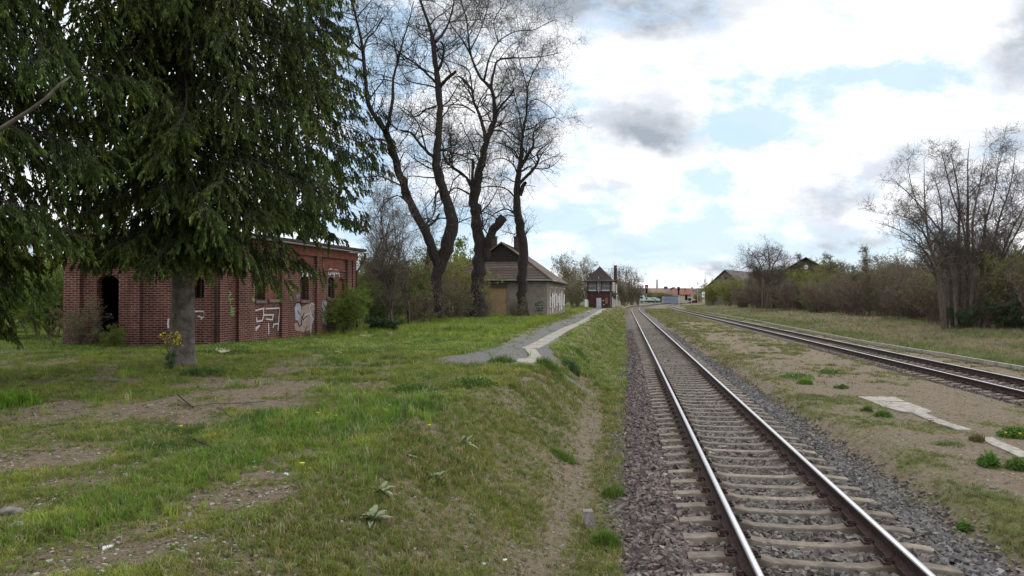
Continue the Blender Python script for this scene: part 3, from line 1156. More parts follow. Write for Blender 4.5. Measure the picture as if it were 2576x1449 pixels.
# tall lush clumps in the front flat
def clump(x, y):
    k = sum(np.exp(-(((x - a) / c) ** 2 + ((y - b) / d) ** 2)) for a, b, c, d, e in LUSH)
    return np.clip(.5 * sstep(.56, .66, fbm(x * .42, y * .42, 63)) + 1.2 * k, 0, 1) * green(x, y) * (T1(x, y) < crest(y) + .8)


gsets.append(scatter(34000, (lambda y: -.73 * y - 1, bk), (4, 22), clump, TU_LONG, lambda x, y: .10 + .09 * sstep(5, 11, y), lambda x, y, r: gcol(x, y, r) * np.array([.85, 1.05, .8]), 3, .4))
# low broad leaves (dandelion, clover)
gsets.append(scatter(16000, (lambda y: -.73 * y - 1, bk), (3.2, 20), lambda x, y: gp_(x, y) * .55, TU_LOW,
                     lambda x, y: .07 + 0 * x, lambda x, y, r: np.repeat(np.array([[.085, .140, .040]]), len(x), 0), 4, .5))
# mid and far left
gsets.append(scatter(80000, (lambda y: -.73 * y - 2, bk), (22, 64), gp_, TU_FAR, lambda x, y: (.09 + .12 * lush(x, y)) * (.8 + .2 * sstep(26, 40, y)), lambda x, y, r: gcol(x, y, r) * np.array([1.0, 1.12, 1.0]), 5, .6))
gsets.append(scatter(22000, (lambda y: -.35 * y - 2, bk), (58, 170), gp_, TU_FAR, lambda x, y: .24 + 0 * x, gcol, 6, .9))
# long grass at the foot of the brick wall and right of it
wallg = lambda x, y: sstep(29, 36, y + .25 * (x + 8) + 6 * (fbm(x * .3, y * .3, 99) - .5)) * (1 - sstep(-8.0, -7.2, T1(x, y))) * sstep(-26, -22, x)
gsets.append(scatter(26000, (-16, lambda y: C1(y) - 7.5), (28, 60), wallg, TU_LONG, lambda x, y: .22 + .34 * fbm(x * .4, y * .4, 8) * sstep(30, 38, y), lambda x, y, r: gcol(x, y, r) * np.array([1.1, 1.2, .9]), 7, .6))
gsets.append(scatter(30000, (lambda y: -.73 * y - 1, bk), (3.4, 22), lambda x, y: np.clip(1.05 - green(x, y), 0, .75) * not_slab(x, y) * (1 - grav(x, y)), TU_LOW,
                     lambda x, y: .05 + .02 * fbm(x, y, 3), lambda x, y, r: np.where(r.random((len(x), 1)) < .5, np.array([[.30, .245, .16]]), np.array([[.16, .165, .065]])), 8, .6))
V, F, A = join_sets(gsets)
o = mesh_obj('grass', V, F, M['blade'], attrs={'col': A})
tag(o, 'patchy green spring grass on the flat and bank left of the tracks', 'grass', kind='stuff')

gsets = []
isl = lambda y: C1(y) + 2.0
isr = lambda y: C2(y) - 1.45
gsets.append(scatter(40000, (isl, isr), (4, 22), lambda x, y: np.clip(green(x, y) - .02, 0, 1), TU_FINE, lambda x, y: .035 + .04 * green(x, y),
                     lambda x, y, r: gcol(x, y, r) * .5 + .5 * np.array([.20, .19, .09]), 11, .4))
gsets.append(scatter(26000, (isl, isr), (22, 160), lambda x, y: np.clip(green(x, y) - .07, 0, 1), TU_FAR, lambda x, y: .075 + .0016 * y,
                     lambda x, y, r: gcol(x, y, r) * .45 + .55 * np.array([.21, .19, .10]), 12, .8))
gsets.append(scatter(9000, (lambda y: C2(y) + 1.4, lambda y: C2(y) + 3.4), (18, 160), green, TU_FAR, lambda x, y: .09 + .001 * y,
                     lambda x, y, r: gcol(x, y, r) * .45 + .55 * np.array([.21, .19, .10]), 13, .8))
gsets.append(scatter(60000, (lambda y: C2(y) + 3.2, lambda y: C2(y) + 32 + .3 * y), (18, 70), lambda x, y: .55 + .3 * green(x, y), TU_LONG,
                     lambda x, y: .22 + .1 * fbm(x, y, 4), drycol, 14, .9))
gsets.append(scatter(30000, (lambda y: C2(y) + 3.4, lambda y: C2(y) + 40), (70, 230), lambda x, y: .6 + 0 * x, TU_FAR,
                     lambda x, y: .42 + 0 * x, drycol, 15, .9))
V, F, A = join_sets(gsets)
o = mesh_obj('dry_grass', V, F, M['blade'], attrs={'col': A})
tag(o, 'dry pale grass and thin weeds right of the tracks', 'grass', kind='stuff')


# straw, dead stalks and pebbles strewn over the bare soil
def flat_bits(n, xr, yr, size, base, seed, ypow=.5, kind='stalk'):
    rng = np.random.default_rng(seed)
    if kind == 'stalk':
        V0 = np.array([(-1, -.02, 0), (-1, .02, 0), (.0, .028, .10), (.0, -.028, .10), (1, 0, .05)])
        tm = [(V0, np.array([(0, 3, 2), (0, 2, 1), (3, 4, 2)]))]
    else:
        tm = STONES
    return scatter(n, xr, yr, lambda x, y: .9 * not_slab(x, y) * (1 - .6 * green(x, y)), tm, lambda x, y: size + 0 * x, base, seed, ypow, .4, zoff=.005)


s1 = [flat_bits(9000, (lambda y: -.72 * y, bk), (3.4, 20), .06, (.26, .20, .13), 31),
      flat_bits(4500, (isl, isr), (4, 24), .05, (.27, .21, .14), 32)]
V, F, A = join_sets(s1)
o = mesh_obj('dead_stalks', V, F, M['stone'], attrs={'col': A}); tag(o, 'dead straw and stalks strewn on the soil', 'straw', kind='stuff')
s1 = [flat_bits(9000, (lambda y: -.72 * y, bk), (3.4, 22), .016, (.30, .27, .23), 33, kind='p'),
      flat_bits(8000, (isl, isr), (4, 30), .016, (.30, .27, .23), 34, kind='p')]
V, F, A = join_sets(s1)
o = mesh_obj('gravel_pebbles', V, F, M['stone'], attrs={'col': A}); tag(o, 'small pebbles strewn over the bare soil', 'gravel', kind='stuff')


# ------------------------------------------------------------------ trees
def resample(P, n):
    P = np.asarray(P, float)
    d = np.concatenate([[0], np.cumsum(np.linalg.norm(np.diff(P[:, :3], axis=0), axis=1))])
    # catmull-rom through the points
    Q = np.vstack([2 * P[0] - P[1], P, 2 * P[-1] - P[-2]])
    out = []
    for s in np.linspace(0, d[-1], n):
        i = min(max(np.searchsorted(d, s, 'right') - 1, 0), len(P) - 2)
        t = (s - d[i]) / max(d[i + 1] - d[i], 1e-9)
        a, b, c, e = Q[i], Q[i + 1], Q[i + 2], Q[i + 3]
        p = .5 * ((2 * b) + (-a + c) * t + (2 * a - 5 * b + 4 * c - e) * t * t + (-a + 3 * b - 3 * c + e) * t ** 3)
        p[3] = b[3] + (c[3] - b[3]) * t
        out.append(p)
    return np.array(out)


def grow(P, R, n, lo, hi, S, rfrac, up, spread, wob, rng, tmin=.2, tmax=1.0, rmax=.05, rmin=.004, tip=.25, droop=0.0, wts=None):
    """spawn n child branches from parent polylines P (N,K,3), R (N,K)"""
    N, K, _ = P.shape
    seg = np.linalg.norm(np.diff(P, axis=1), axis=2).sum(1)
    w = seg if wts is None else wts
    pi = rng.choice(N, n, p=w / w.sum())
    tt = tmin + (tmax - tmin) * rng.random(n)
    f = tt * (K - 1); i = np.minimum(f.astype(int), K - 2); f = f - i
    p0 = P[pi, i] * (1 - f[:, None]) + P[pi, i + 1] * f[:, None]
    r0 = R[pi, i] * (1 - f) + R[pi, i + 1] * f
    tan = P[pi, i + 1] - P[pi, i]
    tan /= np.maximum(np.linalg.norm(tan, axis=1, keepdims=True), 1e-9)
    rnd = rng.normal(size=(n, 3))
    rnd -= (rnd * tan).sum(1, keepdims=True) * tan
    rnd /= np.maximum(np.linalg.norm(rnd, axis=1, keepdims=True), 1e-9)
    d = tan * (1 - spread) + rnd * spread + np.array([0, 0, up])
    d /= np.linalg.norm(d, axis=1, keepdims=True)
    L = rng.uniform(lo, hi, n) * (1 - .45 * tt)
    C = np.zeros((n, S, 3)); C[:, 0] = p0
    st = (L / (S - 1))[:, None]
    for k in range(1, S):
        d = d + wob * rng.normal(size=(n, 3)) + np.array([0, 0, up * .35 - droop * k / S])
        d /= np.linalg.norm(d, axis=1, keepdims=True)
        C[:, k] = C[:, k - 1] + d * st
    rs = np.clip(np.minimum(r0 * rfrac, rmax * (L / hi) ** .5), rmin, rmax)
    RR = rs[:, None] * np.linspace(1, tip, S)[None]
    return C, np.maximum(RR, rmin * .6)


def acc(V, F, v, f):
    b = sum(len(x) for x in V)
    V.append(v); F.append(f + b)


def leaf_cards(pts, size, rng, col, var=.3, asp=.55, hang=0.0):
    n = len(pts)
    a = rng.normal(size=(n, 3)); a /= np.linalg.norm(a, axis=1, keepdims=True)
    a[:, 2] -= hang
    a /= np.linalg.norm(a, axis=1, keepdims=True)
    r = rng.normal(size=(n, 3)); b = np.cross(a, r); b /= np.maximum(np.linalg.norm(b, axis=1, keepdims=True), 1e-9)
    s = (size * rng.uniform(.6, 1.3, n))[:, None]
    V = np.stack([pts, pts + a * s * .5 + b * s * asp * .5, pts + a * s, pts + a * s * .5 - b * s * asp * .5], 1).reshape(-1, 3)
    F = (np.arange(n)[:, None] * 4 + np.arange(4)[None]).astype(np.int32)
    c = cols(col, n, var, .12, rng)
    return V, F, np.repeat(c, 4, 0)


def fade_pts(C, n, rng):
    N, S, _ = C.shape
    i = rng.integers(0, N, n); k = rng.integers(1, S, n)
    return C[i, k] + rng.normal(size=(n, 3)) * .02


def tree_from_limbs(name, label, group, limbs, base, rng, n1, n2, n3, L1=(2.2, 5.6), L2=(.9, 2.4), L3=(.4, 1.05), leaf=None, mat='bark_dark', upper_only=.25, r3=.0065, rim=None, up=.10, cat='tree', sub=None, droop=.0, sides=8):
    """limbs: list of (K,4) arrays x,y,z,r in world coords"""
    t = thing(name, label, cat, base, group)
    Vt, Ft = [], []
    allP, allR = [], []
    for L in limbs:
        P = resample(L, max(8, int(len(L) * 3)))
        P[:, :3] += rng.normal(size=(len(P), 3)) * (P[:, 3:4] * .12)
        v, f = tubes_batch(P[None, :, :3], P[None, :, 3] * (1 + .07 * rng.normal(size=(1, len(P)))), sides)
        acc(Vt, Ft, v, f)
        # closing cap at the end: tiny cone
        Q = resample(L, 14)
        allP.append(Q[:, :3]); allR.append(Q[:, 3])
    mesh_obj('trunk', np.concatenate(Vt), [np.concatenate(Ft)], M[mat], t, smooth=True)
    P, R = np.stack(allP), np.stack(allR)
    seg = np.linalg.norm(np.diff(P, axis=1), axis=2).sum(1)
    w = seg * (R.mean(1) + .05) ** -.45
    zz = base[2]
    w1 = w * (P[:, :, 2].max(1) - zz > 3)
    V, F = [], []
    C1_, R1 = grow(P, R, n1, L1[0], L1[1], 9, .5, up, .72, .17, rng, upper_only, 1, .075, .014, wts=w1, droop=droop)
    keep = C1_[:, 0, 2] > zz + (sub if sub is not None else 2.5)
    C1_, R1 = C1_[keep], R1[keep]
    v, f = tubes_batch(C1_, R1, 5); acc(V, F, v, f)
    C2_, R2 = grow(np.concatenate([C1_]), R1, n2, L2[0], L2[1], 6, .55, up * .6, .7, .2, rng, .15, 1, .022, .007, droop=droop * 1.3)
    v, f = tubes_batch(C2_, R2, 4); acc(V, F, v, f)
    C3_, R3_ = grow(C2_, R2, n3, L3[0], L3[1], 5, .6, .05, .65, .25, rng, .1, 1, .010, r3, droop=droop * 1.5)
    v, f = tubes_batch(C3_, R3_, 3); acc(V, F, v, f)
    mesh_obj('branches', np.concatenate(V), [np.concatenate(F)], M[mat], t)
    if leaf:
        n, size, col = leaf
        pts = fade_pts(C3_, n, rng)
        v, f, c = leaf_cards(pts, size, rng, col)
        mesh_obj('leaves', v, [f], M['leaf'], t, attrs={'col': c})
    return t


def limb3(pts, Y0, dy, conv, ws=None):
    """pts (x,y,width) in picture units -> world polyline at depth Y0 + drift"""
    out = []
    n = len(pts)
    for i, (x, y, w) in enumerate(pts):
        u, v = conv(x, y)
        f = i / max(n - 1, 1)
        Y = Y0 + dy[0] + (dy[1] - dy[0]) * f
        p = at(u, v, Y)
        out.append([p[0], p[1], p[2], conv.k * w / 2 / FPX * Y])
    return np.array(out)


def conv3(x, y): return 805 + .41665 * x, .41665 * y
conv3.k = .41665
def conv6(x, y): return 1744 + .3703 * x, 335.4 + .3703 * y
conv6.k = .3703

rt = np.random.default_rng(11)
# tree one: leaning stem and upright stem on one base, left of the group
A_ = [(715, 1640, 72), (700, 1560, 62), (678, 1513, 60), (645, 1412, 58), (588, 1310, 54), (545, 1220, 50), (490, 1080, 48), (440, 930, 46), (405, 820, 44), (385, 780, 38),
      (330, 700, 30), (290, 620, 26), (275, 500, 24), (260, 320, 20), (235, 180, 16), (205, 60, 12), (185, -20, 9), (165, -160, 6)]
B_ = [(731, 1975, 96), (727, 1940, 80), (723, 1850, 66), (709, 1738, 64), (709, 1654, 68), (722, 1603, 74), (757, 1524, 78), (785, 1412, 78), (796, 1322, 72), (760, 1200, 60), (725, 1100, 56),
      (700, 980, 50), (714, 850, 46), (722, 700, 42), (717, 560, 38), (702, 430, 34), (690, 320, 30), (672, 200, 24), (640, 100, 17), (605, 0, 12), (575, -120, 8)]
T1L = [(B_, 0, (0, 0)), (A_, 0, (0, -2.5)),
       ([(405, 800, 26), (425, 690, 22), (440, 600, 19), (442, 480, 15), (470, 370, 12), (500, 250, 9), (540, 120, 7), (565, 10, 5)], -1.5, (0, 3)),
       ([(250, 300, 14), (215, 270, 11), (150, 195, 8), (100, 130, 6), (60, 40, 4)], -2.2, (0, -2)),
       ([(262, 310, 14), (285, 235, 11), (330, 190, 8), (380, 110, 5)], -2.2, (0, 2)),
       ([(225, 105, 9), (260, 60, 7), (310, 0, 5), (350, -70, 4)], -2.4, (0, 1)),
       ([(385, 845, 14), (330, 840, 11), (270, 860, 8), (200, 850, 5)], -1.5, (0, -3)),
       ([(700, 250, 22), (745, 200, 16), (780, 130, 12), (805, 30, 9), (812, -60, 7)], 0, (0, 2)),
       ([(722, 530, 26), (760, 480, 22), (820, 430, 17)], 0, (0, -1)),
       ([(705, 505, 18), (660, 460, 14), (620, 420, 12), (570, 380, 11), (500, 335, 9), (440, 280, 7), (370, 240, 5), (300, 200, 3)], 0, (0, 3)),
       ([(690, 950, 22), (640, 910, 18), (590, 850, 16), (550, 800, 14), (480, 785, 11), (420, 740, 9), (350, 640, 6)], 0, (0, -3)),
       ([(700, 645, 14), (640, 660, 11), (590, 700, 9), (540, 700, 6), (470, 640, 4)], 0, (0, 3)),
       ([(714, 425, 18), (736, 370, 16), (748, 290, 12), (728, 250, 10)], 0, (0, -1)),
       ([(640, 900, 10), (600, 760, 8), (540, 680, 6), (460, 620, 4)], -1, (0, -2)),
       ([(740, 1130, 16), (700, 1180, 12), (690, 1290, 8), (650, 1340, 5)], 0, (0, -2)),
       ([(560, 1260, 14), (470, 1180, 10), (380, 1240, 7), (330, 1330, 4)], -1, (0, -2)),
       ([(720, 1290, 12), (690, 1340, 16), (640, 1370, 14)], -.5, (0, 0))]
C_ = [(948, 1955, 96), (951, 1890, 76), (953, 1794, 68), (954, 1682, 72), (963, 1600, 82), (968, 1524, 84), (962, 1445, 74), (948, 1372, 66), (940, 1280, 62), (930, 1185, 62), (950, 1110, 54), (975, 985, 46),
      (1003, 860, 38), (1035, 780, 34), (1056, 700, 30), (1050, 600, 26), (1030, 530, 24), (970, 470, 16), (935, 400, 14), (905, 320, 12), (870, 260, 10), (848, 225, 8), (790, 150, 6), (740, 60, 4)]
T2L = [(C_, 0, (0, 0)),
       ([(985, 1560, 60), (1002, 1513, 58), (1030, 1428, 56), (1067, 1361, 55), (1106, 1312, 54)], 0, (0, -.6)),
       ([(925, 1160, 22), (920, 1080, 20), (926, 960, 17)], 0, (0, -.5)),
       ([(1000, 865, 26), (990, 790, 22), (965, 700, 20), (930, 620, 16), (922, 560, 14), (895, 510, 11), (850, 465, 9), (800, 470, 6)], 0, (0, 2.5)),
       ([(1032, 530, 20), (1045, 450, 16), (1070, 370, 12), (1150, 350, 10), (1210, 350, 8), (1300, 345, 7), (1380, 335, 5), (1460, 315, 3)], 0, (0, 3)),
       ([(1058, 690, 18), (1100, 630, 14), (1150, 575, 11), (1172, 545, 9)], 0, (0, -1.5)),
       ([(905, 325, 12), (895, 200, 9), (880, 100, 7), (850, 0, 5), (830, -80, 4)], 0, (0, -2)),
       ([(990, 490, 14), (1010, 400, 11), (1030, 330, 9), (1080, 250, 8), (1180, 190, 6), (1290, 180, 5), (1370, 140, 4), (1430, 115, 3)], 0, (0, -3)),
       ([(918, 1150, 22), (890, 1080, 20), (830, 1030, 18), (770, 985, 14), (742, 930, 11), (745, 890, 8), (700, 800, 5)], 0, (0, -1.5)),
       ([(935, 680, 12), (870, 640, 9), (800, 630, 7), (745, 645, 5)], 1, (0, 2)),
       ([(920, 560, 9), (900, 430, 8), (840, 390, 6), (760, 365, 5)], 2, (0, 2)),
       ([(905, 310, 9), (960, 200, 7), (1000, 90, 5), (1020, 0, 4)], 0, (0, 2)),
       ([(1030, 790, 10), (1100, 790, 8), (1160, 850, 6), (1210, 880, 4)], 0, (0, -2)),
       ([(950, 940, 9), (890, 925, 7), (830, 950, 6), (790, 1000, 4)], 0, (0, 2)),
       ([(1075, 260, 6), (1050, 130, 5), (1100, 40, 4), (1120, -20, 3)], -1, (0, -2)),
       ([(900, 1170, 12), (830, 1135, 9), (790, 1150, 7), (770, 1200, 4)], 0, (0, -1))]
D_ = [(1224, 1925, 88), (1222, 1850, 62), (1221, 1738, 58), (1224, 1597, 60), (1227, 1524, 58), (1218, 1429, 55), (1202, 1333, 50), (1190, 1250, 45), (1190, 1150, 38), (1197, 1060, 34), (1212, 980, 30),
      (1216, 880, 22), (1228, 780, 14), (1247, 680, 12), (1251, 580, 10), (1256, 520, 9), (1285, 440, 7), (1330, 360, 5), (1350, 270, 4)]
T3L = [(D_, 0, (0, 0)),
       ([(1215, 1010, 24), (1250, 940, 20), (1290, 875, 15), (1286, 820, 10), (1310, 740, 5)], 0, (0, 1)),
       ([(1202, 1110, 22), (1290, 1020, 17), (1320, 965, 15), (1310, 930, 13), (1332, 900, 9), (1360, 880, 5), (1400, 850, 3)], 0, (0, -1.5)),
       ([(1208, 1180, 26), (1228, 1120, 24), (1242, 1105, 22)], 0, (0, -.3)),
       ([(1195, 1060, 10), (1170, 1000, 9), (1120, 960, 7), (1060, 960, 5), (1010, 1000, 3)], 0, (0, 2)),
       ([(1205, 970, 11), (1170, 905, 9), (1120, 880, 7), (1050, 855, 5), (1000, 870, 3)], 0, (0, -2)),
       ([(1180, 1195, 11), (1125, 1140, 9), (1050, 1125, 7), (970, 1132, 5)], 0, (0, -2)),
       ([(1178, 1295, 11), (1130, 1262, 9), (1070, 1280, 7), (1000, 1335, 4)], 0, (0, 1.5)),
       ([(1252, 530, 8), (1222, 430, 6), (1200, 350, 4), (1190, 290, 3)], 0, (0, 1)),
       ([(1222, 820, 9), (1205, 700, 7), (1175, 580, 5), (1160, 480, 3)], 0, (0, -1)),
       ([(1218, 860, 10), (1150, 800, 8), (1080, 760, 6), (1050, 740, 4)], 0, (0, 2)),
       ([(1250, 640, 6), (1300, 600, 5), (1380, 640, 4), (1430, 700, 3)], 0, (0, 1)),
       ([(1300, 800, 7), (1350, 730, 5), (1420, 710, 4), (1470, 740, 3)], 0, (0, 2))]


def limbs_of(spec, Y0, conv):
    return [limb3(p, Y0 + o, dy, conv) for (p, o, dy) in spec]


def base_of(L):
    return (float(L[0][0, 0]), float(L[0][0, 1]), float(land(L[0][0, 0], L[0][0, 1])))


L = limbs_of(T1L, 48, conv3)
tree_from_limbs('bare_tree', 'tall bare tree with one leaning and one upright stem, nearest the brick building', 'bare trees between the brick building and the grey house', L, base_of(L), rt,
                190, 1800, 9500, r3=.0062, leaf=(14000, .05, (.28, .28, .12)))
L = limbs_of(T2L, 53, conv3)
tree_from_limbs('bare_tree', 'dark forked bare tree with a thick sawn-off stump limb, in front of the tiled roof', 'bare trees between the brick building and the grey house', L, base_of(L), rt,
                200, 2000, 12000, r3=.0062, leaf=(24000, .052, (.28, .28, .12)))
L = limbs_of(T3L, 58, conv3)
tree_from_limbs('bare_tree', 'slender dark bare tree standing right against the front wall of the grey house', 'bare trees between the brick building and the grey house', L, base_of(L), rt,
                130, 1400, 8000, r3=.0062, L1=(1.6, 4.2), leaf=(9000, .05, (.20, .21, .09)))

# big many-stemmed tree on the right
S_ = [[(1700, 1345, 40), (1655, 950, 30), (1600, 730, 22), (1500, 600, 12), (1350, 540, 6)],
      [(1720, 1345, 44), (1690, 1000, 30), (1640, 850, 26), (1590, 700, 20), (1578, 450, 12), (1562, 180, 6)],
      [(1760, 1335, 40), (1740, 1000, 30), (1700, 750, 22), (1680, 500, 14), (1640, 280, 6)],
      [(1780, 1335, 44), (1800, 1000, 34), (1810, 700, 28), (1800, 450, 16), (1780, 250, 10), (1740, 120, 5)],
      [(1850, 1335, 44), (1860, 900, 34), (1870, 650, 26), (1860, 400, 16), (1870, 200, 10), (1872, 60, 5)],
      [(1880, 1335, 40), (1900, 950, 30), (1905, 600, 20), (1940, 350, 12), (1990, 110, 5)],
      [(1920, 1335, 40), (1960, 900, 30), (1990, 600, 20), (2040, 400, 12), (2090, 90, 5)],
      [(1950, 1335, 40), (2000, 950, 28), (2080, 600, 18), (2150, 350, 10), (2200, 90, 5)],
      [(2000, 1335, 40), (2060, 950, 28), (2150, 700, 18), (2240, 500, 10), (2310, 280, 5)],
      [(1705, 1300, 30), (1620, 900, 20), (1500, 720, 12), (1350, 640, 8), (1220, 600, 4)],
      [(1790, 1300, 30), (1740, 800, 20), (1650, 620, 16), (1450, 400, 9), (1340, 300, 5)],
      [(1990, 1335, 30), (2150, 900, 22), (2300, 700, 14), (2420, 400, 8), (2480, 200, 4)],
      [(1750, 1300, 26), (1700, 850, 18), (1560, 560, 12), (1470, 330, 8), (1460, 170, 4)],
      [(1860, 1200, 26), (1840, 700, 18), (1760, 400, 12), (1700, 200, 8), (1690, 100, 4)],
      [(1980, 1250, 24), (2100, 850, 16), (2260, 560, 10), (2340, 250, 6)]]
S_ = [[(a + (6 if k % 2 else -6) * (k > 0), b, c * .72 * (.45 if k == len(s) - 1 else 1)) for k, (a, b, c) in enumerate(s)] for s in S_]
L = [limb3(s, 53 + (i % 5) * .9 - 1.8, (0, ((i * 37) % 7 - 3) * 1.0), conv6) for i, s in enumerate(S_)]
tree_from_limbs('bare_tree', 'wide fan-shaped bare tree with many stems at the right edge, beyond the second track', 'bare trees beyond the second track', L, base_of(L), rt,
                260, 3000, 17000, L1=(1.4, 3.8), L2=(.6, 1.7), L3=(.35, .9), mat='bark_mid', up=.3, r3=.009, leaf=(9000, .06, (.14, .12, .08)), sub=3.0)
S_ = [[(470, 1190, 13), (470, 950, 10), (430, 850, 6), (372, 780, 3)], [(500, 1190, 15), (515, 950, 11), (515, 850, 7), (498, 735, 3)],
      [(530, 1190, 14), (528, 950, 9), (570, 850, 6), (605, 790, 3)], [(490, 1190, 12), (480, 980, 8), (400, 900, 5), (330, 920, 3)],
      [(510, 1190, 12), (560, 960, 8), (640, 880, 4)]]
L = [limb3(s, 118 + i, (0, (i % 3 - 1) * 2.0), conv6) for i, s in enumerate(S_)]
tree_from_limbs('bare_tree', 'smaller bare tree with a flat twiggy top, left in the brown thicket beyond the tracks', 'bare trees beyond the second track', L, base_of(L), rt,
                120, 1300, 6000, L1=(1.6, 4.0), L2=(.8, 2.0), L3=(.5, 1.2), mat='bark_mid', up=.12, leaf=(1800, .12, (.16, .15, .08)), r3=.016, sub=3.5)


# ------------------------------------------------------------------ generic shrubs and trees from a seed
def stems_fan(n, H, spread, rng, r0, trunk=False, bend=.12, base_r=.3):
    out = []
    for i in range(n):
        a = rng.uniform(0, 6.28)
        s = spread * rng.random() ** .6
        b = np.array([math.cos(a), math.sin(a)]) * base_r * rng.random()
        tip = np.array([math.cos(a) * s + b[0], math.sin(a) * s + b[1], H * rng.uniform(.7, 1.05) * (1 - .25 * (s / max(spread, .01)) ** 2)])
        p = []
        for k in range(7):
            f = k / 6
            q = np.array([b[0] + (tip[0] - b[0]) * f ** 1.3, b[1] + (tip[1] - b[1]) * f ** 1.3, tip[2] * f])
            q[:2] += rng.normal(size=2) * bend * H * .12 * min(1, k)
            p.append([*q, max(r0 * (1 - .85 * f), .006)])
        out.append(np.array(p))
    return out


def generic(name, label, cat, group, H, spread, nst, n1, n2, n3, seed, mat='bark_mid', leaf=None, r0=.05, r3=.01, L1=None, up=.2, base_r=.3, bend=.12, parts=True, hang=0, sub=None, extra=None):
    rng = np.random.default_rng(seed)
    st = stems_fan(nst, H, spread, rng, r0, base_r=base_r, bend=bend)
    t = thing(name, label, cat, (0, 0, 0), group)
    V, F = [], []
    for s in st:
        v, f = tubes_batch(s[None, :, :3], s[None, :, 3], 6); acc(V, F, v, f)
    mesh_obj('stem' if cat != 'tree' else 'trunk', np.concatenate(V), [np.concatenate(F)], M[mat], t, smooth=True)
    P = np.stack([resample(s, 10)[:, :3] for s in st]); R = np.stack([resample(s, 10)[:, 3] for s in st])
    L1 = L1 or (H * .18, H * .45)
    V, F = [], []
    a, ra = grow(P, R, n1, L1[0], L1[1], 6, .6, up, .65, .15, rng, .12, 1, r0 * .5, r3 * 1.3)
    v, f = tubes_batch(a, ra, 4); acc(V, F, v, f)
    b, rb = grow(a, ra, n2, L1[0] * .4, L1[1] * .5, 5, .6, up * .6, .65, .2, rng, .1, 1, r0 * .25, r3)
    v, f = tubes_batch(b, rb, 3); acc(V, F, v, f)
    c, rc = grow(b, rb, n3, L1[0] * .22, L1[1] * .28, 4, .6, up * .3, .7, .25, rng, .1, 1, r0 * .2, r3 * .8)
    v, f = tubes_batch(c, rc, 3); acc(V, F, v, f)
    mesh_obj('twigs' if cat != 'tree' else 'branches', np.concatenate(V), [np.concatenate(F)], M[mat], t)
    if leaf:
        n, size, col = leaf
        pts = np.concatenate([fade_pts(c, int(n * .7), rng), fade_pts(b, n - int(n * .7), rng)])
        v, f, cc = leaf_cards(pts, size, rng, col, hang=hang)
        mesh_obj('leaves', v, [f], M['leaf'], t, attrs={'col': cc})
    return t


M['bark_pale'] = mat_plain('bark_pale', (.16, .13, .105), .95, var=.4, scale=9, bump=.02, bscale=14, stretch=(1, 1, .3))
M['twig_brown'] = mat_plain('twig_brown', (.165, .125, .105), .95, var=.35, scale=3)
M['twig_grey'] = mat_plain('twig_grey', (.165, .135, .11), .95, var=.35, scale=3)


def place(proto, spots, label, group, first=True, rs=3):
    """spots: (u, Y, scale, label?) with ground height looked up"""
    r = np.random.default_rng(rs)
    for i, s in enumerate(spots):
        x, Y, sc = s[0], s[1], s[2]
        zs = s[3] if len(s) > 3 and isinstance(s[3], (int, float)) else 1.0
        lab = s[-1] if isinstance(s[-1], str) else label
        z = float(land(x, Y)) - .03
        if i == 0 and first:
            proto.location = (x, Y, z); proto.scale = (sc, sc, sc * zs); proto.rotation_euler = (0, 0, float(r.uniform(0, 6)))
            proto['label'] = lab
            if group: proto['group'] = group
        else:
            dup(proto, (x, Y, z), float(r.uniform(0, 6.28)), (sc, sc, sc * zs), lab, group)


def X(u, Y): return (u - CX) / FPX * Y


BR = 'brown leafless bushes of the thicket beyond the second track'
LB = 'brown leafless twiggy bush in the thicket beyond the second track'
b1 = generic('thicket_bush', LB, 'bush', BR, 4.2, 2.1, 22, 150, 900, 3600, 21, 'twig_brown', r0=.035, r3=.011, base_r=.9, leaf=(1500, .10, (.22, .20, .08)))
b2 = generic('thicket_bush', LB, 'bush', BR, 4.6, 1.9, 18, 150, 900, 3600, 22, 'twig_grey', r0=.04, r3=.011, base_r=.8, leaf=(4500, .10, (.21, .21, .07)))
GR = 'green-tinged bushes of the thicket beyond the second track'
LG = 'olive green budding bush in the thicket beyond the second track'
b3 = generic('budding_bush', LG, 'bush', GR, 5.0, 1.9, 14, 120, 700, 2600, 23, 'twig_grey', r0=.04, r3=.011, base_r=.6, leaf=(10000, .11, (.20, .22, .05)))

rr = np.random.default_rng(77)
sp1, sp2, sp3 = [], [], []
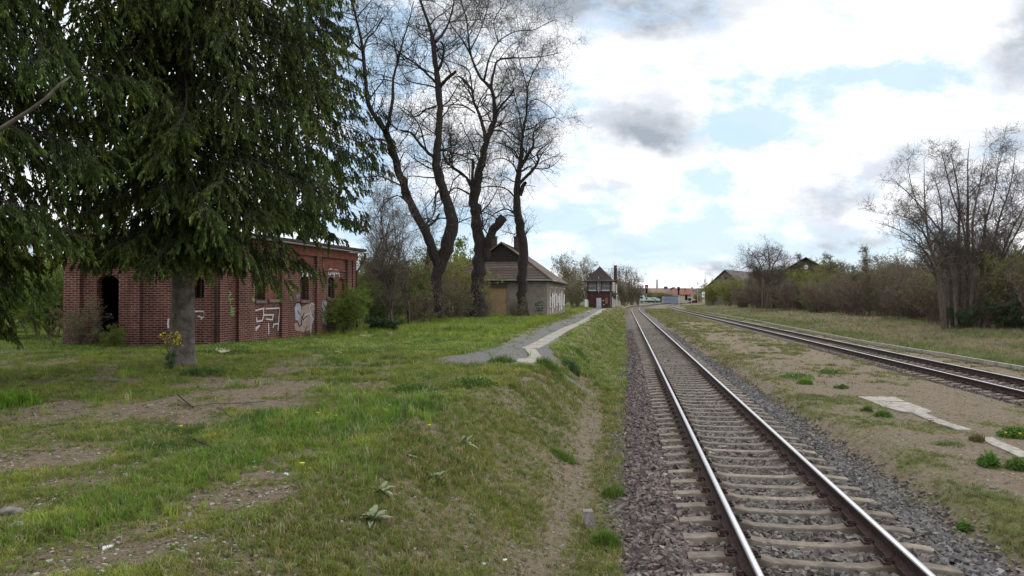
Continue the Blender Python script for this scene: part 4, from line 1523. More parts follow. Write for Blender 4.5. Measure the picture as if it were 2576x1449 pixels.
# front edge of the thicket runs from (u 1800, 190 m) to (u 2576, 45 m)
edge = [(1788, 185), (1850, 150), (1930, 122), (2010, 104), (2090, 92), (2170, 83), (2250, 75), (2330, 64), (2420, 60), (2520, 52), (2640, 46)]
eu = np.array([e[0] for e in edge], float); ey = np.array([e[1] for e in edge], float)
for row, (dy, k, hs) in enumerate([(0, 15, .80), (6, 16, 1.0), (14, 15, 1.15), (24, 12, 1.3)]):
    for i in range(k):
        u = 1830 + (2640 - 1830) * (i + rr.uniform(-.35, .35) + .5) / k
        Y = float(np.interp(u, eu, ey)) + dy * (1 + .004 * max(0, 2300 - u)) + rr.uniform(-1.5, 1.5)
        want = np.interp(u, [1800, 1900, 2000, 2200, 2350, 2450, 2600], [44, 70, 95, 98, 115, 140, 150]) * (.72 + .11 * row) * rr.uniform(.8, 1.15)
        H = want / FPX * Y + 2.3
        sc = H / 4.4
        r = rr.random()
        mark = [(1960, 'below the barn roof'), (2060, 'below the dark gable'), (2130, 'by the tall yellow-green bush'), (2210, 'around the pointed birches'), (2300, 'just right of the birches'),
                (2390, 'just left of the wide bare tree'), (2480, 'behind the wide bare tree stems'), (9999, 'at the right edge of the picture')]
        mk = [t_ for (lim_, t_) in mark if u < lim_][0]
        rown = ('foremost', 'second-row', 'third-row', 'rearmost')[row]
        kd = 'brown leafless' if r < .78 else 'olive budding'
        (sp1 if r < .5 else sp2 if r < .78 else sp3).append((X(u, Y), Y, sc * (.9 if r < .78 else .85), float(rr.uniform(.9, 1.15)), f'{rown} {kd} thicket bush {mk}'))
def tell_apart(*lists):
    seen = {}
    for l in lists:
        for i, s_ in enumerate(l): seen.setdefault(s_[-1], []).append((s_[0] / s_[1], l, i))
    for lab, items in seen.items():
        if len(items) < 2: continue
        items.sort(key=lambda q: q[0])
        wd = {2: ['left', 'right'], 3: ['left', 'middle', 'right']}.get(len(items), ['first', 'second', 'third', 'fourth', 'fifth', 'sixth'])
        for w_, (_, l, i) in zip(wd, items): l[i] = l[i][:-1] + (f'{lab}, {w_} one',)


tell_apart(sp1, sp2); tell_apart(sp3)
place(b1, sp1, LB, BR, rs=1); place(b2, sp2, LB, BR, rs=2)
place(b3, sp3, LG, GR, rs=3)
# brighter willow-like bushes by the barn
wl = generic('willow_bush', 'yellow-green leafing bush', 'bush', None, 6, 2.6, 18, 160, 900, 3000, 24, 'twig_grey', r0=.05, r3=.014, base_r=.8, leaf=(15000, .14, (.25, .28, .05)), hang=.4)
place(wl, [(X(1790, 190), 190, 1.15, 1.0, 'yellow-green leafing bush at the left corner of the grey barn'),
           (X(1835, 172), 172, 1.2, 1.0, 'yellow-green leafing bush in front of the barn gable'),
           (X(2075, 120), 120, 1.45, 1.0, 'tall yellow-green bush standing right of the roof with a round gable window'),
           (X(2030, 116), 116, 1.15, 1.0, 'yellow-green bush below the gable with the round window')], '', None, rs=5)
# thin young birches poking out
bi = generic('birch_tree', 'young birch', 'tree', None, 10, 1.3, 2, 90, 600, 2200, 25, 'bark_mid', r0=.10, r3=.012, base_r=.1, L1=(.8, 2.2), up=.35, leaf=(6000, .10, (.14, .155, .055)), hang=.4)
place(bi, [(X(2088, 112), 112, 1.05, 'slim young birch with pale leaves, second pointed top left of the wide bare tree'),
           (X(2182, 104), 104, 1.12, 'slim birch with a sharp pointed pale green top, nearest left of the wide bare tree'),
           (X(2015, 122), 122, 1.12, 'slim young birch rising beside the gable with the round window'),
           (X(2150, 100), 100, .78, 'low young birch between two taller birches')], '', None, rs=6)
# evergreen shrubs at the foot of the wide tree
ev = generic('evergreen_shrub', 'dark', 'shrub', None, 2.0, 1.3, 16, 120, 600, 1500, 26, 'twig_grey', r0=.02, r3=.006, base_r=.5, leaf=(9000, .10, (.060, .115, .042)))
place(ev, [(X(2425, 51), 51, .85, 'dark green leafy shrub at the foot of the wide bare tree'),
           (X(2570, 49), 49, 1.3, 'large dark green shrub at the right edge behind the kerb'),
           (X(2610, 62), 62, 3.0, 'tall green leafy tree-like shrub at the far right edge'),
           (X(2050, 98), 98, .9, 'small rounded green shrub at the front of the brown thicket'),
           (X(1866, 150), 150, 1.4, 'low green shrub below the smaller bare tree')], '', None, rs=7)

# ---- left: growth between brick building and grey house
br = generic('bramble', 'tangle', 'bush', None, 2.6, 1.5, 26, 130, 600, 1500, 31, 'twig_brown', r0=.03, r3=.008, base_r=.9, bend=.45, leaf=(3000, .08, (.27, .26, .09)))
place(br, [(X(1035, 45), 45, 1.0, 'brown tangle of stems left of the leaning tree foot'),
           (X(1135, 49.5), 49.5, 1.1, 'brown bramble tangle wrapped round the foot of the two-stemmed tree'),
           (X(1155, 53), 53, 1.15, 'brown bramble tangle between the two-stemmed and the forked tree'),
           (X(1188, 54.5), 54.5, 1.25, 'tall brown bramble climbing the forked tree'),
           (X(1218, 54), 54, .75, 'brown bramble at the left edge of the boarded opening'),
           (X(1292, 57), 57, .62, 'low twiggy bush at the foot of the slender tree by the grey wall'),
           (X(1075, 52), 52, 1.5, 'high brown thicket behind the leaning tree'),
           (X(182, 25.3), 25.3, .62, 'straggly brown and green bush hiding the foot of the wall left of the doorway')], '', None, rs=8)
gs = generic('green_bush', 'g', 'bush', None, 3.0, 1.7, 20, 150, 800, 2200, 32, 'twig_grey', r0=.02, r3=.006, base_r=.7, leaf=(16000, .085, (.17, .25, .03)))
place(gs, [(X(862, 34.3), 34.3, .80, 'bright green leafy bush growing against the graffiti wall corner'),
           (X(950, 42), 42, .95, 'green bush just right of the brick building corner'),
           (X(1000, 50), 50, 1.3, 'olive green bush behind the thin saplings'),
           (X(930, 52), 52, 1.5, 'tall yellow-green bush behind the brick building corner')], '', None, rs=9)
ol = generic('olive_bush', 'o', 'bush', None, 3.4, 1.9, 20, 150, 900, 2600, 33, 'twig_brown', r0=.025, r3=.008, base_r=.8, leaf=(12000, .10, (.28, .29, .065)))
OLG = 'hazy olive bushes behind the bare trees'
place(ol, [(X(u, Y), Y, s, ('nearer' if Y < 65 else 'farther') + ' olive bush ' + ('behind the brick corner' if u < 950 else 'behind the thin saplings' if u < 1020 else 'behind the leaning stem' if u < 1080 else 'behind the two-stemmed tree' if u < 1130 else 'behind the forked tree')) for (u, Y, s) in
           [(905, 62, 1.3), (960, 60, 1.35), (1010, 74, 1.6), (1060, 62, 1.35), (1110, 60, 1.4), (1150, 58, 1.3), (1090, 74, 1.7), (940, 76, 1.6), (1165, 68, 1.6)]],
      '', OLG, rs=10)
gb = dup(gs, (X(1160, 80), 80, .7), 1.0, 2.6, 'round green tree-like bush seen between the two big trunks')
# saplings
sa = generic('sapling', 's', 'tree', None, 8.5, 1.1, 2, 70, 480, 1500, 34, 'bark_mid', r0=.07, r3=.006, base_r=.15, L1=(.9, 2.6), up=.25, bend=.25, leaf=(3500, .05, (.24, .20, .11)))
SG = 'thin saplings in front of the leaning tree'
place(sa, [(X(975, 40), 40, 1.0, 'thin bare sapling with a low forked foot, left of the leaning tree'),
           (X(992, 40.5), 40.5, 1.12, 'straight thin sapling close left of the leaning tree'),
           (X(1030, 43), 43, .95, 'thin crooked sapling right against the leaning stem'),
           (X(925, 46), 46, .95, 'thin sapling behind the brick building corner'),
           (X(945, 50), 50, 1.25, 'pale budding sapling behind the gutter end'),
           (X(1060, 55), 55, 1.1, 'sapling behind the two-stemmed tree')], '', SG, rs=11)
# juniper like low dark bush right of the dark heap
jn = generic('dark_green_shrub', 'small feathery dark green shrub beside the heap at the brick corner', 'shrub', None, 1.0, .9, 24, 140, 700, 1500, 35, 'twig_grey', r0=.012, r3=.004, base_r=.4, leaf=(6000, .07, (.040, .080, .028)))
place(jn, [(X(962, 36), 36, .95, 'small feathery dark green shrub beside the heap at the brick corner'),
           ], '', None, rs=12)
# far left behind the spruces
place(gs, [(X(285, 25), 25, .26, 'low green weedy bush below the doorway of the brick building'),
           (X(120, 31), 31, 1.15, 'green bush left of the brick building corner'),
           (X(60, 40), 40, 1.4, 'yellow-green bush under the spruce at the left edge'),
           (X(-20, 34), 34, 1.5, 'green bush at the far left edge')], '', None, first=False, rs=13)
place(ol, [(X(90, 60), 60, 1.6, 'yellow-green hedge bush far left behind the spruce'),
           (X(20, 64), 64, 1.6, 'yellow-green hedge bush at the left edge in the distance'),
           (X(150, 58), 58, 1.4, 'yellow-green hedge bush just left of the brick building')], '', None, first=False, rs=14)

# trees behind the houses
bt = generic('leafing_tree', 't', 'tree', None, 11, 4.2, 5, 110, 700, 2200, 41, 'bark_mid', r0=.16, r3=.016, base_r=.4, up=.3, leaf=(7000, .22, (.28, .25, .15)))
place(bt, [(X(1438, 150), 150, .98, 'round leafing tree behind the gap between grey house and signal box'),
           (X(1478, 158), 158, .95, 'round leafing tree directly left of the signal box roof'),
           (X(1455, 128), 128, .55, 'low bushy tree left of the signal box wall'),
           (X(1420, 132), 132, .5, 'low bushy tree behind the far corner of the grey house'),
           (X(1565, 185), 185, .72, 'bushy tree right behind the signal box chimney')], '', None, rs=15)
pt = generic('bare_far_tree', 'p', 'tree', None, 12, 3.0, 9, 90, 500, 1500, 42, 'bark_mid', r0=.16, r3=.02, base_r=.5, up=.4, leaf=(1500, .2, (.12, .11, .07)))
place(pt, [(X(1566, 205), 205, .95, 'bare tree just right of the signal box chimney'),
           (X(1588, 220), 220, .98, 'upright bare tree with several thin stems, left of the lit signal'),
           (X(1604, 235), 235, .85, 'bare tree right of the upright one, above the lorry cab'),
           (X(1545, 210), 210, .9, 'bare tree behind the signal box')], '', None, rs=16)
ft = 'dark bush'
place(b2, [(X(1570, 190), 190, 1.3, 'dark bush right of the signal box wall'), (X(1592, 225), 225, 1.3, 'dark bush below the upright bare tree'),
           (X(1400, 105), 105, .9, 'grey bush at the far end of the grey house wall'), (X(1450, 118), 118, .95, 'grey bush left of the signal box door')], '', None, first=False, rs=17)
place(wl, [(X(1632, 330), 330, .95, 'yellow-green bush behind the lorry cab'), (X(1660, 345), 345, .9, 'dull green bush behind the lorry bed'),
           (X(1684, 345), 345, .8, 'green bush in front of the red roof'), (X(1755, 330), 330, .8, 'dark bush at the right end of the red-roofed building')], '', None, first=False, rs=18)


# ------------------------------------------------------------------ spruces
def finger_tmpl(rng):
    out = []
    for _ in range(5):
        b = rng.normal(size=2) * .05
        V = [(0, 0, 0)]
        for k in range(3):
            a = k * 2.094 + rng.uniform(-.3, .3)
            V.append((.38, math.cos(a) * .12 + b[0], math.sin(a) * .12 + b[1]))
        V.append((1, b[0], b[1]))
        F = []
        for k in range(3):
            F.append((0, 1 + (k + 1) % 3, 1 + k)); F.append((1 + k, 1 + (k + 1) % 3, 4))
        out.append((np.array(V), np.array(F)))
    return out


def orient(tm, pos, d, L, W, rng):
    """place template along direction d"""
    n = len(pos)
    ref = np.where(np.abs(d[:, 2:3]) < .9, np.array([0, 0, 1.]), np.array([1., 0, 0]))
    a = np.cross(ref, d); a /= np.linalg.norm(a, axis=1, keepdims=True)
    b = np.cross(d, a)
    pick = rng.integers(0, len(tm), n)
    Vs, Fs, Is, base = [], [], [], 0
    for ti, (TV, TF) in enumerate(tm):
        idx = np.nonzero(pick == ti)[0]
        V = pos[idx, None, :] + TV[None, :, 0:1] * L[idx, None, None] * d[idx, None, :] + TV[None, :, 1:2] * W[idx, None, None] * a[idx, None, :] + TV[None, :, 2:3] * W[idx, None, None] * b[idx, None, :]
        Vs.append(V.reshape(-1, 3)); Is.append(np.repeat(idx, len(TV)))
        Fs.append((TF[None] + (base + np.arange(len(idx)) * len(TV))[:, None, None]).reshape(-1, 3)); base += len(idx) * len(TV)
    return np.concatenate(Vs), [np.concatenate(Fs).astype(np.int32)], np.concatenate(Is)


FT = finger_tmpl(np.random.default_rng(3))


def spruce(label, x, y, zc0, zc1, Rfun, nbr, seed, trunk_r, H, sec=22, fing=13, flen=.17, bareback=.25, colA=(.070, .104, .020), azs=None, group=None, keepf=None):
    rng = np.random.default_rng(seed)
    z0 = float(land(x, y))
    t = thing('spruce_tree', label, 'tree', (x, y, z0), group)
    zz = np.concatenate([np.linspace(-.15, .5, 5), np.linspace(.8, H, 24)])
    P = np.stack([x + .05 * np.sin(zz * .9), y + .04 * np.cos(zz * .7), z0 + zz], -1)
    rr_ = trunk_r * (1 - zz / H * .85) * (1 + .45 * np.exp(-np.maximum(zz, 0) / .28))
    v, f = tubes_batch(P[None], rr_[None], 20)
    # buttress the foot and roughen the bark outline
    zr = v[:, 2] - z0
    ang = np.arctan2(v[:, 1] - y, v[:, 0] - x)
    k = 1 + .16 * np.exp(-np.maximum(zr, 0) / .35) * np.cos(ang * 5 + 1) + .04 * (vnoise(ang * 3, zr * 2.2, 5) - .5)
    v[:, 0] = x + (v[:, 0] - x) * k; v[:, 1] = y + (v[:, 1] - y) * k
    mesh_obj('trunk', v, [f], M['bark_spruce'], t, smooth=True)
    # primary branches
    n = nbr
    h = zc0 + (zc1 - zc0) * (np.arange(n) + rng.random(n)) / n
    az = (np.arange(n) * 2.399963 + rng.uniform(-.4, .4, n)) if azs is None else azs(n, rng)
    Lb = Rfun(h, az) * rng.uniform(.72, 1.1, n)
    S = 12
    s = np.linspace(0, 1, S)[None]
    up0 = rng.uniform(-.30, .12, n)[:, None]
    dir_ = np.stack([np.cos(az), np.sin(az)], -1)
    horiz = Lb[:, None] * s
    dz = Lb[:, None] * (up0 * s - .42 * s ** 1.6 + .20 * s ** 4)
    P = np.zeros((n, S, 3))
    side = rng.uniform(-.12, .12, n)[:, None] * Lb[:, None] * s ** 2
    P[:, :, 0] = x + dir_[:, 0:1] * horiz - dir_[:, 1:2] * side
    P[:, :, 1] = y + dir_[:, 1:2] * horiz + dir_[:, 0:1] * side
    P[:, :, 2] = z0 + h[:, None] + dz
    if keepf is not None:
        kp = keepf(P); P, Lb = P[kp], Lb[kp]; n = len(P)
    R = np.linspace(1, .12, S)[None] ** 1.4 * (.014 + .008 * Lb[:, None])
    V, F = [], []
    v, f = tubes_batch(P, R, 5); acc(V, F, v, f)
    # secondary
    m = n * sec
    bi_ = np.repeat(np.arange(n), sec)
    tt = bareback + (1 - bareback) * rng.random(m) ** .85
    ff = tt * (S - 1); ii = np.minimum(ff.astype(int), S - 2); ff -= ii
    p0 = P[bi_, ii] * (1 - ff[:, None]) + P[bi_, ii + 1] * ff[:, None]
    tan = P[bi_, ii + 1] - P[bi_, ii]; tan /= np.linalg.norm(tan, axis=1, keepdims=True)
    sd = np.cross(tan, [0, 0, 1.]); sd /= np.maximum(np.linalg.norm(sd, axis=1, keepdims=True), 1e-6)
    sd *= np.where(rng.random(m) < .5, 1, -1)[:, None]
    d = tan * rng.uniform(.35, .9, m)[:, None] + sd * rng.uniform(.3, 1, m)[:, None] + np.array([0, 0, -.6]) * rng.uniform(.1, 2.2, m)[:, None]
    d /= np.linalg.norm(d, axis=1, keepdims=True)
    L2 = (.30 + .22 * Lb[bi_] * (1 - tt * .6)) * rng.uniform(.5, 1.2, m)
    S2 = 6
    Q = np.zeros((m, S2, 3)); Q[:, 0] = p0
    for k in range(1, S2):
        d = d + np.array([0, 0, -.16]) + rng.normal(size=(m, 3)) * .07
        d /= np.linalg.norm(d, axis=1, keepdims=True)
        Q[:, k] = Q[:, k - 1] + d * (L2 / (S2 - 1))[:, None]
    v, f = tubes_batch(Q, np.repeat(np.linspace(.009, .004, S2)[None], m, 0), 3); acc(V, F, v, f)
    mesh_obj('branches', np.concatenate(V), [np.concatenate(F)], M['bark_dark'], t)
    # shoots
    q = m * fing
    qi = np.repeat(np.arange(m), fing)
    tq = rng.random(q) ** .8
    ff = tq * (S2 - 1); ii = np.minimum(ff.astype(int), S2 - 2); ff -= ii
    p = Q[qi, ii] * (1 - ff[:, None]) + Q[qi, ii + 1] * ff[:, None]
    tan = Q[qi, ii + 1] - Q[qi, ii]; tan /= np.maximum(np.linalg.norm(tan, axis=1, keepdims=True), 1e-9)
    r = rng.normal(size=(q, 3)); r -= (r * tan).sum(1, keepdims=True) * tan; r /= np.linalg.norm(r, axis=1, keepdims=True)
    d = tan * .9 + r * rng.uniform(.2, .8, q)[:, None] + np.array([0, 0, -.45])
    d /= np.linalg.norm(d, axis=1, keepdims=True)
    L = flen * rng.uniform(.55, 1.35, q)
    W = flen * rng.uniform(1.05, 1.55, q)
    V, F, I = orient(FT, p, d, L, W, rng)
    tint = rng.random((n, 1)) * .6 + .75
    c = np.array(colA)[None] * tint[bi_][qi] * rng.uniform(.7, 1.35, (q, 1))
    c = c * .62 + np.array([[.120, .175, .036]]) * (tq[:, None] ** 3) * rng.random((q, 1)) * (.5 + tint[bi_][qi] * .5)  # inner shadow and bright tips of the sprays are put into the colour
    warm = (rng.random((n, 1)) < .12)[bi_][qi]
    c = np.where(warm, c * np.array([1.4, 1.1, .8]), c)
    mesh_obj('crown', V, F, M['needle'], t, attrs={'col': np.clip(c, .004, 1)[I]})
    return t


xs, ys_ = gp(455, 922, .7)[:2]


def Rmain(h, az):
    # wider towards the right (azimuth 0) than to the back; lower branches long
    base = np.interp(h, [3.1, 3.7, 5.0, 7.5, 12.0, 17], [2.2, 2.9, 3.8, 4.4, 3.9, 1.6])
    return base * (.92 + .12 * np.cos(az))


spruce('large dark spruce with a grey trunk standing in front of the brick building', float(xs), float(ys_), 3.15, 17, Rmain, 420, 51, .29, 21,
       sec=27, fing=34, flen=.118, bareback=.05)


def Rleft(h, az):
    return np.interp(h, [2.1, 3.2, 4.4, 8, 13, 18], [2.1, 2.6, 3.8, 4.2, 3.0, .8]) + 0 * az


spruce('closer dark spruce whose branches reach in from the left edge', -11.1, 12.6, 2.1, 15, Rleft, 430, 52, .3, 19,
       sec=27, fing=32, flen=.112, bareback=.1, colA=(.068, .112, .022))


# second spruce-like tree behind, right: thinner and more open
def Rback(h, az):
    return np.interp(h, [6.0, 9, 13, 18, 22], [2.6, 4.6, 4.9, 3.6, 1.2]) + 0 * az


spruce('thinner open spruce behind the big one, its twigs against the sky', X(775, 44), 44, 6.2, 22, Rback, 150, 53, .20, 24,
       sec=24, fing=13, flen=.24, bareback=.15, colA=(.055, .085, .026))


# ------------------------------------------------------------------ walls
UP = np.array([0, 0, 1.])


class Wall:
    def __init__(s, P, Q, z0, z1):
        s.P, s.Q = np.array(P, float)[:2], np.array(Q, float)[:2]
        s.L = float(np.linalg.norm(s.Q - s.P)); s.e = (s.Q - s.P) / s.L
        n = np.array([s.e[1], -s.e[0]])
        if n @ (-s.P) < 0: n = -n
        s.n = n; s.z0, s.z1 = z0, z1
        s.E = np.array([*s.e, 0]); s.N = np.array([*n, 0])

    def pt(s, a, z, d=0.0):
        p = s.P + s.e * a + s.n * d
        return np.array([p[0], p[1], z])

    def pix(s, u, v):
        r = ray(u, v)
        A = np.array([[s.e[0], -r[0]], [s.e[1], -r[1]]])
        a, t = np.linalg.solve(A, -s.P)
        return float(a), float(CAMZ + r[2] * t)

    def hole(s, u0, v0, u1, v1, arch=0.0):
        """opening from picture corners (left top, right bottom)"""
        um, vm = (u0 + u1) / 2, (v0 + v1) / 2
        a0, a1 = s.pix(u0, vm)[0], s.pix(u1, vm)[0]
        return [min(a0, a1), max(a0, a1), s.pix(um, v1)[1], s.pix(um, v0)[1], arch]


def wall_mb(W, holes, th=.3, mb=None):
    mb = mb or MB()
    xs = sorted({0, W.L, *[h[0] for h in holes], *[h[1] for h in holes]})
    zs = sorted({W.z0, W.z1, *[h[2] for h in holes], *[h[3] for h in holes]})
    for i in range(len(xs) - 1):
        for j in range(len(zs) - 1):
            xm, zm = (xs[i] + xs[i + 1]) / 2, (zs[j] + zs[j + 1]) / 2
            if any(h[0] < xm < h[1] and h[2] < zm < h[3] for h in holes):
                continue
            q = [W.pt(xs[i], zs[j]), W.pt(xs[i + 1], zs[j]), W.pt(xs[i + 1], zs[j + 1]), W.pt(xs[i], zs[j + 1])]
            mb.add(q, [(0, 1, 2, 3)])
            # back face
            q = [W.pt(xs[i], zs[j], -th), W.pt(xs[i + 1], zs[j], -th), W.pt(xs[i + 1], zs[j + 1], -th), W.pt(xs[i], zs[j + 1], -th)]
            mb.add(q, [(3, 2, 1, 0)])
    for (a0, a1, z0, z1, arch) in holes:
        c = [(a0, z0), (a1, z0), (a1, z1), (a0, z1)]
        for k in range(4):
            p, q = c[k], c[(k + 1) % 4]
            mb.add([W.pt(*p), W.pt(*q), W.pt(*q, -th), W.pt(*p, -th)], [(0, 1, 2, 3)])
        if arch:
            n = 8
            am = (a0 + a1) / 2
            for sgn in (-1, 1):
                e = a0 if sgn < 0 else a1
                ps = []
                for k in range(n + 1):
                    a = e + (am - e) * k / n
                    ps.append((a, z1 - arch * ((a - am) / ((a1 - a0) / 2)) ** 2))
                for k in range(n):
                    (p, zp), (q, zq) = ps[k], ps[k + 1]
                    mb.add([W.pt(p, zp, .0015), W.pt(q, zq, .0015), W.pt(q, z1 + .003, .0015), W.pt(p, z1 + .003, .0015)], [(0, 1, 2, 3)])
                    mb.add([W.pt(p, zp, .0015), W.pt(q, zq, .0015), W.pt(q, zq, -th * .9), W.pt(p, zp, -th * .9)], [(0, 1, 2, 3)])
    return mb


def slab_on(W, a0, a1, z0, z1, d0, d1, mb):
    c = (W.pt((a0 + a1) / 2, (z0 + z1) / 2, (d0 + d1) / 2))
    mb.box(c, (abs(a1 - a0), abs(d1 - d0), abs(z1 - z0)), W.E, W.N, UP)


def strokes(W, name, lines, width, mat, parent, conv=None, d=.006):
    """painted lines on a wall, given in picture points"""
    mb = MB()
    for ln in lines:
        w = width
        if isinstance(ln, tuple): ln, w = ln
        p = [W.pix(*(conv(x, y) if conv else (x, y))) for x, y in ln]
        for i in range(len(p) - 1):
            a, b = np.array(p[i]), np.array(p[i + 1])
            t = b - a; L = np.linalg.norm(t)
            if L < 1e-4: continue
            t /= L; n = np.array([-t[1], t[0]]) * w / 2
            a2, b2 = a - t * w * .3, b + t * w * .3
            q = [a2 - n, b2 - n, b2 + n, a2 + n]
            dd = d + .0012 * (i % 3)
            V = [W.pt(x, z, dd) for x, z in q] + [W.pt(x, z, dd - .003) for x, z in q]
            mb.add(V, [(0, 1, 2, 3), (0, 4, 5, 1), (1, 5, 6, 2), (2, 6, 7, 3), (3, 7, 4, 0)])
    return mb.build(name, mat, parent)


def blobs(W, name, polys, mat, parent, conv=None, d=.004):
    mb = MB()
    for k, pl in enumerate(polys):
        p = [W.pix(*(conv(x, y) if conv else (x, y))) for x, y in pl]
        dd = d + .0007 * k
        mb.prism([W.pt(a, z, dd) for a, z in p], W.N * .0004)
    return mb.build(name, mat, parent)


# ------------------------------------------------------------------ brick building
def cz(x, y): return 134.2 + .3255 * x, (840 + y * .4852) * .6708     # zoomed detail -> picture


PA, PB = np.array([-16.35, 26.2]), np.array([-10.72, 26.1])
dr = np.array([.25, .968]); dr /= np.linalg.norm(dr)
PC = PB + dr * 10.72
bb = thing('brick_building', 'derelict red brick building with graffiti, flat roof and dark doorway behind the big spruce', 'building', (float(PB[0]), float(PB[1]), .7))
ZE = 4.72
W1 = Wall(PA, PB, .45, ZE)
W2 = Wall(PB, PC, .35, ZE)
back = np.array([-.968, .25])
PD = PC + np.array([-9.5, 3.0]); PE = PA + np.array([1.4, 9.0])
h_door = W1.hole(*cz(335, 390), *cz(505, 872), .22); h_door[2] = .62
h_up = W1.hole(*cz(352, 130), *cz(452, 232))
h_w0 = W1.hole(540 + 0, 676, 0, 0) if False else W1.hole(*cz(1085, 410), *cz(1165, 575), .12)
h1a = W2.hole(*cz(1560, 405), *cz(1637, 590), .14)
h1b = W2.hole(*cz(1662, 400), *cz(1746, 582), .14)
h2 = W2.hole(*cz(1910, 404), *cz(1974, 588), .14)
h3a = W2.hole(*cz(2120, 412), *cz(2172, 572), .13)
h3b = W2.hole(*cz(2197, 418), *cz(2250, 572), .13)
mb = wall_mb(W1, [h_door, h_up, h_w0], .34)
mb.build('front_wall', M['brick'], bb, uv=True)
wall_mb(W2, [h1a, h1b, h2, h3a, h3b], .34).build('side_wall', M['brick'], bb, uv=True)
mb = MB()
for a, b in ((PC, PD), (PD, PE), (PE, PA)):
    W = Wall(a, b, .3, ZE)
    mb.add([W.pt(0, .3), W.pt(W.L, .3), W.pt(W.L, ZE), W.pt(0, ZE)], [(0, 1, 2, 3)])
mb.build('rear_wall', M['brick'], bb, uv=True)


def piers(W, us, name, wpx=(.42,)):
    for u in us:
        a = W.pix(u, 740)[0]
        m = MB(); slab_on(W, a - .42 if a > .5 else a, a + (0 if a > .5 else .42), W.z0, ZE - .38, -.05, .13, m)
        m.build('pilaster', M['brick'], bb, uv=True)


piers(W1, [cz(222, 0)[0], cz(682, 0)[0]], 'p')
m = MB(); slab_on(W1, W1.L - .45, W1.L + .13, .45, ZE - .38, -.05, .131, m); m.build('pilaster', M['brick'], bb, uv=True)
m = MB(); slab_on(W1, 0, .52, .45, ZE - .38, -.05, .132, m); m.build('pilaster', M['brick'], bb, uv=True)
m = MB(); slab_on(W2, 0.02, .40, .35, ZE - .38, -.05, .125, m); m.build('pilaster', M['brick'], bb, uv=True)
piers(W2, [cz(1465, 0)[0], cz(1790, 0)[0], cz(2055, 0)[0], cz(2287, 0)[0]], 'p')
m = MB(); slab_on(W2, W2.L - .38, W2.L, .35, ZE - .38, -.05, .125, m); m.build('pilaster', M['brick'], bb, uv=True)
# frieze band under the eaves and string course
for W in (W1, W2):
    m = MB(); slab_on(W, 0, W.L + .1, ZE - .38, ZE, -.05, .15, m); slab_on(W, 0.01, W.L, ZE - 1.0, ZE - .94, -.05, .07, m)
    m.build('string_course', M['brick_plain'], bb, uv=True)
    # rendered panels between pilasters
edges = [.45] + [W2.pix(cz(x, 0)[0], 700)[0] for x in (1465, 1790, 2055, 2287)]
for i in range(1, 4):
    m = MB(); slab_on(W2, edges[i] + .25, edges[i + 1] - .65, ZE - .86, ZE - .42, -.02, .025, m); m.build('frieze_panel', M['brick_plain'], bb)
# roof
m = MB()
ov = .42
outl = [PA + np.array([-.3, -ov]), PB + np.array([ov * .7, -ov]), PC + dr * .55 + W2.n * ov, PD + np.array([0, .5]), PE + np.array([-.4, .4])]
poly = [np.array([p[0], p[1], ZE + .10]) for p in outl]
m.prism(poly, (0, 0, .12))
roof = m.build('roof', M['roof_felt'], bb)
for k, (a, b) in enumerate(((outl[0], outl[1]), (outl[1], outl[2]))):
    m = MB()
    a3, b3 = np.array([*a, ZE + .08]), np.array([*b, ZE + .03 if k else ZE + .08])
    e = (b3 - a3) / np.linalg.norm(b3 - a3); n = np.array([e[1], -e[0], 0])
    if n @ (-a3) < 0: n = -n
    prof = [(math.cos(t) * .075, math.sin(t) * .075) for t in np.linspace(math.pi, 2 * math.pi, 7)]
    V = [];
    for p in (a3, b3):
        for (q, z) in prof + [(q * .85, z * .85) for q, z in prof[::-1]]:
            V.append(p + n * (q + .08) + UP * z)
    K = 14
    F = [[i, (i + 1) % K, K + (i + 1) % K, K + i] for i in range(K)] + [list(range(K)), list(range(K, 2 * K))[::-1]]
    m.add(V, F)
    g = m.build('gutter', M['gutter'], bb, smooth=False)
# downpipes
a = W1.pix(cz(1280, 0)[0], 740)[0]
m = MB(); q = W1.pt(a, 0, .24)
m.tube([(q[0], q[1], .6), (q[0], q[1], 4.3), (q[0] - W1.N[0] * 0 + .02, q[1] - .25, ZE + .02)], .06, 8); m.build('downpipe', M['pipe'], bb, smooth=True)
q = W2.pt(W2.L - .05, 0, .16); g = outl[2]
m = MB(); m.tube([(q[0], q[1], .5), (q[0], q[1], 3.72), (q[0] + .05, q[1], 3.82), (g[0] - .1, g[1] - .15, 4.30), (g[0] - .06, g[1] - .1, 4.42), (g[0] - .06, g[1] - .1, ZE)], .06, 8)
m.build('downpipe', M['pipe'], bb, smooth=True)
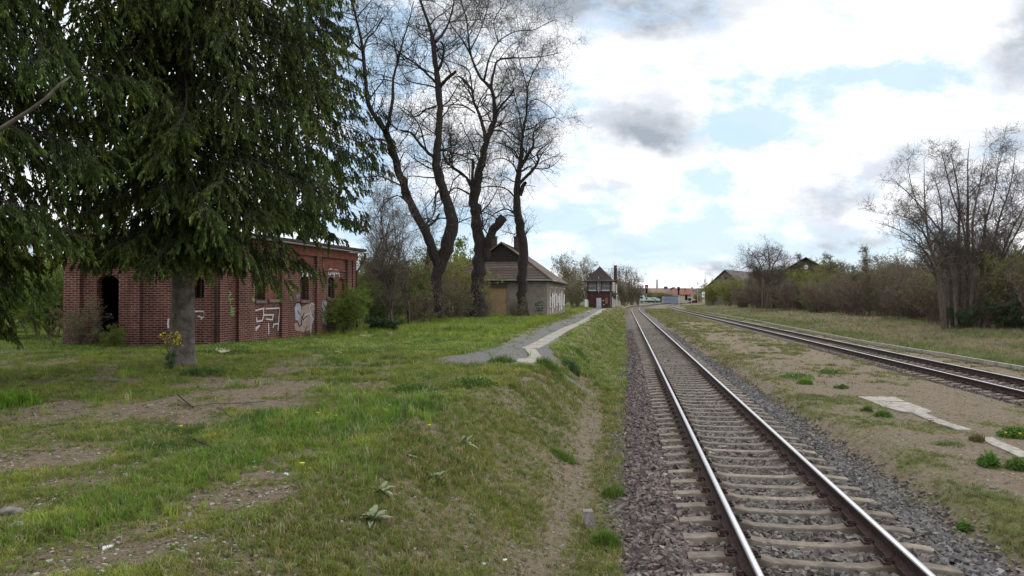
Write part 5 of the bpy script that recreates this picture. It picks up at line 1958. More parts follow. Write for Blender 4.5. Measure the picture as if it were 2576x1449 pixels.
# window infill
for h, W, kind in ((h_up, W1, 'glass'), (h_w0, W1, 'dark'), (h1a, W2, 'dark'), (h1b, W2, 'blind'), (h2, W2, 'wood'), (h3a, W2, 'frame'), (h3b, W2, 'blind')):
    a0, a1, z0, z1, _ = h
    m = MB()
    if kind == 'blind':
        slab_on(W, a0, a1, z0, z1, -.16, -.14, m)
        m.build('blind_window', M['brick_plain'], bb)
    else:
        t = .05
        slab_on(W, a0, a0 + t, z0, z1, -.22, -.16, m); slab_on(W, a1 - t, a1, z0, z1, -.22, -.16, m)
        slab_on(W, a0 + t, a1 - t, z0, z0 + t, -.22, -.16, m); slab_on(W, (a0 + a1) / 2 - .02, (a0 + a1) / 2 + .02, z0 + t, z1, -.215, -.165, m)
        slab_on(W, a0 + t, a1 - t, z0 + (z1 - z0) * .66, z0 + (z1 - z0) * .66 + .03, -.213, -.167, m)
        wo = m.build('window', M['wood_dark'] if kind != 'frame' else M['grey_steel'], bb)
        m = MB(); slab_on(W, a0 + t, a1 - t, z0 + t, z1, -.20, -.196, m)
        m.build('pane', M['glass'] if kind == 'glass' else M['dark'], wo)  # all but the glazed one are near-black, painting the dark room behind
    if W is W2:
        m = MB(); slab_on(W, a0 - .04, a1 + .04, z0 - .12, z0, -.12, .07, m); m.build('window_sill', M['sill'], bb)
m = MB(); slab_on(W1, h_door[0] - .3, h_door[1] + .3, .5, 3.6, -2.2, -2.1, m); m.build('doorway_dark_sheet', M['dark'], bb)  # near-black sheet behind the doorway, painting in the dark of the interior
# graffiti
G = lambda nm, ln, w, mt, W=W2: strokes(W, nm, ln, w, M[mt], bb, cz, d=.022)
G('graffiti', [[(1913, 322), (1945, 340), (1922, 402)], [(1912, 363), (1940, 358)], [(1948, 372), (1938, 402), (1962, 400)], [(1962, 352), (1960, 402)],
               [(1965, 400), (1972, 362), (1985, 400)], [(1968, 388), (1993, 396)]], .065, 'graf_white')
G('graffiti', [[(2150, 345), (2128, 352), (2122, 388), (2140, 390), (2142, 372)], [(2152, 350), (2150, 388)], [(2158, 370), (2168, 362), (2166, 388), (2157, 386), (2158, 370)],
               [(2172, 345), (2176, 372), (2165, 410)], [(2180, 358), (2192, 355), (2182, 385), (2196, 384)], [(2197, 365), (2204, 380), (2208, 408)], [(2206, 362), (2203, 382)]], .05, 'graf_white')
G('graffiti', [[(1560, 668), (1625, 652)], [(1620, 655), (1622, 705), (1612, 745), (1570, 755), (1568, 722)], [(1640, 655), (1748, 650), (1742, 700), (1732, 820)],
               [(1695, 700), (1690, 740), (1640, 735)], [(1738, 770), (1700, 775), (1695, 800)], [(1660, 770), (1662, 850)], [(1560, 805), (1590, 785), (1560, 822)], [(1622, 705), (1700, 702)]], .055, 'graf_white')
G('graffiti', [[(1090, 675), (1168, 675), (1172, 720), (1150, 722), (1122, 712)], [(1150, 722), (1147, 738)]], .05, 'graf_white', W1)
G('graffiti', [[(893, 735), (888, 770), (892, 800)]], .07, 'graf_white', W1)
for (x0, x1, y0, y1, mt, sd_) in ((1325, 1450, 505, 630, 'graf_green', 1), (1350, 1415, 650, 718, 'graf_green', 2), (1800, 1862, 460, 580, 'graf_green', 3), (1868, 1906, 520, 575, 'graf_blue', 4), (1515, 1556, 540, 610, 'graf_green', 5)):
    r = np.random.default_rng(sd_)
    ln = []
    for _ in range(5 if x1 - x0 > 50 else 3):
        cx_, cy_ = r.uniform(x0 + 8, x1 - 8), r.uniform(y0 + 8, y1 - 8)
        a = r.uniform(0, 6.28); rad = r.uniform(8, (x1 - x0) * .28)
        ln.append([(cx_ + rad * math.cos(a + k * .9) * .8, cy_ + rad * math.sin(a + k * .9) * 1.2) for k in range(r.integers(3, 7))])
    G('graffiti', ln, .035, mt)
r = np.random.default_rng(9)
blobs(W2, 'graffiti', [[(1862, 640), (1875, 615), (1900, 612), (1915, 640), (1905, 690), (1890, 760), (1870, 740)],
                       [(1985, 700), (2005, 690), (2020, 720), (1995, 780), (1992, 850), (1980, 850)],
                       [(2068, 600), (2085, 585), (2112, 600), (2108, 680), (2112, 780), (2080, 770), (2070, 700)]], M['graf_grey'], bb, cz, d=.012)
blobs(W2, 'graffiti', [[(1880, 760), (1905, 690), (1925, 640), (1975, 610), (2010, 600), (2030, 640), (2020, 700), (1990, 740), (1980, 820), (1930, 835), (1868, 820), (1862, 770)]], M['graf_pink'], bb, cz, d=.005)
G('graffiti', [[(1862, 640), (1872, 612), (1898, 606), (1916, 622), (1918, 650)], [(1980, 612), (2008, 596), (2030, 610), (2026, 650), (2012, 690)], [(1886, 672), (1930, 740), (1960, 712)],
               [(1880, 745), (1900, 790), (1916, 775), (1914, 740)], [(2020, 650), (2000, 700), (2022, 740)], [(1935, 690), (1918, 730)], [(1960, 790), (1940, 830)],
               [(2075, 590), (2070, 640), (2090, 700), (2112, 760)], [(2090, 585), (2085, 620), (2110, 660)]], .05, 'graf_dark')
G('graffiti', [[(1900, 700), (1935, 745), (1960, 722)], [(1990, 720), (1975, 690), (1940, 705)], [(2010, 625), (1990, 610), (1975, 640), (1985, 690), (2008, 690), (2014, 650)]], .03, 'graf_white')

# ------------------------------------------------------------------ grey house
e2 = np.array([.155, .988]); e2 /= np.linalg.norm(e2)
e1 = np.array([-e2[1], e2[0]])
HC = gp(1376, 800, .7)[:2]
HC = HC * (61.5 / HC[1])
HWd, HLn = 8.6, 18.0
H2, H3, H4 = HC + e1 * HWd, HC + e1 * HWd + e2 * HLn, HC + e2 * HLn
gh = thing('grey_house', 'abandoned grey rendered house with mossy tiled half-hip roof and boarded openings', 'house', (float(HC[0]), float(HC[1]), .7))
EZ = 4.05
F1, F2 = Wall(H2, HC, .2, EZ), Wall(HC, H4, .2, EZ)
hb = F1.hole(1221, 725.5, 1274, 792); hb[2] = .75
u4 = lambda x, y: (872 + .2344 * x, 536.6 + .2344 * y)
wz0, wz1 = 1.45, 3.0
hw = []
for (x0, x1, yt, yb) in ((2180, 2207, 805, 1000), (2232, 2260, 806, 985), (2280, 2304, 810, 985), (2320, 2342, 816, 980)):
    hw.append(F2.hole(*u4(x0, yt), *u4(x1, yb)))
wall_mb(F1, [hb], .3).build('front_wall', M['plaster'], gh)
wall_mb(F2, hw, .3).build('side_wall', M['plaster'], gh)
m = MB()
for a, b in ((H2, H3), (H3, H4)):
    W = Wall(a, b, .2, EZ); m.add([W.pt(0, .2), W.pt(W.L, .2), W.pt(W.L, EZ), W.pt(0, EZ)], [(0, 1, 2, 3)])
m.build('rear_wall', M['plaster'], gh)
m = MB(); slab_on(F1, hb[0], hb[1], hb[2], (hb[2] + hb[3]) / 2 - .006, -.08, -.055, m); slab_on(F1, hb[0], hb[1], (hb[2] + hb[3]) / 2 + .006, hb[3] - .02, -.08, -.055, m)
slab_on(F1, hb[0] - .05, hb[1] - .05, hb[3] - .02, hb[3] + .02, -.07, .02, m)
m.build('boarded_opening', M['osb'], gh)
m = MB(); slab_on(F1, hb[0] - .35, hb[1] + .12, hb[3] + .03, hb[3] + .42, -.05, .05, m); m.build('lintel', mat_plain('lintel', (.12, .10, .09)), gh)
for h in hw:
    m = MB(); slab_on(F2, h[0], h[1], h[2], h[3], -.10, -.07, m); w = m.build('window', M['osb'] if h is not hw[1] else M['graf_grey'], gh)
    m = MB(); slab_on(F2, h[0] - .1, h[1] + .1, h[3], h[3] + .12, -.03, .03, m); slab_on(F2, h[0] - .08, h[0], h[2], h[3], -.03, .02, m)
    slab_on(F2, h[0] - .1, h[1] + .1, h[2] - .1, h[2], -.05, .08, m)
    m.build('window_frame', M['cream'], w)
# white streaky graffiti over the side wall
r = np.random.default_rng(4)
pl, dk = [], []
for i in range(13):
    x = 2172 + i * 13 + r.uniform(-3, 3); top = r.uniform(830, 900); bot = r.uniform(985, 1085) - (i * 3)
    pl.append([(x, top), (x + r.uniform(5, 14), top + r.uniform(-10, 30)), (x + r.uniform(4, 12), bot), (x + r.uniform(-3, 2), bot - 12)])
    if i % 2: dk.append([(x + 4, top + 20), (x + 8, (top + bot) / 2), (x + 3, bot)])
blobs(F2, 'graffiti', pl, M['graf_white'], gh, u4, d=.035)
strokes(F2, 'graffiti', dk, .10, M['graf_dark'], gh, u4, d=.05)
# green tag on the front wall
G4 = [[(2025, 985), (2032, 960), (2048, 980), (2060, 945), (2072, 968), (2088, 940), (2108, 968)], [(2025, 985), (2080, 990), (2108, 985)], [(2030, 990), (2045, 1030), (2062, 1035)],
      [(2060, 1000), (2066, 1028), (2105, 1008)], [(2055, 1040), (2092, 1035), (2108, 1015)], [(2018, 1048), (2112, 1048)]]
strokes(F1, 'graffiti', G4, .07, M['graf_dgreen'], gh, u4)
strokes(F1, 'graffiti', [[(2060, 1085), (2118, 1092)], [(2085, 1100), (2120, 1106)]], .16, mat_plain('maroon_spray', (.16, .07, .08)), gh, u4)
# roof: hipped at both ends, small dark gable high on the front hip
mid = (HC + H2) / 2
ov = .45
ZR, ZG = 7.35, 5.65
hw_ = HWd / 2 + ov
zr0 = EZ - .10
c = lambda a, b, z: np.array([*(mid + e1 * a + e2 * b), z])
sl = (ZR - zr0) / hw_
wG = (ZR - ZG) / sl
dG = (ZG - zr0) / sl
fr = [c(-hw_, -ov, zr0), c(hw_, -ov, zr0), c(wG, dG - ov, ZG), c(-wG, dG - ov, ZG)]
m = MB()
m.add(fr, [(0, 1, 2, 3)])
ridF = c(0, dG - ov - .15, ZR); ridB = c(0, HLn + ov - 2.2, ZR)
bl, brr = c(hw_, HLn + ov, zr0), c(-hw_, HLn + ov, zr0)
m.add([c(-hw_, -ov, zr0), c(-wG, dG - ov, ZG), c(-wG, dG - ov - .15, ZG), ridF, ridB, brr], [(0, 1, 2, 3, 4, 5)])
m.add([c(hw_, -ov, zr0), c(wG, dG - ov, ZG), c(wG, dG - ov - .15, ZG), ridF, ridB, bl], [(5, 4, 3, 2, 1, 0)])
m.add([bl, brr, ridB], [(0, 1, 2)])
m.build('roof', M['tile_old'], gh, uv=True)
m = MB(); m.prism([c(-wG + .15, dG - ov + .03, ZG), c(wG - .15, dG - ov + .03, ZG), c(0, dG - ov + .03, ZR - .12)], e2.tolist() + [0]); m.build('gable', M['timber'], gh)
m = MB()
for s in (-1, 1):
    a_, b_ = c(s * (wG + .1), dG - ov - .17, ZG - .06), c(0, dG - ov - .17, ZR + .02)
    m.tube([a_, b_], .07, 4)
m.tube([c(0, dG - ov - .1, ZR + .02), c(0, HLn + ov - 2.2, ZR + .02)], .10, 6)
m.tube([c(-hw_, -ov, zr0 + .03), c(-wG, dG - ov, ZG + .05)], .09, 6)
m.tube([c(hw_, -ov, zr0 + .03), c(wG, dG - ov, ZG + .05)], .09, 6)
m.build('ridge_tiles', mat_plain('ridge', (.13, .105, .08), var=.4, scale=8), gh)
m = MB()
m.prism([c(-hw_ + .02, -ov + .02, zr0 - .02), c(hw_ - .02, -ov + .02, zr0 - .02), c(hw_ - .02, HLn + ov - .02, zr0 - .02), c(-hw_ + .02, HLn + ov - .02, zr0 - .02)], (0, 0, -.10))
m.build('eaves_board', M['timber'], gh)
m = MB(); m.tube([c(-hw_ - .04, -ov - .06, zr0 - .03), c(hw_ * .98, -ov - .06, zr0 - .0)], .06, 6); m.tube([c(-hw_ - .06, -ov, zr0 - .05), c(-hw_ - .06, 3.2, zr0 - .03)], .05, 6)
m.build('gutter', M['grey_steel'], gh)
for (u, Y, w) in ((1242, 66.5, .55), (1301.5, 70, .6)):
    p = at(u, 597, Y)
    m = MB(); m.box((p[0], p[1], (p[2] + 5.2) / 2), (w, .8, p[2] - 5.2), np.array([*-e1, 0]), np.array([*e2, 0]), UP)
    ch = m.build('chimney', M['chimney'], gh, uv=True)
    m = MB(); m.box((p[0], p[1], p[2] + .05), (w + .12, .92, .10), np.array([*-e1, 0]), np.array([*e2, 0]), UP); m.build('chimney_cap', M['concrete'], ch)
# flat pale stones of the doorstep
# ------------------------------------------------------------------ signal box
def c5(x, y): return 1408.7 + x * .16925, 623.8 + y * .16925
def cs(x, y):   # the tighter zoom of the signal box
    return (2150 + x * .15873) * .6708, (960 + y * .15873) * .6708


SY = 118.0
sc_ = at(cs(893, 0)[0], 775, SY)[:2]
e2s = np.array([.17, .985]); e2s /= np.linalg.norm(e2s); e1s = np.array([-e2s[1], e2s[0]])
wS = (cs(893, 0)[0] - cs(345, 0)[0]) / FPX * SY / abs(e1s[0])
dS = 5.2
S1, S2, S3, S4 = sc_, sc_ + e1s * wS, sc_ + e1s * wS + e2s * dS, sc_ + e2s * dS
sb = thing('signal_box', 'two-storey signal box with dark brick base, boarded timber upper storey and steep brown roof', 'signal box', (float(sc_[0]), float(sc_[1]), .55))
zb, = (at(0, cs(0, 1225)[1], SY)[2],)
zm = at(0, cs(0, 835)[1], SY)[2]
ze = at(0, cs(0, 590)[1], SY)[2]
zt = at(0, cs(0, 228)[1], SY)[2]
A1, A2 = Wall(S2, S1, zb - .4, zm), Wall(S1, S4, zb - .4, zm)
wall_mb(A1, [], .3).build('front_wall', M['brick_dark'], sb, uv=True)
wall_mb(A2, [], .3).build('side_wall', M['brick_dark'], sb, uv=True)
m = MB()
for a, b in ((S2, S3), (S3, S4)):
    W = Wall(a, b, zb - .4, ze); m.add([W.pt(0, W.z0), W.pt(W.L, W.z0), W.pt(W.L, ze), W.pt(0, ze)], [(0, 1, 2, 3)])
m.build('rear_wall', M['brick_dark'], sb, uv=True)
U1, U2 = Wall(S2, S1, zm, ze + .1), Wall(S1, S4, zm, ze + .1)
for W, nm in ((U1, 'upper_front'), (U2, 'upper_side')):
    m = MB(); slab_on(W, .02, W.L - .02, zm, ze + .1, -.2, 0, m); m.build(nm, M['grey_board'], sb)
# timber frame and pale panels, front
fr_mb, wh = MB(), MB()
aa = lambda x: U1.pix(cs(x, 700)[0], 700)[0]
zz = lambda y: at(0, cs(0, y)[1], SY)[2]
for x in (345, 548, 662, 868):
    slab_on(U1, aa(x) - .05 if x > 350 else 0.0, aa(x) + .05, zm, ze + .1, 0, .06, fr_mb)
for y in (785, 832, 722):
    slab_on(U1, 0.02, U1.L, zz(y) - .04, zz(y) + .04, 0, .05, fr_mb)
slab_on(U1, -.15, U1.L + .15, zm - .25, zm + .02, -.1, .12, fr_mb)
slab_on(U2, -.1, U2.L + .15, zm - .25, zm + .02, -.1, .12, fr_mb)
slab_on(U2, .0, .08, zm, ze + .1, 0, .05, fr_mb)
fr_mb.build('timber_frame', M['timber'], sb)
for (x0, x1) in ((360, 545), (670, 862)):
    slab_on(U1, aa(x0), aa(x1), zz(718), zz(706), .0, .08, wh)
    slab_on(U1, aa(x0), aa(x1), zz(828), zz(793), .0, .035, wh)
    for q in (.33, .66):
        xm = aa(x0) + (aa(x1) - aa(x0)) * q
        slab_on(U1, xm - .02, xm + .02, zz(704), ze, .0, .035, wh)
wh.build('white_trim', M['offwhite'], sb)
m = MB(); slab_on(U1, aa(556), aa(655), zz(826), ze, 0, .03, m); m.build('door', mat_plain('greenish_panel', (.30, .31, .29)), sb)
m = MB(); q = U1.pt(aa(600), 0, .16)
m.tube([(q[0], q[1], zz(865)), (q[0], q[1], zz(480))], .045, 6); m.build('vent_pipe', M['offwhite'], sb)
for (x0, x1, y0, y1) in ((918, 978, 615, 835), (985, 1010, 620, 840)):
    h = U2.hole(*cs(x0, y0), *cs(x1, y1))
    m = MB(); slab_on(U2, h[0], h[1], h[2], min(h[3], ze), 0, .05, m); m.build('window_board', M['cream'] if x0 < 950 else M['grey_board'], sb)
h = U2.hole(*cs(1015, 620), *cs(1026, 880)); m = MB(); slab_on(U2, h[0], h[1], h[2], ze, 0, .07, m); m.build('corner_board', M['white'], sb)
# ground floor
h = A1.hole(*cs(548, 992), *cs(662, 1225)); m = MB(); slab_on(A1, h[0], h[1], h[2], h[3], 0, .04, m); m.build('door', M['door_pale'], sb)
h = A1.hole(*cs(755, 988), *cs(815, 1130)); m = MB(); slab_on(A1, h[0], h[1], h[2], h[3], 0, .03, m); m.build('boarded_window', mat_plain('faded_board', (.24, .12, .09)), sb)
blobs(A1, 'graffiti', [[(700, 1040), (722, 1050), (716, 1068), (698, 1062)], [(706, 1145), (738, 1145), (738, 1156), (706, 1156)]], M['graf_white'], sb, cs, d=.02)
m = MB(); q = A1.pt(A1.L - .05, 0, .1); m.tube([(q[0], q[1], zb - .2), (q[0], q[1], zm - .1)], .05, 6); m.build('downpipe', M['grey_steel'], sb)
r = np.random.default_rng(6)
blobs(A2, 'graffiti', [[(915, 975), (940, 985), (948, 1210), (920, 1215)], [(946, 1010), (975, 1020), (985, 1212), (950, 1214)], [(985, 1050), (1010, 1000), (1015, 1215), (988, 1214)],
                       [(1016, 970), (1030, 1010), (1040, 1215), (1020, 1214)]], M['graf_grey'], sb, cs, d=.03)
# roof
ov = .95
mid = (S1 + S2 + S3 + S4) / 4
hx, hy = wS / 2 + ov, dS / 2 + ov
q = lambda a, b, z: np.array([*(mid - e1s * a + e2s * b), z])
zev = ze - .06
rl = .55
rid0, rid1 = q(0, -rl - .3, zt), q(0, rl + .6, zt)
# bell-cast: lower skirt flatter
kx, ky, kz = hx - .75, hy - .75, zev + .38
lo = [q(-hx, -hy, zev), q(hx, -hy, zev), q(hx, hy, zev), q(-hx, hy, zev)]
mi = [q(-kx, -ky, kz), q(kx, -ky, kz), q(kx, ky, kz), q(-kx, ky, kz)]
m = MB()
m.add(lo + mi + [rid0, rid1], [(0, 1, 5, 4), (1, 2, 6, 5), (2, 3, 7, 6), (3, 0, 4, 7), (4, 5, 8), (5, 6, 9, 8), (6, 7, 9), (7, 4, 8, 9), (3, 2, 1, 0)])
m.build('roof', M['tile_brown'], sb, uv=True)
p = at(cs(993, 0)[0], cs(0, 222)[1], SY + 4.6)
m = MB(); m.box((p[0], p[1], (p[2] + ze) / 2), (.52, .52, p[2] - ze), np.array([*-e1s, 0]), np.array([*e2s, 0]), UP); ch = m.build('chimney', M['chimney'], sb, uv=True)
m = MB(); m.box((p[0], p[1], p[2] - .45), (.60, .60, .10), np.array([*-e1s, 0]), np.array([*e2s, 0]), UP); m.tube([np.array([p[0], p[1], p[2] - .5]), q(.3, 0, zt - .3)], .025, 5)
m.build('chimney_brace', M['grey_steel'], ch)
# cabinets left of the signal box
for (x0, x1, y0, y1, Y, mt, lab) in ((272, 330, 1030, 1172, 116, 'white', 'white upright switch cabinet beside the signal box'), (334, 358, 1055, 1190, 116.6, 'offwhite', 'narrow pale post box right behind the white switch cabinet')):
    a_, b_ = at(*cs(x0, y1), Y), at(*cs(x1, y0), Y)
    w, hgt = b_[0] - a_[0], b_[2] - a_[2] + .2
    cc = np.array([(a_[0] + b_[0]) / 2, Y, a_[2] - .2])
    t = thing('switch_cabinet', lab, 'cabinet', cc)
    m = MB(); m.box(cc + UP * hgt / 2, (w, .4, hgt)); m.box(cc + UP * (hgt + .02), (w + .06, .46, .05)); m.build('housing', M[mt], t)
    m = MB(); m.box(cc + np.array([0, -.21, hgt * .52]), (w * .82, .03, hgt * .82)); m.build('door', M[mt], t)

# ------------------------------------------------------------------ barn and gable in the thicket
def gable_house(name, label, apex, Ya, hwid, zeave, dirv, length, lenslope, matw, matr, win=None, zb=-.3):
    A = at(*apex, Ya)
    d = np.array(dirv, float); d /= np.linalg.norm(d)
    n = np.array([d[1], -d[0]])
    t = thing(name, label, 'barn', (A[0], A[1], zb))
    P = lambda s, l, z: np.array([*(A[:2] + n * s + d * l), z])
    m = MB()
    m.add([P(-hwid, 0, zb), P(hwid, 0, zb), P(hwid, 0, zeave), P(0, 0, A[2] - .15), P(-hwid, 0, zeave)], [(0, 1, 2, 3, 4)])
    m.add([P(-hwid, length, zb), P(hwid, length, zb), P(hwid, length, zeave), P(0, length, A[2] - .15), P(-hwid, length, zeave)], [(4, 3, 2, 1, 0)])
    m.add([P(-hwid, 0, zb), P(-hwid, length, zb), P(-hwid, length, zeave), P(-hwid, 0, zeave)], [(0, 1, 2, 3)])
    m.add([P(hwid, 0, zb), P(hwid, length, zb), P(hwid, length, zeave), P(hwid, 0, zeave)], [(3, 2, 1, 0)])
    m.build('wall', matw, t)
    m = MB(); o = .6; k = (A[2] - zeave) / hwid
    for s in (-1, 1):
        m.prism([P(0, -o, A[2]), P(s * (hwid + o), -o, zeave - o * k + .12), P(s * (hwid + o), length + o, zeave - o * k + .12), P(0, length + o, A[2])], (0, 0, .2))
    m.build('roof', matr, t, uv=True)
    if win:
        m = MB(); p = P(0, -.04, A[2] - win)
        pts = [p + UP * .42 * math.sin(a) + np.array([*n, 0]) * .42 * math.cos(a) for a in np.linspace(0, 6.283, 13)[:-1]]
        m.prism(pts, (-d[0] * .05, -d[1] * .05, 0)); m.build('round_window', M['dark'] if win > 1.9 else M['white'], t)
    return t


gable_house('barn', 'grey gabled barn with small round window, left of the brown thicket', (1824.7, 680), 200, 5.9, 4.8, (.58, .81), 36, 0, mat_plain('barn_wall', (.15, .13, .115)), mat_plain('barn_roof', (.105, .085, .08), scale=1), 2.1)
gable_house('barn', 'dark gable with pale round window rising out of the thicket', (2027, 649.5), 130, 7.0, 5.2, (.35, .94), 22, 0, mat_plain('dark_gable', (.085, .078, .05)), M['tile_brown'], 1.6)

# ------------------------------------------------------------------ far red-roofed buildings
def cf(x, y): return 1569.7 + .09895 * x, 697.6 + .09895 * y


def far_house(name, label, x0, x1, yr, ye, yb, Y, matw, matr, wins=(), chims=(), depth=14, hip=0.0):
    a_, b_ = at(*cf(x0, yb), Y), at(*cf(x1, yb), Y)
    zr_, ze_, zb_ = at(*cf(x0, yr), Y + depth / 2)[2], at(*cf(x0, ye), Y)[2], -.3
    xa, xb = a_[0], b_[0]
    t = thing(name, label, 'building', ((xa + xb) / 2, Y, zb_))
    m = MB(); m.box(((xa + xb) / 2, Y + depth / 2, (zb_ + ze_) / 2), (xb - xa, depth, ze_ - zb_)); m.build('wall', matw, t)
    m = MB(); o = .5
    h = hip
    V = [(xa - o, Y - o, ze_), (xb + o, Y - o, ze_), (xb + o, Y + depth + o, ze_), (xa - o, Y + depth + o, ze_), (xa + h, Y + depth / 2, zr_), (xb - h, Y + depth / 2, zr_)]
    m.add(V, [(0, 1, 5, 4), (2, 3, 4, 5), (1, 2, 5), (3, 0, 4), (3, 2, 1, 0)])
    rf = m.build('roof', matr, t, uv=True)
    for (wx0, wx1, wy0, wy1, mt) in wins:
        p, q_ = at(*cf(wx0, wy1), Y), at(*cf(wx1, wy0), Y)
        m = MB(); m.box(((p[0] + q_[0]) / 2, Y - .03, (p[2] + q_[2]) / 2), (q_[0] - p[0], .12, q_[2] - p[2])); m.build('window' if mt == 'dark' else 'wall_panel', M[mt], t)
    for (cx0, cx1, cy) in chims:
        p, q_ = at(*cf(cx0, cy), Y + depth / 2), at(*cf(cx1, cy), Y + depth / 2)
        m = MB(); m.box(((p[0] + q_[0]) / 2, Y + depth / 2 - .2, (p[2] + ze_) / 2), (q_[0] - p[0], 1.6, p[2] - ze_)); m.build('chimney', M['chimney'], rf, uv=True)
    return t


far_house('factory_hall', 'long grey-roofed building on the horizon behind the red roof', 380, 1850, 275, 430, 620, 400, mat_plain('hall_wall', (.20, .12, .10)), M['tile_grey'],
          chims=((1020, 1100, 232), (1222, 1290, 252), (1712, 1745, 252)), depth=26)
far_house('red_roofed_house', 'cream house with long red tiled roof beyond the level crossing', 1090, 1880, 292, 438, 625, 352, M['cream'], M['tile_red'],
          wins=((1215, 1330, 445, 470, 'offwhite'), (1440, 1462, 440, 475, 'dark'), (1500, 1520, 440, 475, 'dark'), (1550, 1615, 440, 580, 'dark'), (1632, 1645, 450, 490, 'dark'), (1665, 1680, 450, 490, 'dark'), (1700, 1712, 450, 490, 'dark'),
                (1632, 1712, 530, 595, 'dark'), (1250, 1262, 480, 520, 'dark')),
          chims=((1190, 1215, 268), (1532, 1556, 275)), depth=9, hip=3)
far_house('grey_gabled_house', 'grey gabled house at the right end of the red-roofed building', 1750, 1985, 280, 370, 620, 372, mat_plain('slate_wall', (.22, .22, .24)), M['tile_grey'], wins=((1822, 1845, 335, 355, 'dark'),), depth=16, hip=9)
far_house('brown_roofed_house', 'low brown-roofed house behind the lorry', 640, 1120, 300, 400, 620, 375, mat_plain('brown_wall', (.16, .11, .09)), mat_plain('brown_roof', (.22, .115, .09), scale=.3), depth=12, hip=2)
p = at(*cf(840, 55), 420)
m = MB(); m.tube([(p[0], p[1], 0), (p[0], p[1], p[2] * .5), (p[0], p[1], p[2])], [.62, .52, .40], 12)
o = m.build('factory_chimney', mat_plain('stack_brick', (.10, .065, .055)), None, loc=(p[0], p[1], 0), smooth=True); tag(o, 'tall slim brick factory chimney on the horizon', 'chimney')


# ------------------------------------------------------------------ road, lorry, shed, car, signals
cr = bpy.data.objects
m = MB()
m.add([(30, 306, .02), (140, 306, .02), (140, 318, .02), (30, 318, .02)], [(0, 1, 2, 3)])
o = m.build('road', M['asphalt'], None); tag(o, kind='structure')

TY = 300.0


def tz(v, Y=TY): return at(0, v, Y)[2]


# lorry facing left
x0, x1 = at(cf(372, 0)[0], 0, TY)[0], at(cf(890, 0)[0], 0, TY)[0]
zg = tz(cf(0, 645)[1])
k = (x1 - x0) / 518.0
fx = lambda px: x0 + (px - 372) * k
fz = lambda py: zg + (645 - py) * k
t = thing('lorry', 'pale blue-white flatbed lorry facing left on the crossing road', 'lorry', ((x0 + x1) / 2, TY, zg))
m = MB()
cabp = [(374, 625), (372, 560), (388, 490), (410, 478), (470, 476), (500, 476), (500, 600), (450, 602), (440, 590), (400, 590)]
m.prism([np.array([fx(a), TY - 1.2, fz(b)]) for a, b in cabp], (0, 2.4, 0))
cab = m.build('cab', M['truck'], t)
m = MB(); m.prism([np.array([fx(a), TY - 1.23, fz(b)]) for a, b in [(392, 540), (400, 500), (448, 500), (450, 545)]], (0, .02, 0)); m.build('window', M['black'], cab)
m = MB(); m.prism([np.array([fx(a), TY - 1.0, fz(b)]) for a, b in [(415, 478), (478, 455), (500, 476)]], (0, 2.0, 0)); m.build('roof_deflector', M['truck'], cab)
m = MB(); m.box((fx(690), TY, fz(600)), (k * 390, 2.2, k * 14)); m.box((fx(690), TY, fz(622)), (k * 350, .9, k * 22)); m.build('chassis', M['blue'], t)
m = MB(); m.prism([np.array([fx(a), TY - 1.2, fz(b)]) for a, b in [(500, 590), (500, 520), (600, 512), (620, 520), (780, 512), (790, 535), (850, 538), (880, 560), (890, 590)]], (0, 2.4, 0)); m.build('load_bed', M['truck'], t)
m = MB(); m.box((fx(700), TY - 1.22, fz(545)), (k * 60, .04, k * 26)); m.build('side_panel', M['grey_steel'], t)
for px in (430, 745, 835):
    m = MB(); m.tube([(fx(px), TY - 1.22, fz(622)), (fx(px), TY + 1.22, fz(622))], k * 24, 14)
    w = m.build('wheel', M['tyre'], t); m = MB(); m.tube([(fx(px), TY - 1.26, fz(622)), (fx(px), TY - 1.2, fz(622))], k * 11, 10); m.build('rim', M['offwhite'], w)

# blue-grey shed
a_, b_ = at(cf(985, 0)[0], 0, 285)[0], at(cf(1385, 0)[0], 0, 285)[0]
z0_, z1_ = tz(cf(0, 638)[1], 285) - .3, tz(cf(0, 478)[1], 285)
t = thing('sheet_metal_shed', 'low blue-grey sheet shed with graffiti behind the unlit signal', 'shed', ((a_ + b_) / 2, 285, z0_))
m = MB(); m.box(((a_ + b_) / 2, 286.5, (z0_ + z1_) / 2), (b_ - a_, 3, z1_ - z0_)); m.build('wall', M['shed'], t)
m = MB(); m.box(((a_ + b_) / 2, 286.5, z1_ + .06), (b_ - a_ + .3, 3.3, .12)); m.build('roof', M['roof_felt'], t)
m = MB(); m.box((b_ - .25, 284.9, (z0_ + z1_) / 2), (.5, .06, z1_ - z0_ - .1)); m.build('corner_post', M['offwhite'], t)
Wd = Wall((a_, 285), (b_, 285), z0_, z1_)
strokes(Wd, 'graffiti', [[(1075, 540), (1105, 550), (1100, 575)], [(1145, 545), (1180, 580), (1200, 560)], [(1235, 590), (1255, 575), (1265, 530)], [(1030, 560), (1060, 590)]], .12, M['graf_dark'], t, cf)

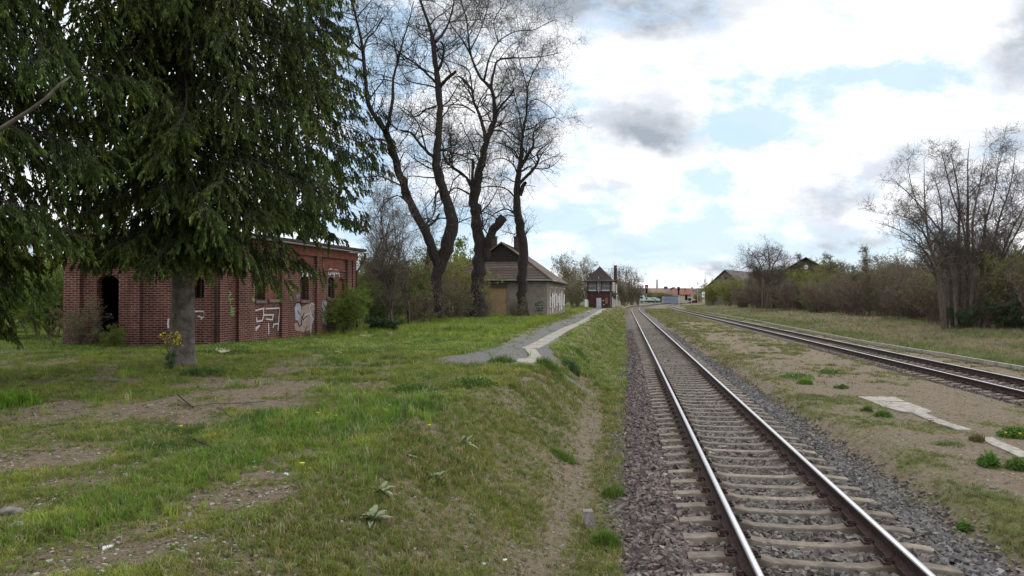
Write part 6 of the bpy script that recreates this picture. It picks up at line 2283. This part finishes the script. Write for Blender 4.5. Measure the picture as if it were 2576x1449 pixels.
# car
cxm = at(cf(1725, 0)[0], 0, 312)[0]; zc = float(tz(cf(0, 668)[1], 312)); s = (at(cf(1855, 0)[0], 0, 312)[0] - at(cf(1600, 0)[0], 0, 312)[0]) / 4.3
t = thing('parked_car', 'maroon hatchback car with roof glare painted white, by the crossing', 'car', (cxm, 312, zc))
prof = [(-2.15, .35), (-2.12, .62), (-1.5, .85), (-.9, .92), (-.25, 1.36), (.9, 1.42), (1.6, 1.10), (2.05, .95), (2.15, .5), (2.1, .3)]
m = MB(); m.prism([np.array([cxm + a * s, 311.2, zc + b * s]) for a, b in prof], (0, 1.65, 0)); m.build('body', M['car'], t)
m = MB(); m.prism([np.array([cxm + a * s, 311.17, zc + b * s]) for a, b in [(-.75, .95), (-.2, 1.3), (.85, 1.34), (1.35, 1.05)]], (0, .02, 0)); m.build('side_window', M['black'], t)
m = MB(); m.prism([np.array([cxm + a * s, 311.25, zc + b * s]) for a, b in [(-.25, 1.38), (.9, 1.445), (.9, 1.46), (-.25, 1.40)]], (0, 1.55, 0)); m.build('painted_roof_glare', M['white'], t)  # glare on the car roof, painted as a thin white sheet
for px in (-1.35, 1.35):
    m = MB(); m.tube([(cxm + px * s, 311.15, zc + .32 * s), (cxm + px * s, 311.35, zc + .32 * s)], .32 * s, 12); m.build('wheel', M['tyre'], t)


def signal(label, u, v0, v1, Y, lit):
    p = at(u, v1, Y); top = at(u, v0, Y)[2]
    x, zb = p[0], p[2]
    zb = min(zb, float(land(x, Y)) + .1) - .3
    t = thing('railway_signal', label, 'signal', (x, Y, zb), 'railway light signals at the crossing')
    H = top - zb
    m = MB(); m.tube([(x, Y, zb), (x, Y, top - .3)], .09, 8); m.build('mast', M['pole'], t)
    w = .95 if lit else .85
    m = MB(); hh = 2.55; m.box((x, Y - .15, top - hh * .5), (w * .62, .28, hh)); m.box((x, Y - .15, top - .55), (w, .1, 1.15)); m.build('backboard', M['black'], t)
    m = MB(); m.tube([(x, Y - .50, top - .78), (x, Y - .28, top - .78)], .17, 12); m.build('lamp_hood', M['black'], t)
    m = MB(); m.tube([(x, Y - .36, top - .78), (x, Y - .33, top - .78)], .24 if lit else .13, 12); m.build('lamp', M['red_lamp'] if lit else M['glass'], t)
    m = MB(); m.box((x, Y - .12, zb + H * .40), (.55, .06, .42)); m.build('number_plate', M['brick_dark'] if lit else M['offwhite'], t)
    if lit:
        m = MB()
        for k in range(3): m.box((x, Y - .13, zb + H * .33 - k * .42), (.12, .06, .38))
        m.build('mast_sign', M['red'], t)
    return t


signal('railway signal showing a red light, between the two tracks', *(cf(573, 0)[0], cf(0, 195)[1], cf(0, 745)[1]), 215, True)
signal('unlit black railway signal right of the red-lit one, before the shed', *(cf(1386, 0)[0], cf(0, 245)[1], cf(0, 722)[1]), 236, False)


def post(name, label, cat, u, v0, v1, Y, r, mat, group=None, extra=None):
    p = at(u, v1, Y); top = at(u, v0, Y)[2]
    zb = min(p[2], float(land(p[0], Y)) + .05) - .2
    t = thing(name, label, cat, (p[0], Y, zb), group)
    m = MB(); m.tube([(p[0], Y, zb), (p[0], Y, top)], [r, r * .7], 6); m.build('pole', mat, t)
    return t, p[0], zb, top


t, x, zb, top = post('marker_post', 'grey marker post with a flat box, just right of the red-lit signal', 'post', cf(790, 0)[0], cf(0, 540)[1], cf(0, 720)[1], 225, .07, M['grey_steel'])
m = MB(); m.box((x, 225, top - .5), (.35, .25, 1.0)); m.build('box', M['grey_steel'], t)
t, x, zb, top = post('lamp_post', 'thin pale lamp post with white top before the bare far trees', 'lamp post', cf(262, 0)[0], cf(0, 150)[1], cf(0, 560)[1], 290, .10, M['pole'])
m = MB(); m.box((x, 290, top), (.6, .4, .3)); m.build('lamp_head', M['white'], t)
t, x, zb, top = post('crossing_barrier', 'raised red and white striped crossing barrier left of the lorry', 'barrier', cf(330, 0)[0], cf(0, 190)[1], cf(0, 560)[1], 296, .10, M['white'])
m = MB(); n = 5; L = (top - zb) / (2 * n)
for i in range(n): m.tube([(x, 296, zb + L * (2 * i + 1)), (x, 296, zb + L * (2 * i + 2))], .13, 6)
m.build('red_stripes', M['brick_dark'], t)
t, x, zb, top = post('crossing_sign', 'white crossed-plank level crossing sign at the left roadside', 'sign', cf(265, 0)[0], cf(0, 500)[1], cf(0, 580)[1], 288, .07, M['pole'])
m = MB()
for s_ in (-1, 1):
    m.box((x, 287.85 + s_ * .02, top - .25), (1.25, .04, .22), (math.cos(.75), 0, s_ * math.sin(.75)), (0, 1, 0), (-s_ * math.sin(.75), 0, math.cos(.75)))
m.build('cross_planks', M['white'], t)
for (px, v0, v1, Y, r, lab) in ((1715, 135, 590, 300, .10, 'thin pale mast rising before the red roof, left of the two beside the car'),
                                (1878, 150, 605, 292, .13, 'thicker pale mast standing right beside the maroon car'),
                                (2078, -115, 290, 330, .10, 'tall thin mast just left of the barn eave')):
    post('pale_mast', lab, 'mast', cf(px, 0)[0], cf(0, v0)[1], cf(0, v1)[1], Y, r, M['pole'], 'thin masts round the level crossing')
t, x, zb, top = post('yellow_post', 'short yellowish post right of the unlit signal', 'post', cf(1408, 0)[0], cf(0, 505)[1], cf(0, 625)[1], 290, .22, mat_plain('yellow_post', (.50, .42, .18)))
m = MB(); a_, b_ = at(*cf(1525, 600), 330), at(*cf(2010, 635), 330)
m.box(((a_[0] + b_[0]) / 2, 330, a_[2]), (b_[0] - a_[0], .06, .12))
for k in range(9): m.box((a_[0] + (b_[0] - a_[0]) * k / 8, 330, a_[2] - .6), (.1, .1, 1.2))
o = m.build('guard_rail', M['pole'], None, loc=((a_[0] + b_[0]) / 2, 330, a_[2] - 1.2)); tag(o, 'pale low guard rail behind the maroon car', 'guard rail')

# ------------------------------------------------------------------ slab paths, kerbs
def u8(x, y): return 1241 + .18515 * x, 737.9 + .18515 * y


def slabs(name, label, L, R, z, th=.09, mat='concrete', gap=.03, cat='slab path', jit=.0, drop=None):
    """L and R: matching world points along both edges; one slab between successive pairs"""
    t = thing(name, label, cat, (float(L[0][0]), float(L[0][1]), z))
    r = np.random.default_rng(len(L))
    for i in range(len(L) - 1):
        if drop and i in drop: continue
        a, b, c_, d = [np.array([p[0], p[1], 0.]) for p in (L[i], R[i], R[i + 1], L[i + 1])]
        cen = (a + b + c_ + d) / 4
        k = 1 - gap / max(.2, np.linalg.norm(a - d))
        zz_ = z + r.uniform(0, .012)
        j = np.array([*r.normal(size=2) * jit, 0])
        q = [cen + (p - cen) * k + UP * (zz_) + j for p in (a, b, c_, d)]
        m = MB(); m.prism([p - UP * th for p in q], (0, 0, th)); m.build('slab', M[mat], t)
    return t


ZP = .735
pl = [(150, 1005), (265, 937)]
pr = [(600, 985), (636, 937)]
fl = lambda P: [gp(*u8(*p), ZP)[:2] for p in P]
L_ = fl([(150, 1005), (265, 937), (335, 886), (440, 884), (498, 842), (422, 742)])
R_ = fl([(610, 1000), (640, 937), (628, 888), (658, 858), (655, 855), (572, 752)])
slabs('slab_path', 'wide pale concrete slabs at the start of the zigzag path on the bank', L_, R_, ZP)
pth = fl([(496, 747), (640, 672), (790, 585), (930, 515), (1050, 450), (1185, 405), (1290, 340), (1400, 275), (1500, 213)])
def strip(pts, w, sl, z, name, label, jit=.0, mat='concrete', cat='slab path', drop=None, cap=100, th=.09):
    P = np.array([[p[0], p[1]] for p in pts])
    d = np.concatenate([[0], np.cumsum(np.linalg.norm(np.diff(P, axis=0), axis=1))])
    n = min(cap, max(1, int(d[-1] / sl)))
    s = np.linspace(0, d[-1], n + 1)
    Q = np.stack([np.interp(s, d, P[:, 0]), np.interp(s, d, P[:, 1])], 1)
    T = np.gradient(Q, axis=0); T /= np.linalg.norm(T, axis=1)[:, None]
    Nn = np.stack([-T[:, 1], T[:, 0]], 1)
    return slabs(name, label, Q + Nn * w / 2, Q - Nn * w / 2, z, jit=jit, mat=mat, cat=cat, drop=drop, th=th)


strip(pth, .62, .9, ZP - .01, 'slab_path', 'long narrow line of pale slabs leading up to the signal box', jit=.012)
strip([gp(*u8(940, 403), .72)[:2], gp(*u8(1075, 405), .72)[:2]], .5, 1.2, .725, 'loose_slab', 'single flat pale slab beside the long slab path', cat='slab')
# middle strip slabs
def ci(x, y): return 2173.4 + .1574 * x, 858.6 + .1574 * y


ZI = -.17
fi = lambda P: [gp(*ci(*p), ZI)[:2] for p in P]
slabs('slab_path', 'wide grey slabs laid on the bare strip between the tracks', fi([(-110, 885), (90, 955), (300, 1045), (640, 1130), (830, 1150)]), fi([(500, 890), (680, 968), (930, 1052), (1110, 1125), (965, 1165)]), ZI, drop=None)
A_s = [ci(890, 1155), ci(1180, 1275), ci(1620, 1420)]
A_s = [gp(*p, ZI)[:2] for p in A_s]
strip(A_s, .30, .6, ZI, 'slab_path', 'narrow row of grey slabs running on from the wide ones', cat='slab path')
strip([gp(2474, 1099, ZI)[:2], gp(2590, 1151, ZI)[:2]], .30, .6, ZI, 'slab_path', 'short row of grey slabs continuing past the weeds at the right edge', cat='slab path')
# long kerb right of track two
kp = [gp(2640, 938, -.02)[:2], gp(2576, 922.5, -.02)[:2], gp(2376, 889, -.02)[:2], gp(2173, 857, -.02)[:2], gp(2000, 824.5, -.02)[:2], gp(1907, 806, -.02)[:2], gp(1850, 796.5, -.02)[:2], gp(1772, 783.7, -.02)[:2]]
strip(kp, .13, 1.0, -.02, 'platform_kerb', 'long thin pale kerb running along the far side of the second track', cat='kerb', th=.14)
# white line of slabs beside the near track in the distance
m = MB()
ks = [(155, -3.6), (175, -3.4), (200, -3.3), (230, -3.2), (260, -3.2), (290, -3.2)]
P = [(float(C1(y)) + tt, y) for y, tt in ks]
strip(P, .5, 4.0, .02, 'cable_duct', 'pale line of covers curving with the near track in the distance', cat='cable duct')
strip([gp(*cf(1480, 775), -.1)[:2], gp(*cf(1560, 738), -.1)[:2], gp(*cf(1625, 700), -.1)[:2]], .5, 4.0, .0, 'cable_duct', 'short pale line on the grass right of the second track bend', cat='cable duct')

# ------------------------------------------------------------------ small things
def lump(name, label, cat, u, v, z, size, seed, mat='rock', sz=(1, .7, .5), group=None, sub=2):
    r = np.random.default_rng(seed)
    p = gp(u, v, z); zg_ = float(land(p[0], p[1]))
    import bmesh
    bm = bmesh.new(); bmesh.ops.create_icosphere(bm, subdivisions=sub, radius=.5)
    for vv in bm.verts:
        n_ = .6 + .8 * float(vnoise(np.array(vv.co.x * 2.3 + seed), np.array(vv.co.y * 2.3 + vv.co.z * 2.9), seed))
        vv.co *= n_
        vv.co.x *= sz[0] * size; vv.co.y *= sz[1] * size; vv.co.z *= sz[2] * size
    me = bpy.data.meshes.new(name); bm.to_mesh(me); bm.free(); me.materials.append(M[mat])
    o = bpy.data.objects.new(name, me); COL.objects.link(o)
    o.location = (p[0], p[1], zg_ + .18 * size * sz[2]); o.rotation_euler = (0, 0, r.uniform(0, 6))
    tag(o, label, cat, group)
    return o


lump('concrete_lump', 'upper pale rubble lump in the grass at the left edge', 'rubble', 33, 1288, .7, .17, 1, sub=3)
lump('concrete_lump', 'lower pale rubble lump in the grass at the left edge', 'rubble', 38, 1330, .7, .17, 2, sub=3)
lump('rubble_heap', 'dark heap beside the right corner of the brick building', 'heap', 948, 822, .7, 1.3, 3, 'bark_dark', (1, .8, .8), sub=3)
lump('stone', 'pale rounded stone near the dark feathery shrub', 'stone', 980, 846, .7, .32, 4, 'rock', (.8, .7, 1.1))
lump('stone', 'pale stone block at the foot of the two-stemmed tree', 'stone', 1220 - 5, 812, .7, .5, 5)
lump('brick_piece', 'small reddish brick piece beside the narrow slab row', 'brick', *ci(1080, 1290), -.2, .13, 6, 'brick_plain')
lump('stone', 'small squarish stone on the soil at the lower right', 'stone', 2476 + 20, 1226, -.2, .10, 7)
for i, (u, v, z, s, lab) in enumerate([(640, 1166, .7, .05, 'white scrap of litter in the long grass'), (555, 1140, .7, .06, 'crumpled pale paper scrap in the grass, left of the trodden line'),
                                       (722, 1196, .7, .06, 'white scrap on the trodden line'), (270, 1370, .7, .06, 'pale crumpled scrap on the soil at the lower left'),
                                       (1216, 1395, .0, .05, 'white scrap at the bottom of the bank'), (1270, 1405 - 10, -.1, .045, 'small white scrap beside the bottom grass patch'),
                                       (2140, 877, -.1, .18, 'white litter lying in the dry grass beyond the kerb')]):
    lump('litter_scrap', lab, 'litter', u, v, z, s * 1.6, 20 + i, 'litter', (1, .6, .35), sub=1)
# marker stone on the bank foot
p = gp(1490, 1325, -.38); zg_ = float(land(p[0], p[1]))
m = MB(); m.prism([np.array([p[0] + a, p[1] + b, zg_ - .1]) for a, b in ((-.06, -.07), (.06, -.06), (.065, .07), (-.055, .06))], (-.05, .08, .32))
o = m.build('marker_stone', M['rock'], None, loc=(p[0], p[1], zg_)); tag(o, 'short tilted concrete marker stone at the foot of the bank by the ballast', 'marker stone')


def board(name, label, cat, pts, z, th, mat):
    P = [gp(u, v, z) for u, v in pts]
    zz_ = max(float(land(p[0], p[1])) for p in P) + .03
    m = MB(); m.prism([np.array([p[0], p[1], zz_]) for p in P], (0, 0, th))
    o = m.build(name, M[mat], None, loc=(P[0][0], P[0][1], zz_)); tag(o, label, cat); return o


board('plywood_board', 'pale flat board lying on the grass right of the spruce trunk', 'board', [(528, 885), (556, 895), (582, 891), (572, 885)], .72, .03, 'cream')
board('plywood_board', 'thin narrow pale board lying right of the graffiti wall', 'board', [(840, 889), (858, 892), (861, 891), (846, 888)], .72, .02, 'cream')
board('plywood_board', 'pale warped board propped beside the dark heap', 'board', [(902, 842), (930, 846), (938, 840), (908, 838)], .8, .04, 'cream')
board('grey_plank', 'grey plank lying by the slab path near the signal box', 'plank', [c5(398, 945), c5(440, 968), c5(446, 960), c5(410, 942)], .72, .05, 'grey_steel')
t_ = at(917, 692, 55)
t = thing('concrete_gateway', 'pair of pale concrete posts with a beam behind the bushes right of the gutter', 'frame', (t_[0], 55, .7))
for u_ in (906, 928):
    q = at(u_, 690, 55); m = MB(); m.box((q[0], 55, 1.75), (.22, .22, 2.3)); m.box((q[0], 55, 3.2), (.23, .23, .6)); m.build('post', M['offwhite'], t)
m = MB(); q = at(917, 680, 55); m.box((q[0], 55, 4.2 - .55), (1.6, .2, .16)); m.build('beam', M['wood_dark'], t)
# fallen sticks
def stick(name, label, pts, r, mat='bark_mid', cat='stick'):
    P = []
    for u, v, h in pts:
        p = gp(u, v, .72); P.append((p[0], p[1], float(land(p[0], p[1])) + h))
    m = MB(); m.tube(P, r, 5); o = m.build(name, M[mat], None, loc=P[0], smooth=True); tag(o, label, cat); return o


stick('fallen_branch', 'long fallen branch on the soil patch left of centre', [(445, 1013, .05), (480, 1027, .03), (540, 1020, .04), (620, 1018, .03), (668, 1012, .03)], .009)
stick('fallen_branch', 'short dark fallen branch crossing the long one', [(446, 1010, .12), (465, 1018, .06), (486, 1030, .03)], .012, 'bark_dark')
stick('fallen_branch', 'thin dead branch lying in the grass below the long one', [(470, 1095, .04), (500, 1115, .05), (540, 1130, .03)], .010, 'bark_dark')
stick('dry_stem', 'reddish dry stem leaning in the grass left of the slab path', [(1394 - 1300 + 840, 1440 * .6708, .02), (960, 958, .25), (968, 950, .30)], .008)
# the dead limb in the near spruce
ls = [o for o in bpy.data.objects if o.get('label', '').startswith('closer dark spruce')][0]
P = [at(-60, 365, 8.2), at(20, 312, 8.0), at(75, 278, 7.9), at(115, 248, 7.9), at(150, 212, 8.0), at(178, 192, 8.1)]
m = MB(); m.tube(P, [.026, .024, .021, .018, .014, .008], 7); m.build('dead_limb', M['bark_mid'], ls, smooth=True)


# rosettes, weeds
def leafblade(L, W, bend, az, el, n=5):
    V, F = [], []
    for i in range(n + 1):
        f = i / n
        w = W * math.sin(math.pi * min(1, f * .92 + .08)) ** .8 * .5
        r = L * f * math.cos(el) + .0
        z = L * (f * math.sin(el) - bend * f * f)
        c_ = np.array([math.cos(az), math.sin(az), 0]); s_ = np.array([-math.sin(az), math.cos(az), 0])
        V += [c_ * r - s_ * w + UP * (z + w * .35), c_ * r + UP * z, c_ * r + s_ * w + UP * (z + w * .35)]
    for i in range(n):
        for k in (0, 1):
            F.append((i * 3 + k, i * 3 + k + 1, (i + 1) * 3 + k + 1, (i + 1) * 3 + k))
    return V, F


M['mullein'] = mat_plain('mullein_leaf', (.24, .28, .16), .9, var=.2, scale=20)
M['weed'] = mat_plain('weed_leaf', (.060, .120, .025), .7, var=.3, scale=20)
M['weed_dark'] = mat_plain('weed_dark', (.045, .085, .030), .7, var=.3, scale=20)
M['yellow'] = mat_plain('yellow_petal', (.62, .52, .03), .7, var=.1)


def rosette(name, label, cat, u, v, z, n, L, W, seed, mat='mullein', el=(.3, 1.1), group=None):
    r = np.random.default_rng(seed); p = gp(u, v, z)
    p = np.array([p[0], p[1], float(land(p[0], p[1]))])
    V, F = [], []
    for k in range(n):
        a, f = leafblade(L * .85 * r.uniform(.7, 1.1), W * .72 * r.uniform(.8, 1.1), r.uniform(.15, .5), k * 2.4 + r.uniform(-.3, .3), el[0] + (el[1] - el[0]) * k / n)
        b = len(V); V += [q_ + p for q_ in a]; F += [[i + b for i in f_] for f_ in f]
    o = mesh_obj(name, V, F, M[mat], None, p, smooth=True); tag(o, label, cat, group); return o


MG = 'woolly grey-green mullein rosettes on the bank'
rosette('mullein_plant', 'woolly mullein rosette lowest on the bank, bottom left', 'plant', 935, 1338, .35, 14, .27, .085, 1, group=MG)
rosette('mullein_plant', 'flat woolly mullein rosette with spread lower leaves, left above the lowest one', 'plant', 955, 1232, .55, 13, .25, .085, 2, group=MG, el=(.1, 1.0))
rosette('mullein_plant', 'upright woolly mullein rosette in the middle of the bank', 'plant', 1092, 1210, .35, 13, .26, .09, 3, group=MG)
rosette('mullein_plant', 'woolly mullein rosette highest on the bank', 'plant', 1165, 1128, .35, 12, .27, .09, 4, group=MG)
rosette('mullein_plant', 'small pale mullein rosette near the top edge of the bank', 'plant', 1020, 1130, .65, 9, .20, .06, 5, group=MG)
rosette('mullein_plant', 'mullein rosette cut by the bottom edge of the picture', 'plant', 838, 1448, .55, 11, .22, .07, 6, group=MG)


def weed(label, u, v, z, w, h, n, seed, col=(.075, .135, .025), mode='grass', cat='weed clump', group=None):
    if u > 2100: w, h = w * .82, h * .85
    r = np.random.default_rng(seed); p = gp(u, v, z)
    n2 = n
    a = r.uniform(0, 6.28, n2); rad = w * .5 * r.random(n2) ** .6
    x, y = p[0] + np.cos(a) * rad, p[1] + np.sin(a) * rad
    zz_ = land(x, y)
    f = 1 - .5 * (rad / (w * .5)) ** 2
    if mode == 'grass':
        V, F, I = instances(TU_LONG, np.stack([x, y, zz_ - .01], -1), r.uniform(0, 6.28, n2), h * f * r.uniform(.6, 1.2, n2), rng=r)
        col = tuple(q * 1.4 for q in col)
        c_ = cols(col, n2, .35, .12, r)[I]
    else:
        m_ = n2 * 6
        col = tuple(q * 1.4 for q in col)
        a = r.uniform(0, 6.28, m_); rad = w * .5 * r.random(m_) ** .5
        hh = h * (1 - (rad / (w * .5)) ** 2 * .7) * r.random(m_)
        pts = np.stack([p[0] + np.cos(a) * rad, p[1] + np.sin(a) * rad, land(p[0] + np.cos(a) * rad, p[1] + np.sin(a) * rad) + hh], -1)
        V, fF, c_ = leaf_cards(pts, .06, r, col, .35); F = [fF]
        # stalks
        k = max(6, n2 // 3)
        a2 = r.uniform(0, 6.28, k); r2 = w * .4 * r.random(k)
        b0 = np.stack([p[0] + np.cos(a2) * r2 * .3, p[1] + np.sin(a2) * r2 * .3, np.full(k, float(land(p[0], p[1])))], -1)
        b1 = np.stack([p[0] + np.cos(a2) * r2, p[1] + np.sin(a2) * r2, float(land(p[0], p[1])) + h * r.uniform(.6, 1, k)], -1)
        PP = np.stack([b0, (b0 + b1) / 2 + r.normal(size=(k, 3)) * .01, b1], 1)
        v2, f2 = tubes_batch(PP, np.full((k, 3), .004), 3)
        F = [np.concatenate([F[0], f2 + len(V)])]; V = np.concatenate([V, v2]); c_ = np.concatenate([c_, cols(col, len(v2), .2, .1, r)])
    name = 'grass_clump' if mode == 'grass' else 'weed_plant'
    o = mesh_obj(name, V, F, M['blade'], None, (float(p[0]), float(p[1]), float(land(p[0], p[1]))), attrs={'col': c_})
    tag(o, label, cat, group)
    return o


weed('bright green grass clump at the left edge', 25, 1022, .7, .9, .30, 160, 1, (.12, .21, .025))
weed('dark grass clump above the long soil patch', 510, 945, .7, 1.0, .25, 110, 2, (.07, .12, .03))
weed('rounded green clump on the flat below the gravel', 1035, 985, .7, .9, .14, 90, 3, (.060, .115, .022), 'leaf')
weed('low dark green clump on the edge of the bank', 1190, 985, .6, 1.0, .16, 110, 4, (.050, .105, .024), 'leaf')
weed('bluish long grass tuft on the bank edge by the gravel', 1437, 965, -.1, .45, .42, 90, 5, (.065, .120, .055))
weed('green tuft at the corner of the wide path slabs', 1385, 928, .6, .8, .35, 120, 6, (.10, .165, .03))
weed('green grass tuft left of the wide path slabs', 1262, 915, .7, .8, .28, 100, 7, (.085, .14, .03))
weed('green grass clump above the bluish tuft on the bank', 1455, 905, .2, .8, .35, 120, 8, (.09, .15, .03))
weed('low green weed on the bare strip, left of its twin', 2003, 952, -.2, 1.1, .20, 120, 9, (.075, .145, .025), 'leaf')
weed('bright green weed tuft just right of the low one on the bare strip', 2025, 965, -.2, .5, .25, 80, 10, (.11, .19, .03))
weed('green weed clump alone on the bare strip nearer the second track', 2083, 938, -.2, .7, .18, 80, 11, (.075, .14, .028), 'leaf')
weed('small dark weed on the bare strip before the wide slabs', 2115, 977, -.2, .5, .12, 50, 12, (.06, .11, .02), 'leaf')
weed('green tuft in front of the wide slabs on the strip', 2222, 1050, -.2, .45, .24, 90, 13, (.085, .16, .03))
weed('dark green tuft left of the wide slabs', 2180, 1035, -.2, .35, .22, 60, 14, (.06, .10, .025))
weed('leafy green weed plant right of the bare strip, nearest the lower right', 2487, 1172, -.2, .36, .25, 110, 15, (.075, .155, .03), 'leaf')
weed('leafy green weed with yellow flowers at the right edge', 2558, 1100, -.2, .75, .24, 150, 16, (.075, .14, .025), 'leaf')
weed('green weed at the right edge below the short slab row', 2562, 1180, -.2, .4, .22, 90, 17, (.08, .14, .03), 'leaf')
weed('brownish grass tuft between the two narrow slab rows', 2458, 1112, -.2, .30, .22, 60, 18, (.14, .12, .05))
weed('low weed patch left of the brownish tuft', 2385, 1118, -.2, .7, .12, 100, 19, (.10, .14, .04))
weed('small green weed alone on the lower right soil', 2425, 1297, -.2, .18, .12, 50, 20, (.08, .15, .03), 'leaf')
weed('dark green grass tuft on the ballast edge beside the marker stone', 1520, 1370, -.4, .35, .22, 120, 21, (.085, .145, .025))
weed('bright grass tuft on the ballast edge above the marker stone', 1545, 1245, -.4, .35, .22, 100, 22, (.11, .165, .03))
weed('grass tuft low on the bank left of the soil patch', 1420, 1240 - 80, -.3, .5, .16, 100, 23, (.10, .15, .03))
# yellow flowering plant in front of the spruce trunk
p = gp(458, 930, .7); p = np.array([p[0] - .0, p[1] - .6, float(land(p[0], p[1] - .6))])
t = thing('yellow_flower_plant', 'tall yellow-flowering plant in front of the spruce trunk', 'plant', p)
r = np.random.default_rng(3)
V, F = [], []; tips = []
for i in range(9):
    a = r.uniform(0, 6.28); s_ = r.uniform(.08, .36); h_ = r.uniform(.5, .95)
    e = p + np.array([math.cos(a) * s_, math.sin(a) * s_ * .6, h_])
    PP = np.stack([p, (p + e) / 2 + np.array([0, 0, .08]), e])[None]
    v_, f_ = tubes_batch(PP, np.full((1, 3), .006), 4); acc(V, F, v_, f_); tips.append(e)
mesh_obj('stem', np.concatenate(V), [np.concatenate(F)], M['weed'], t)
tips = np.array(tips)
pts = np.repeat(tips, 14, 0) + r.normal(size=(len(tips) * 14, 3)) * np.array([.05, .04, .035])
v_, f_, c_ = leaf_cards(pts, .045, r, (.62, .52, .03), .2, 1.0); mesh_obj('flower_heads', v_, [f_], M['leaf'], t, attrs={'col': c_})
pts = np.concatenate([p + (tips - p) * f for f in (.15, .3, .45)]); pts = np.repeat(pts, 3, 0)
v_, f_, c_ = leaf_cards(pts, .14, r, (.085, .13, .06), .2, .3); mesh_obj('leaves', v_, [f_], M['leaf'], t, attrs={'col': c_})
# dandelions
r = np.random.default_rng(12)
for i, (u, v) in enumerate([(455, 1091), (800, 1060), (845, 1066), (1080, 1070), (980, 1035), (760, 1195), (2530, 1105), (2552, 1092), (2566, 1108)]):
    z = .7 if u < 1288 else -.2
    p = gp(u, v, z); p = np.array([p[0], p[1], float(land(p[0], p[1]))])
    wh_ = ['left of the long grass patch, under the fallen sticks', 'in the upper long grass, left of its pair', 'in the upper long grass, right of its pair', 'on the small bare spot by the bank edge',
           'farthest up the flat, towards the gravel', 'beside the bare patch below the long grass', 'on the left of the right-edge weed', 'on top of the right-edge weed', 'on the right of the right-edge weed'][i]
    t = thing('dandelion', 'small yellow flower ' + wh_, 'flower', p, 'small yellow flowers in the grass')
    m = MB(); m.tube([p, p + UP * .10], .004, 4); m.build('stem', M['weed'], t)
    m = MB(); m.tube([p + UP * .10, p + UP * .125], [.012, .028], 8); m.build('flower_head', M['yellow'], t)
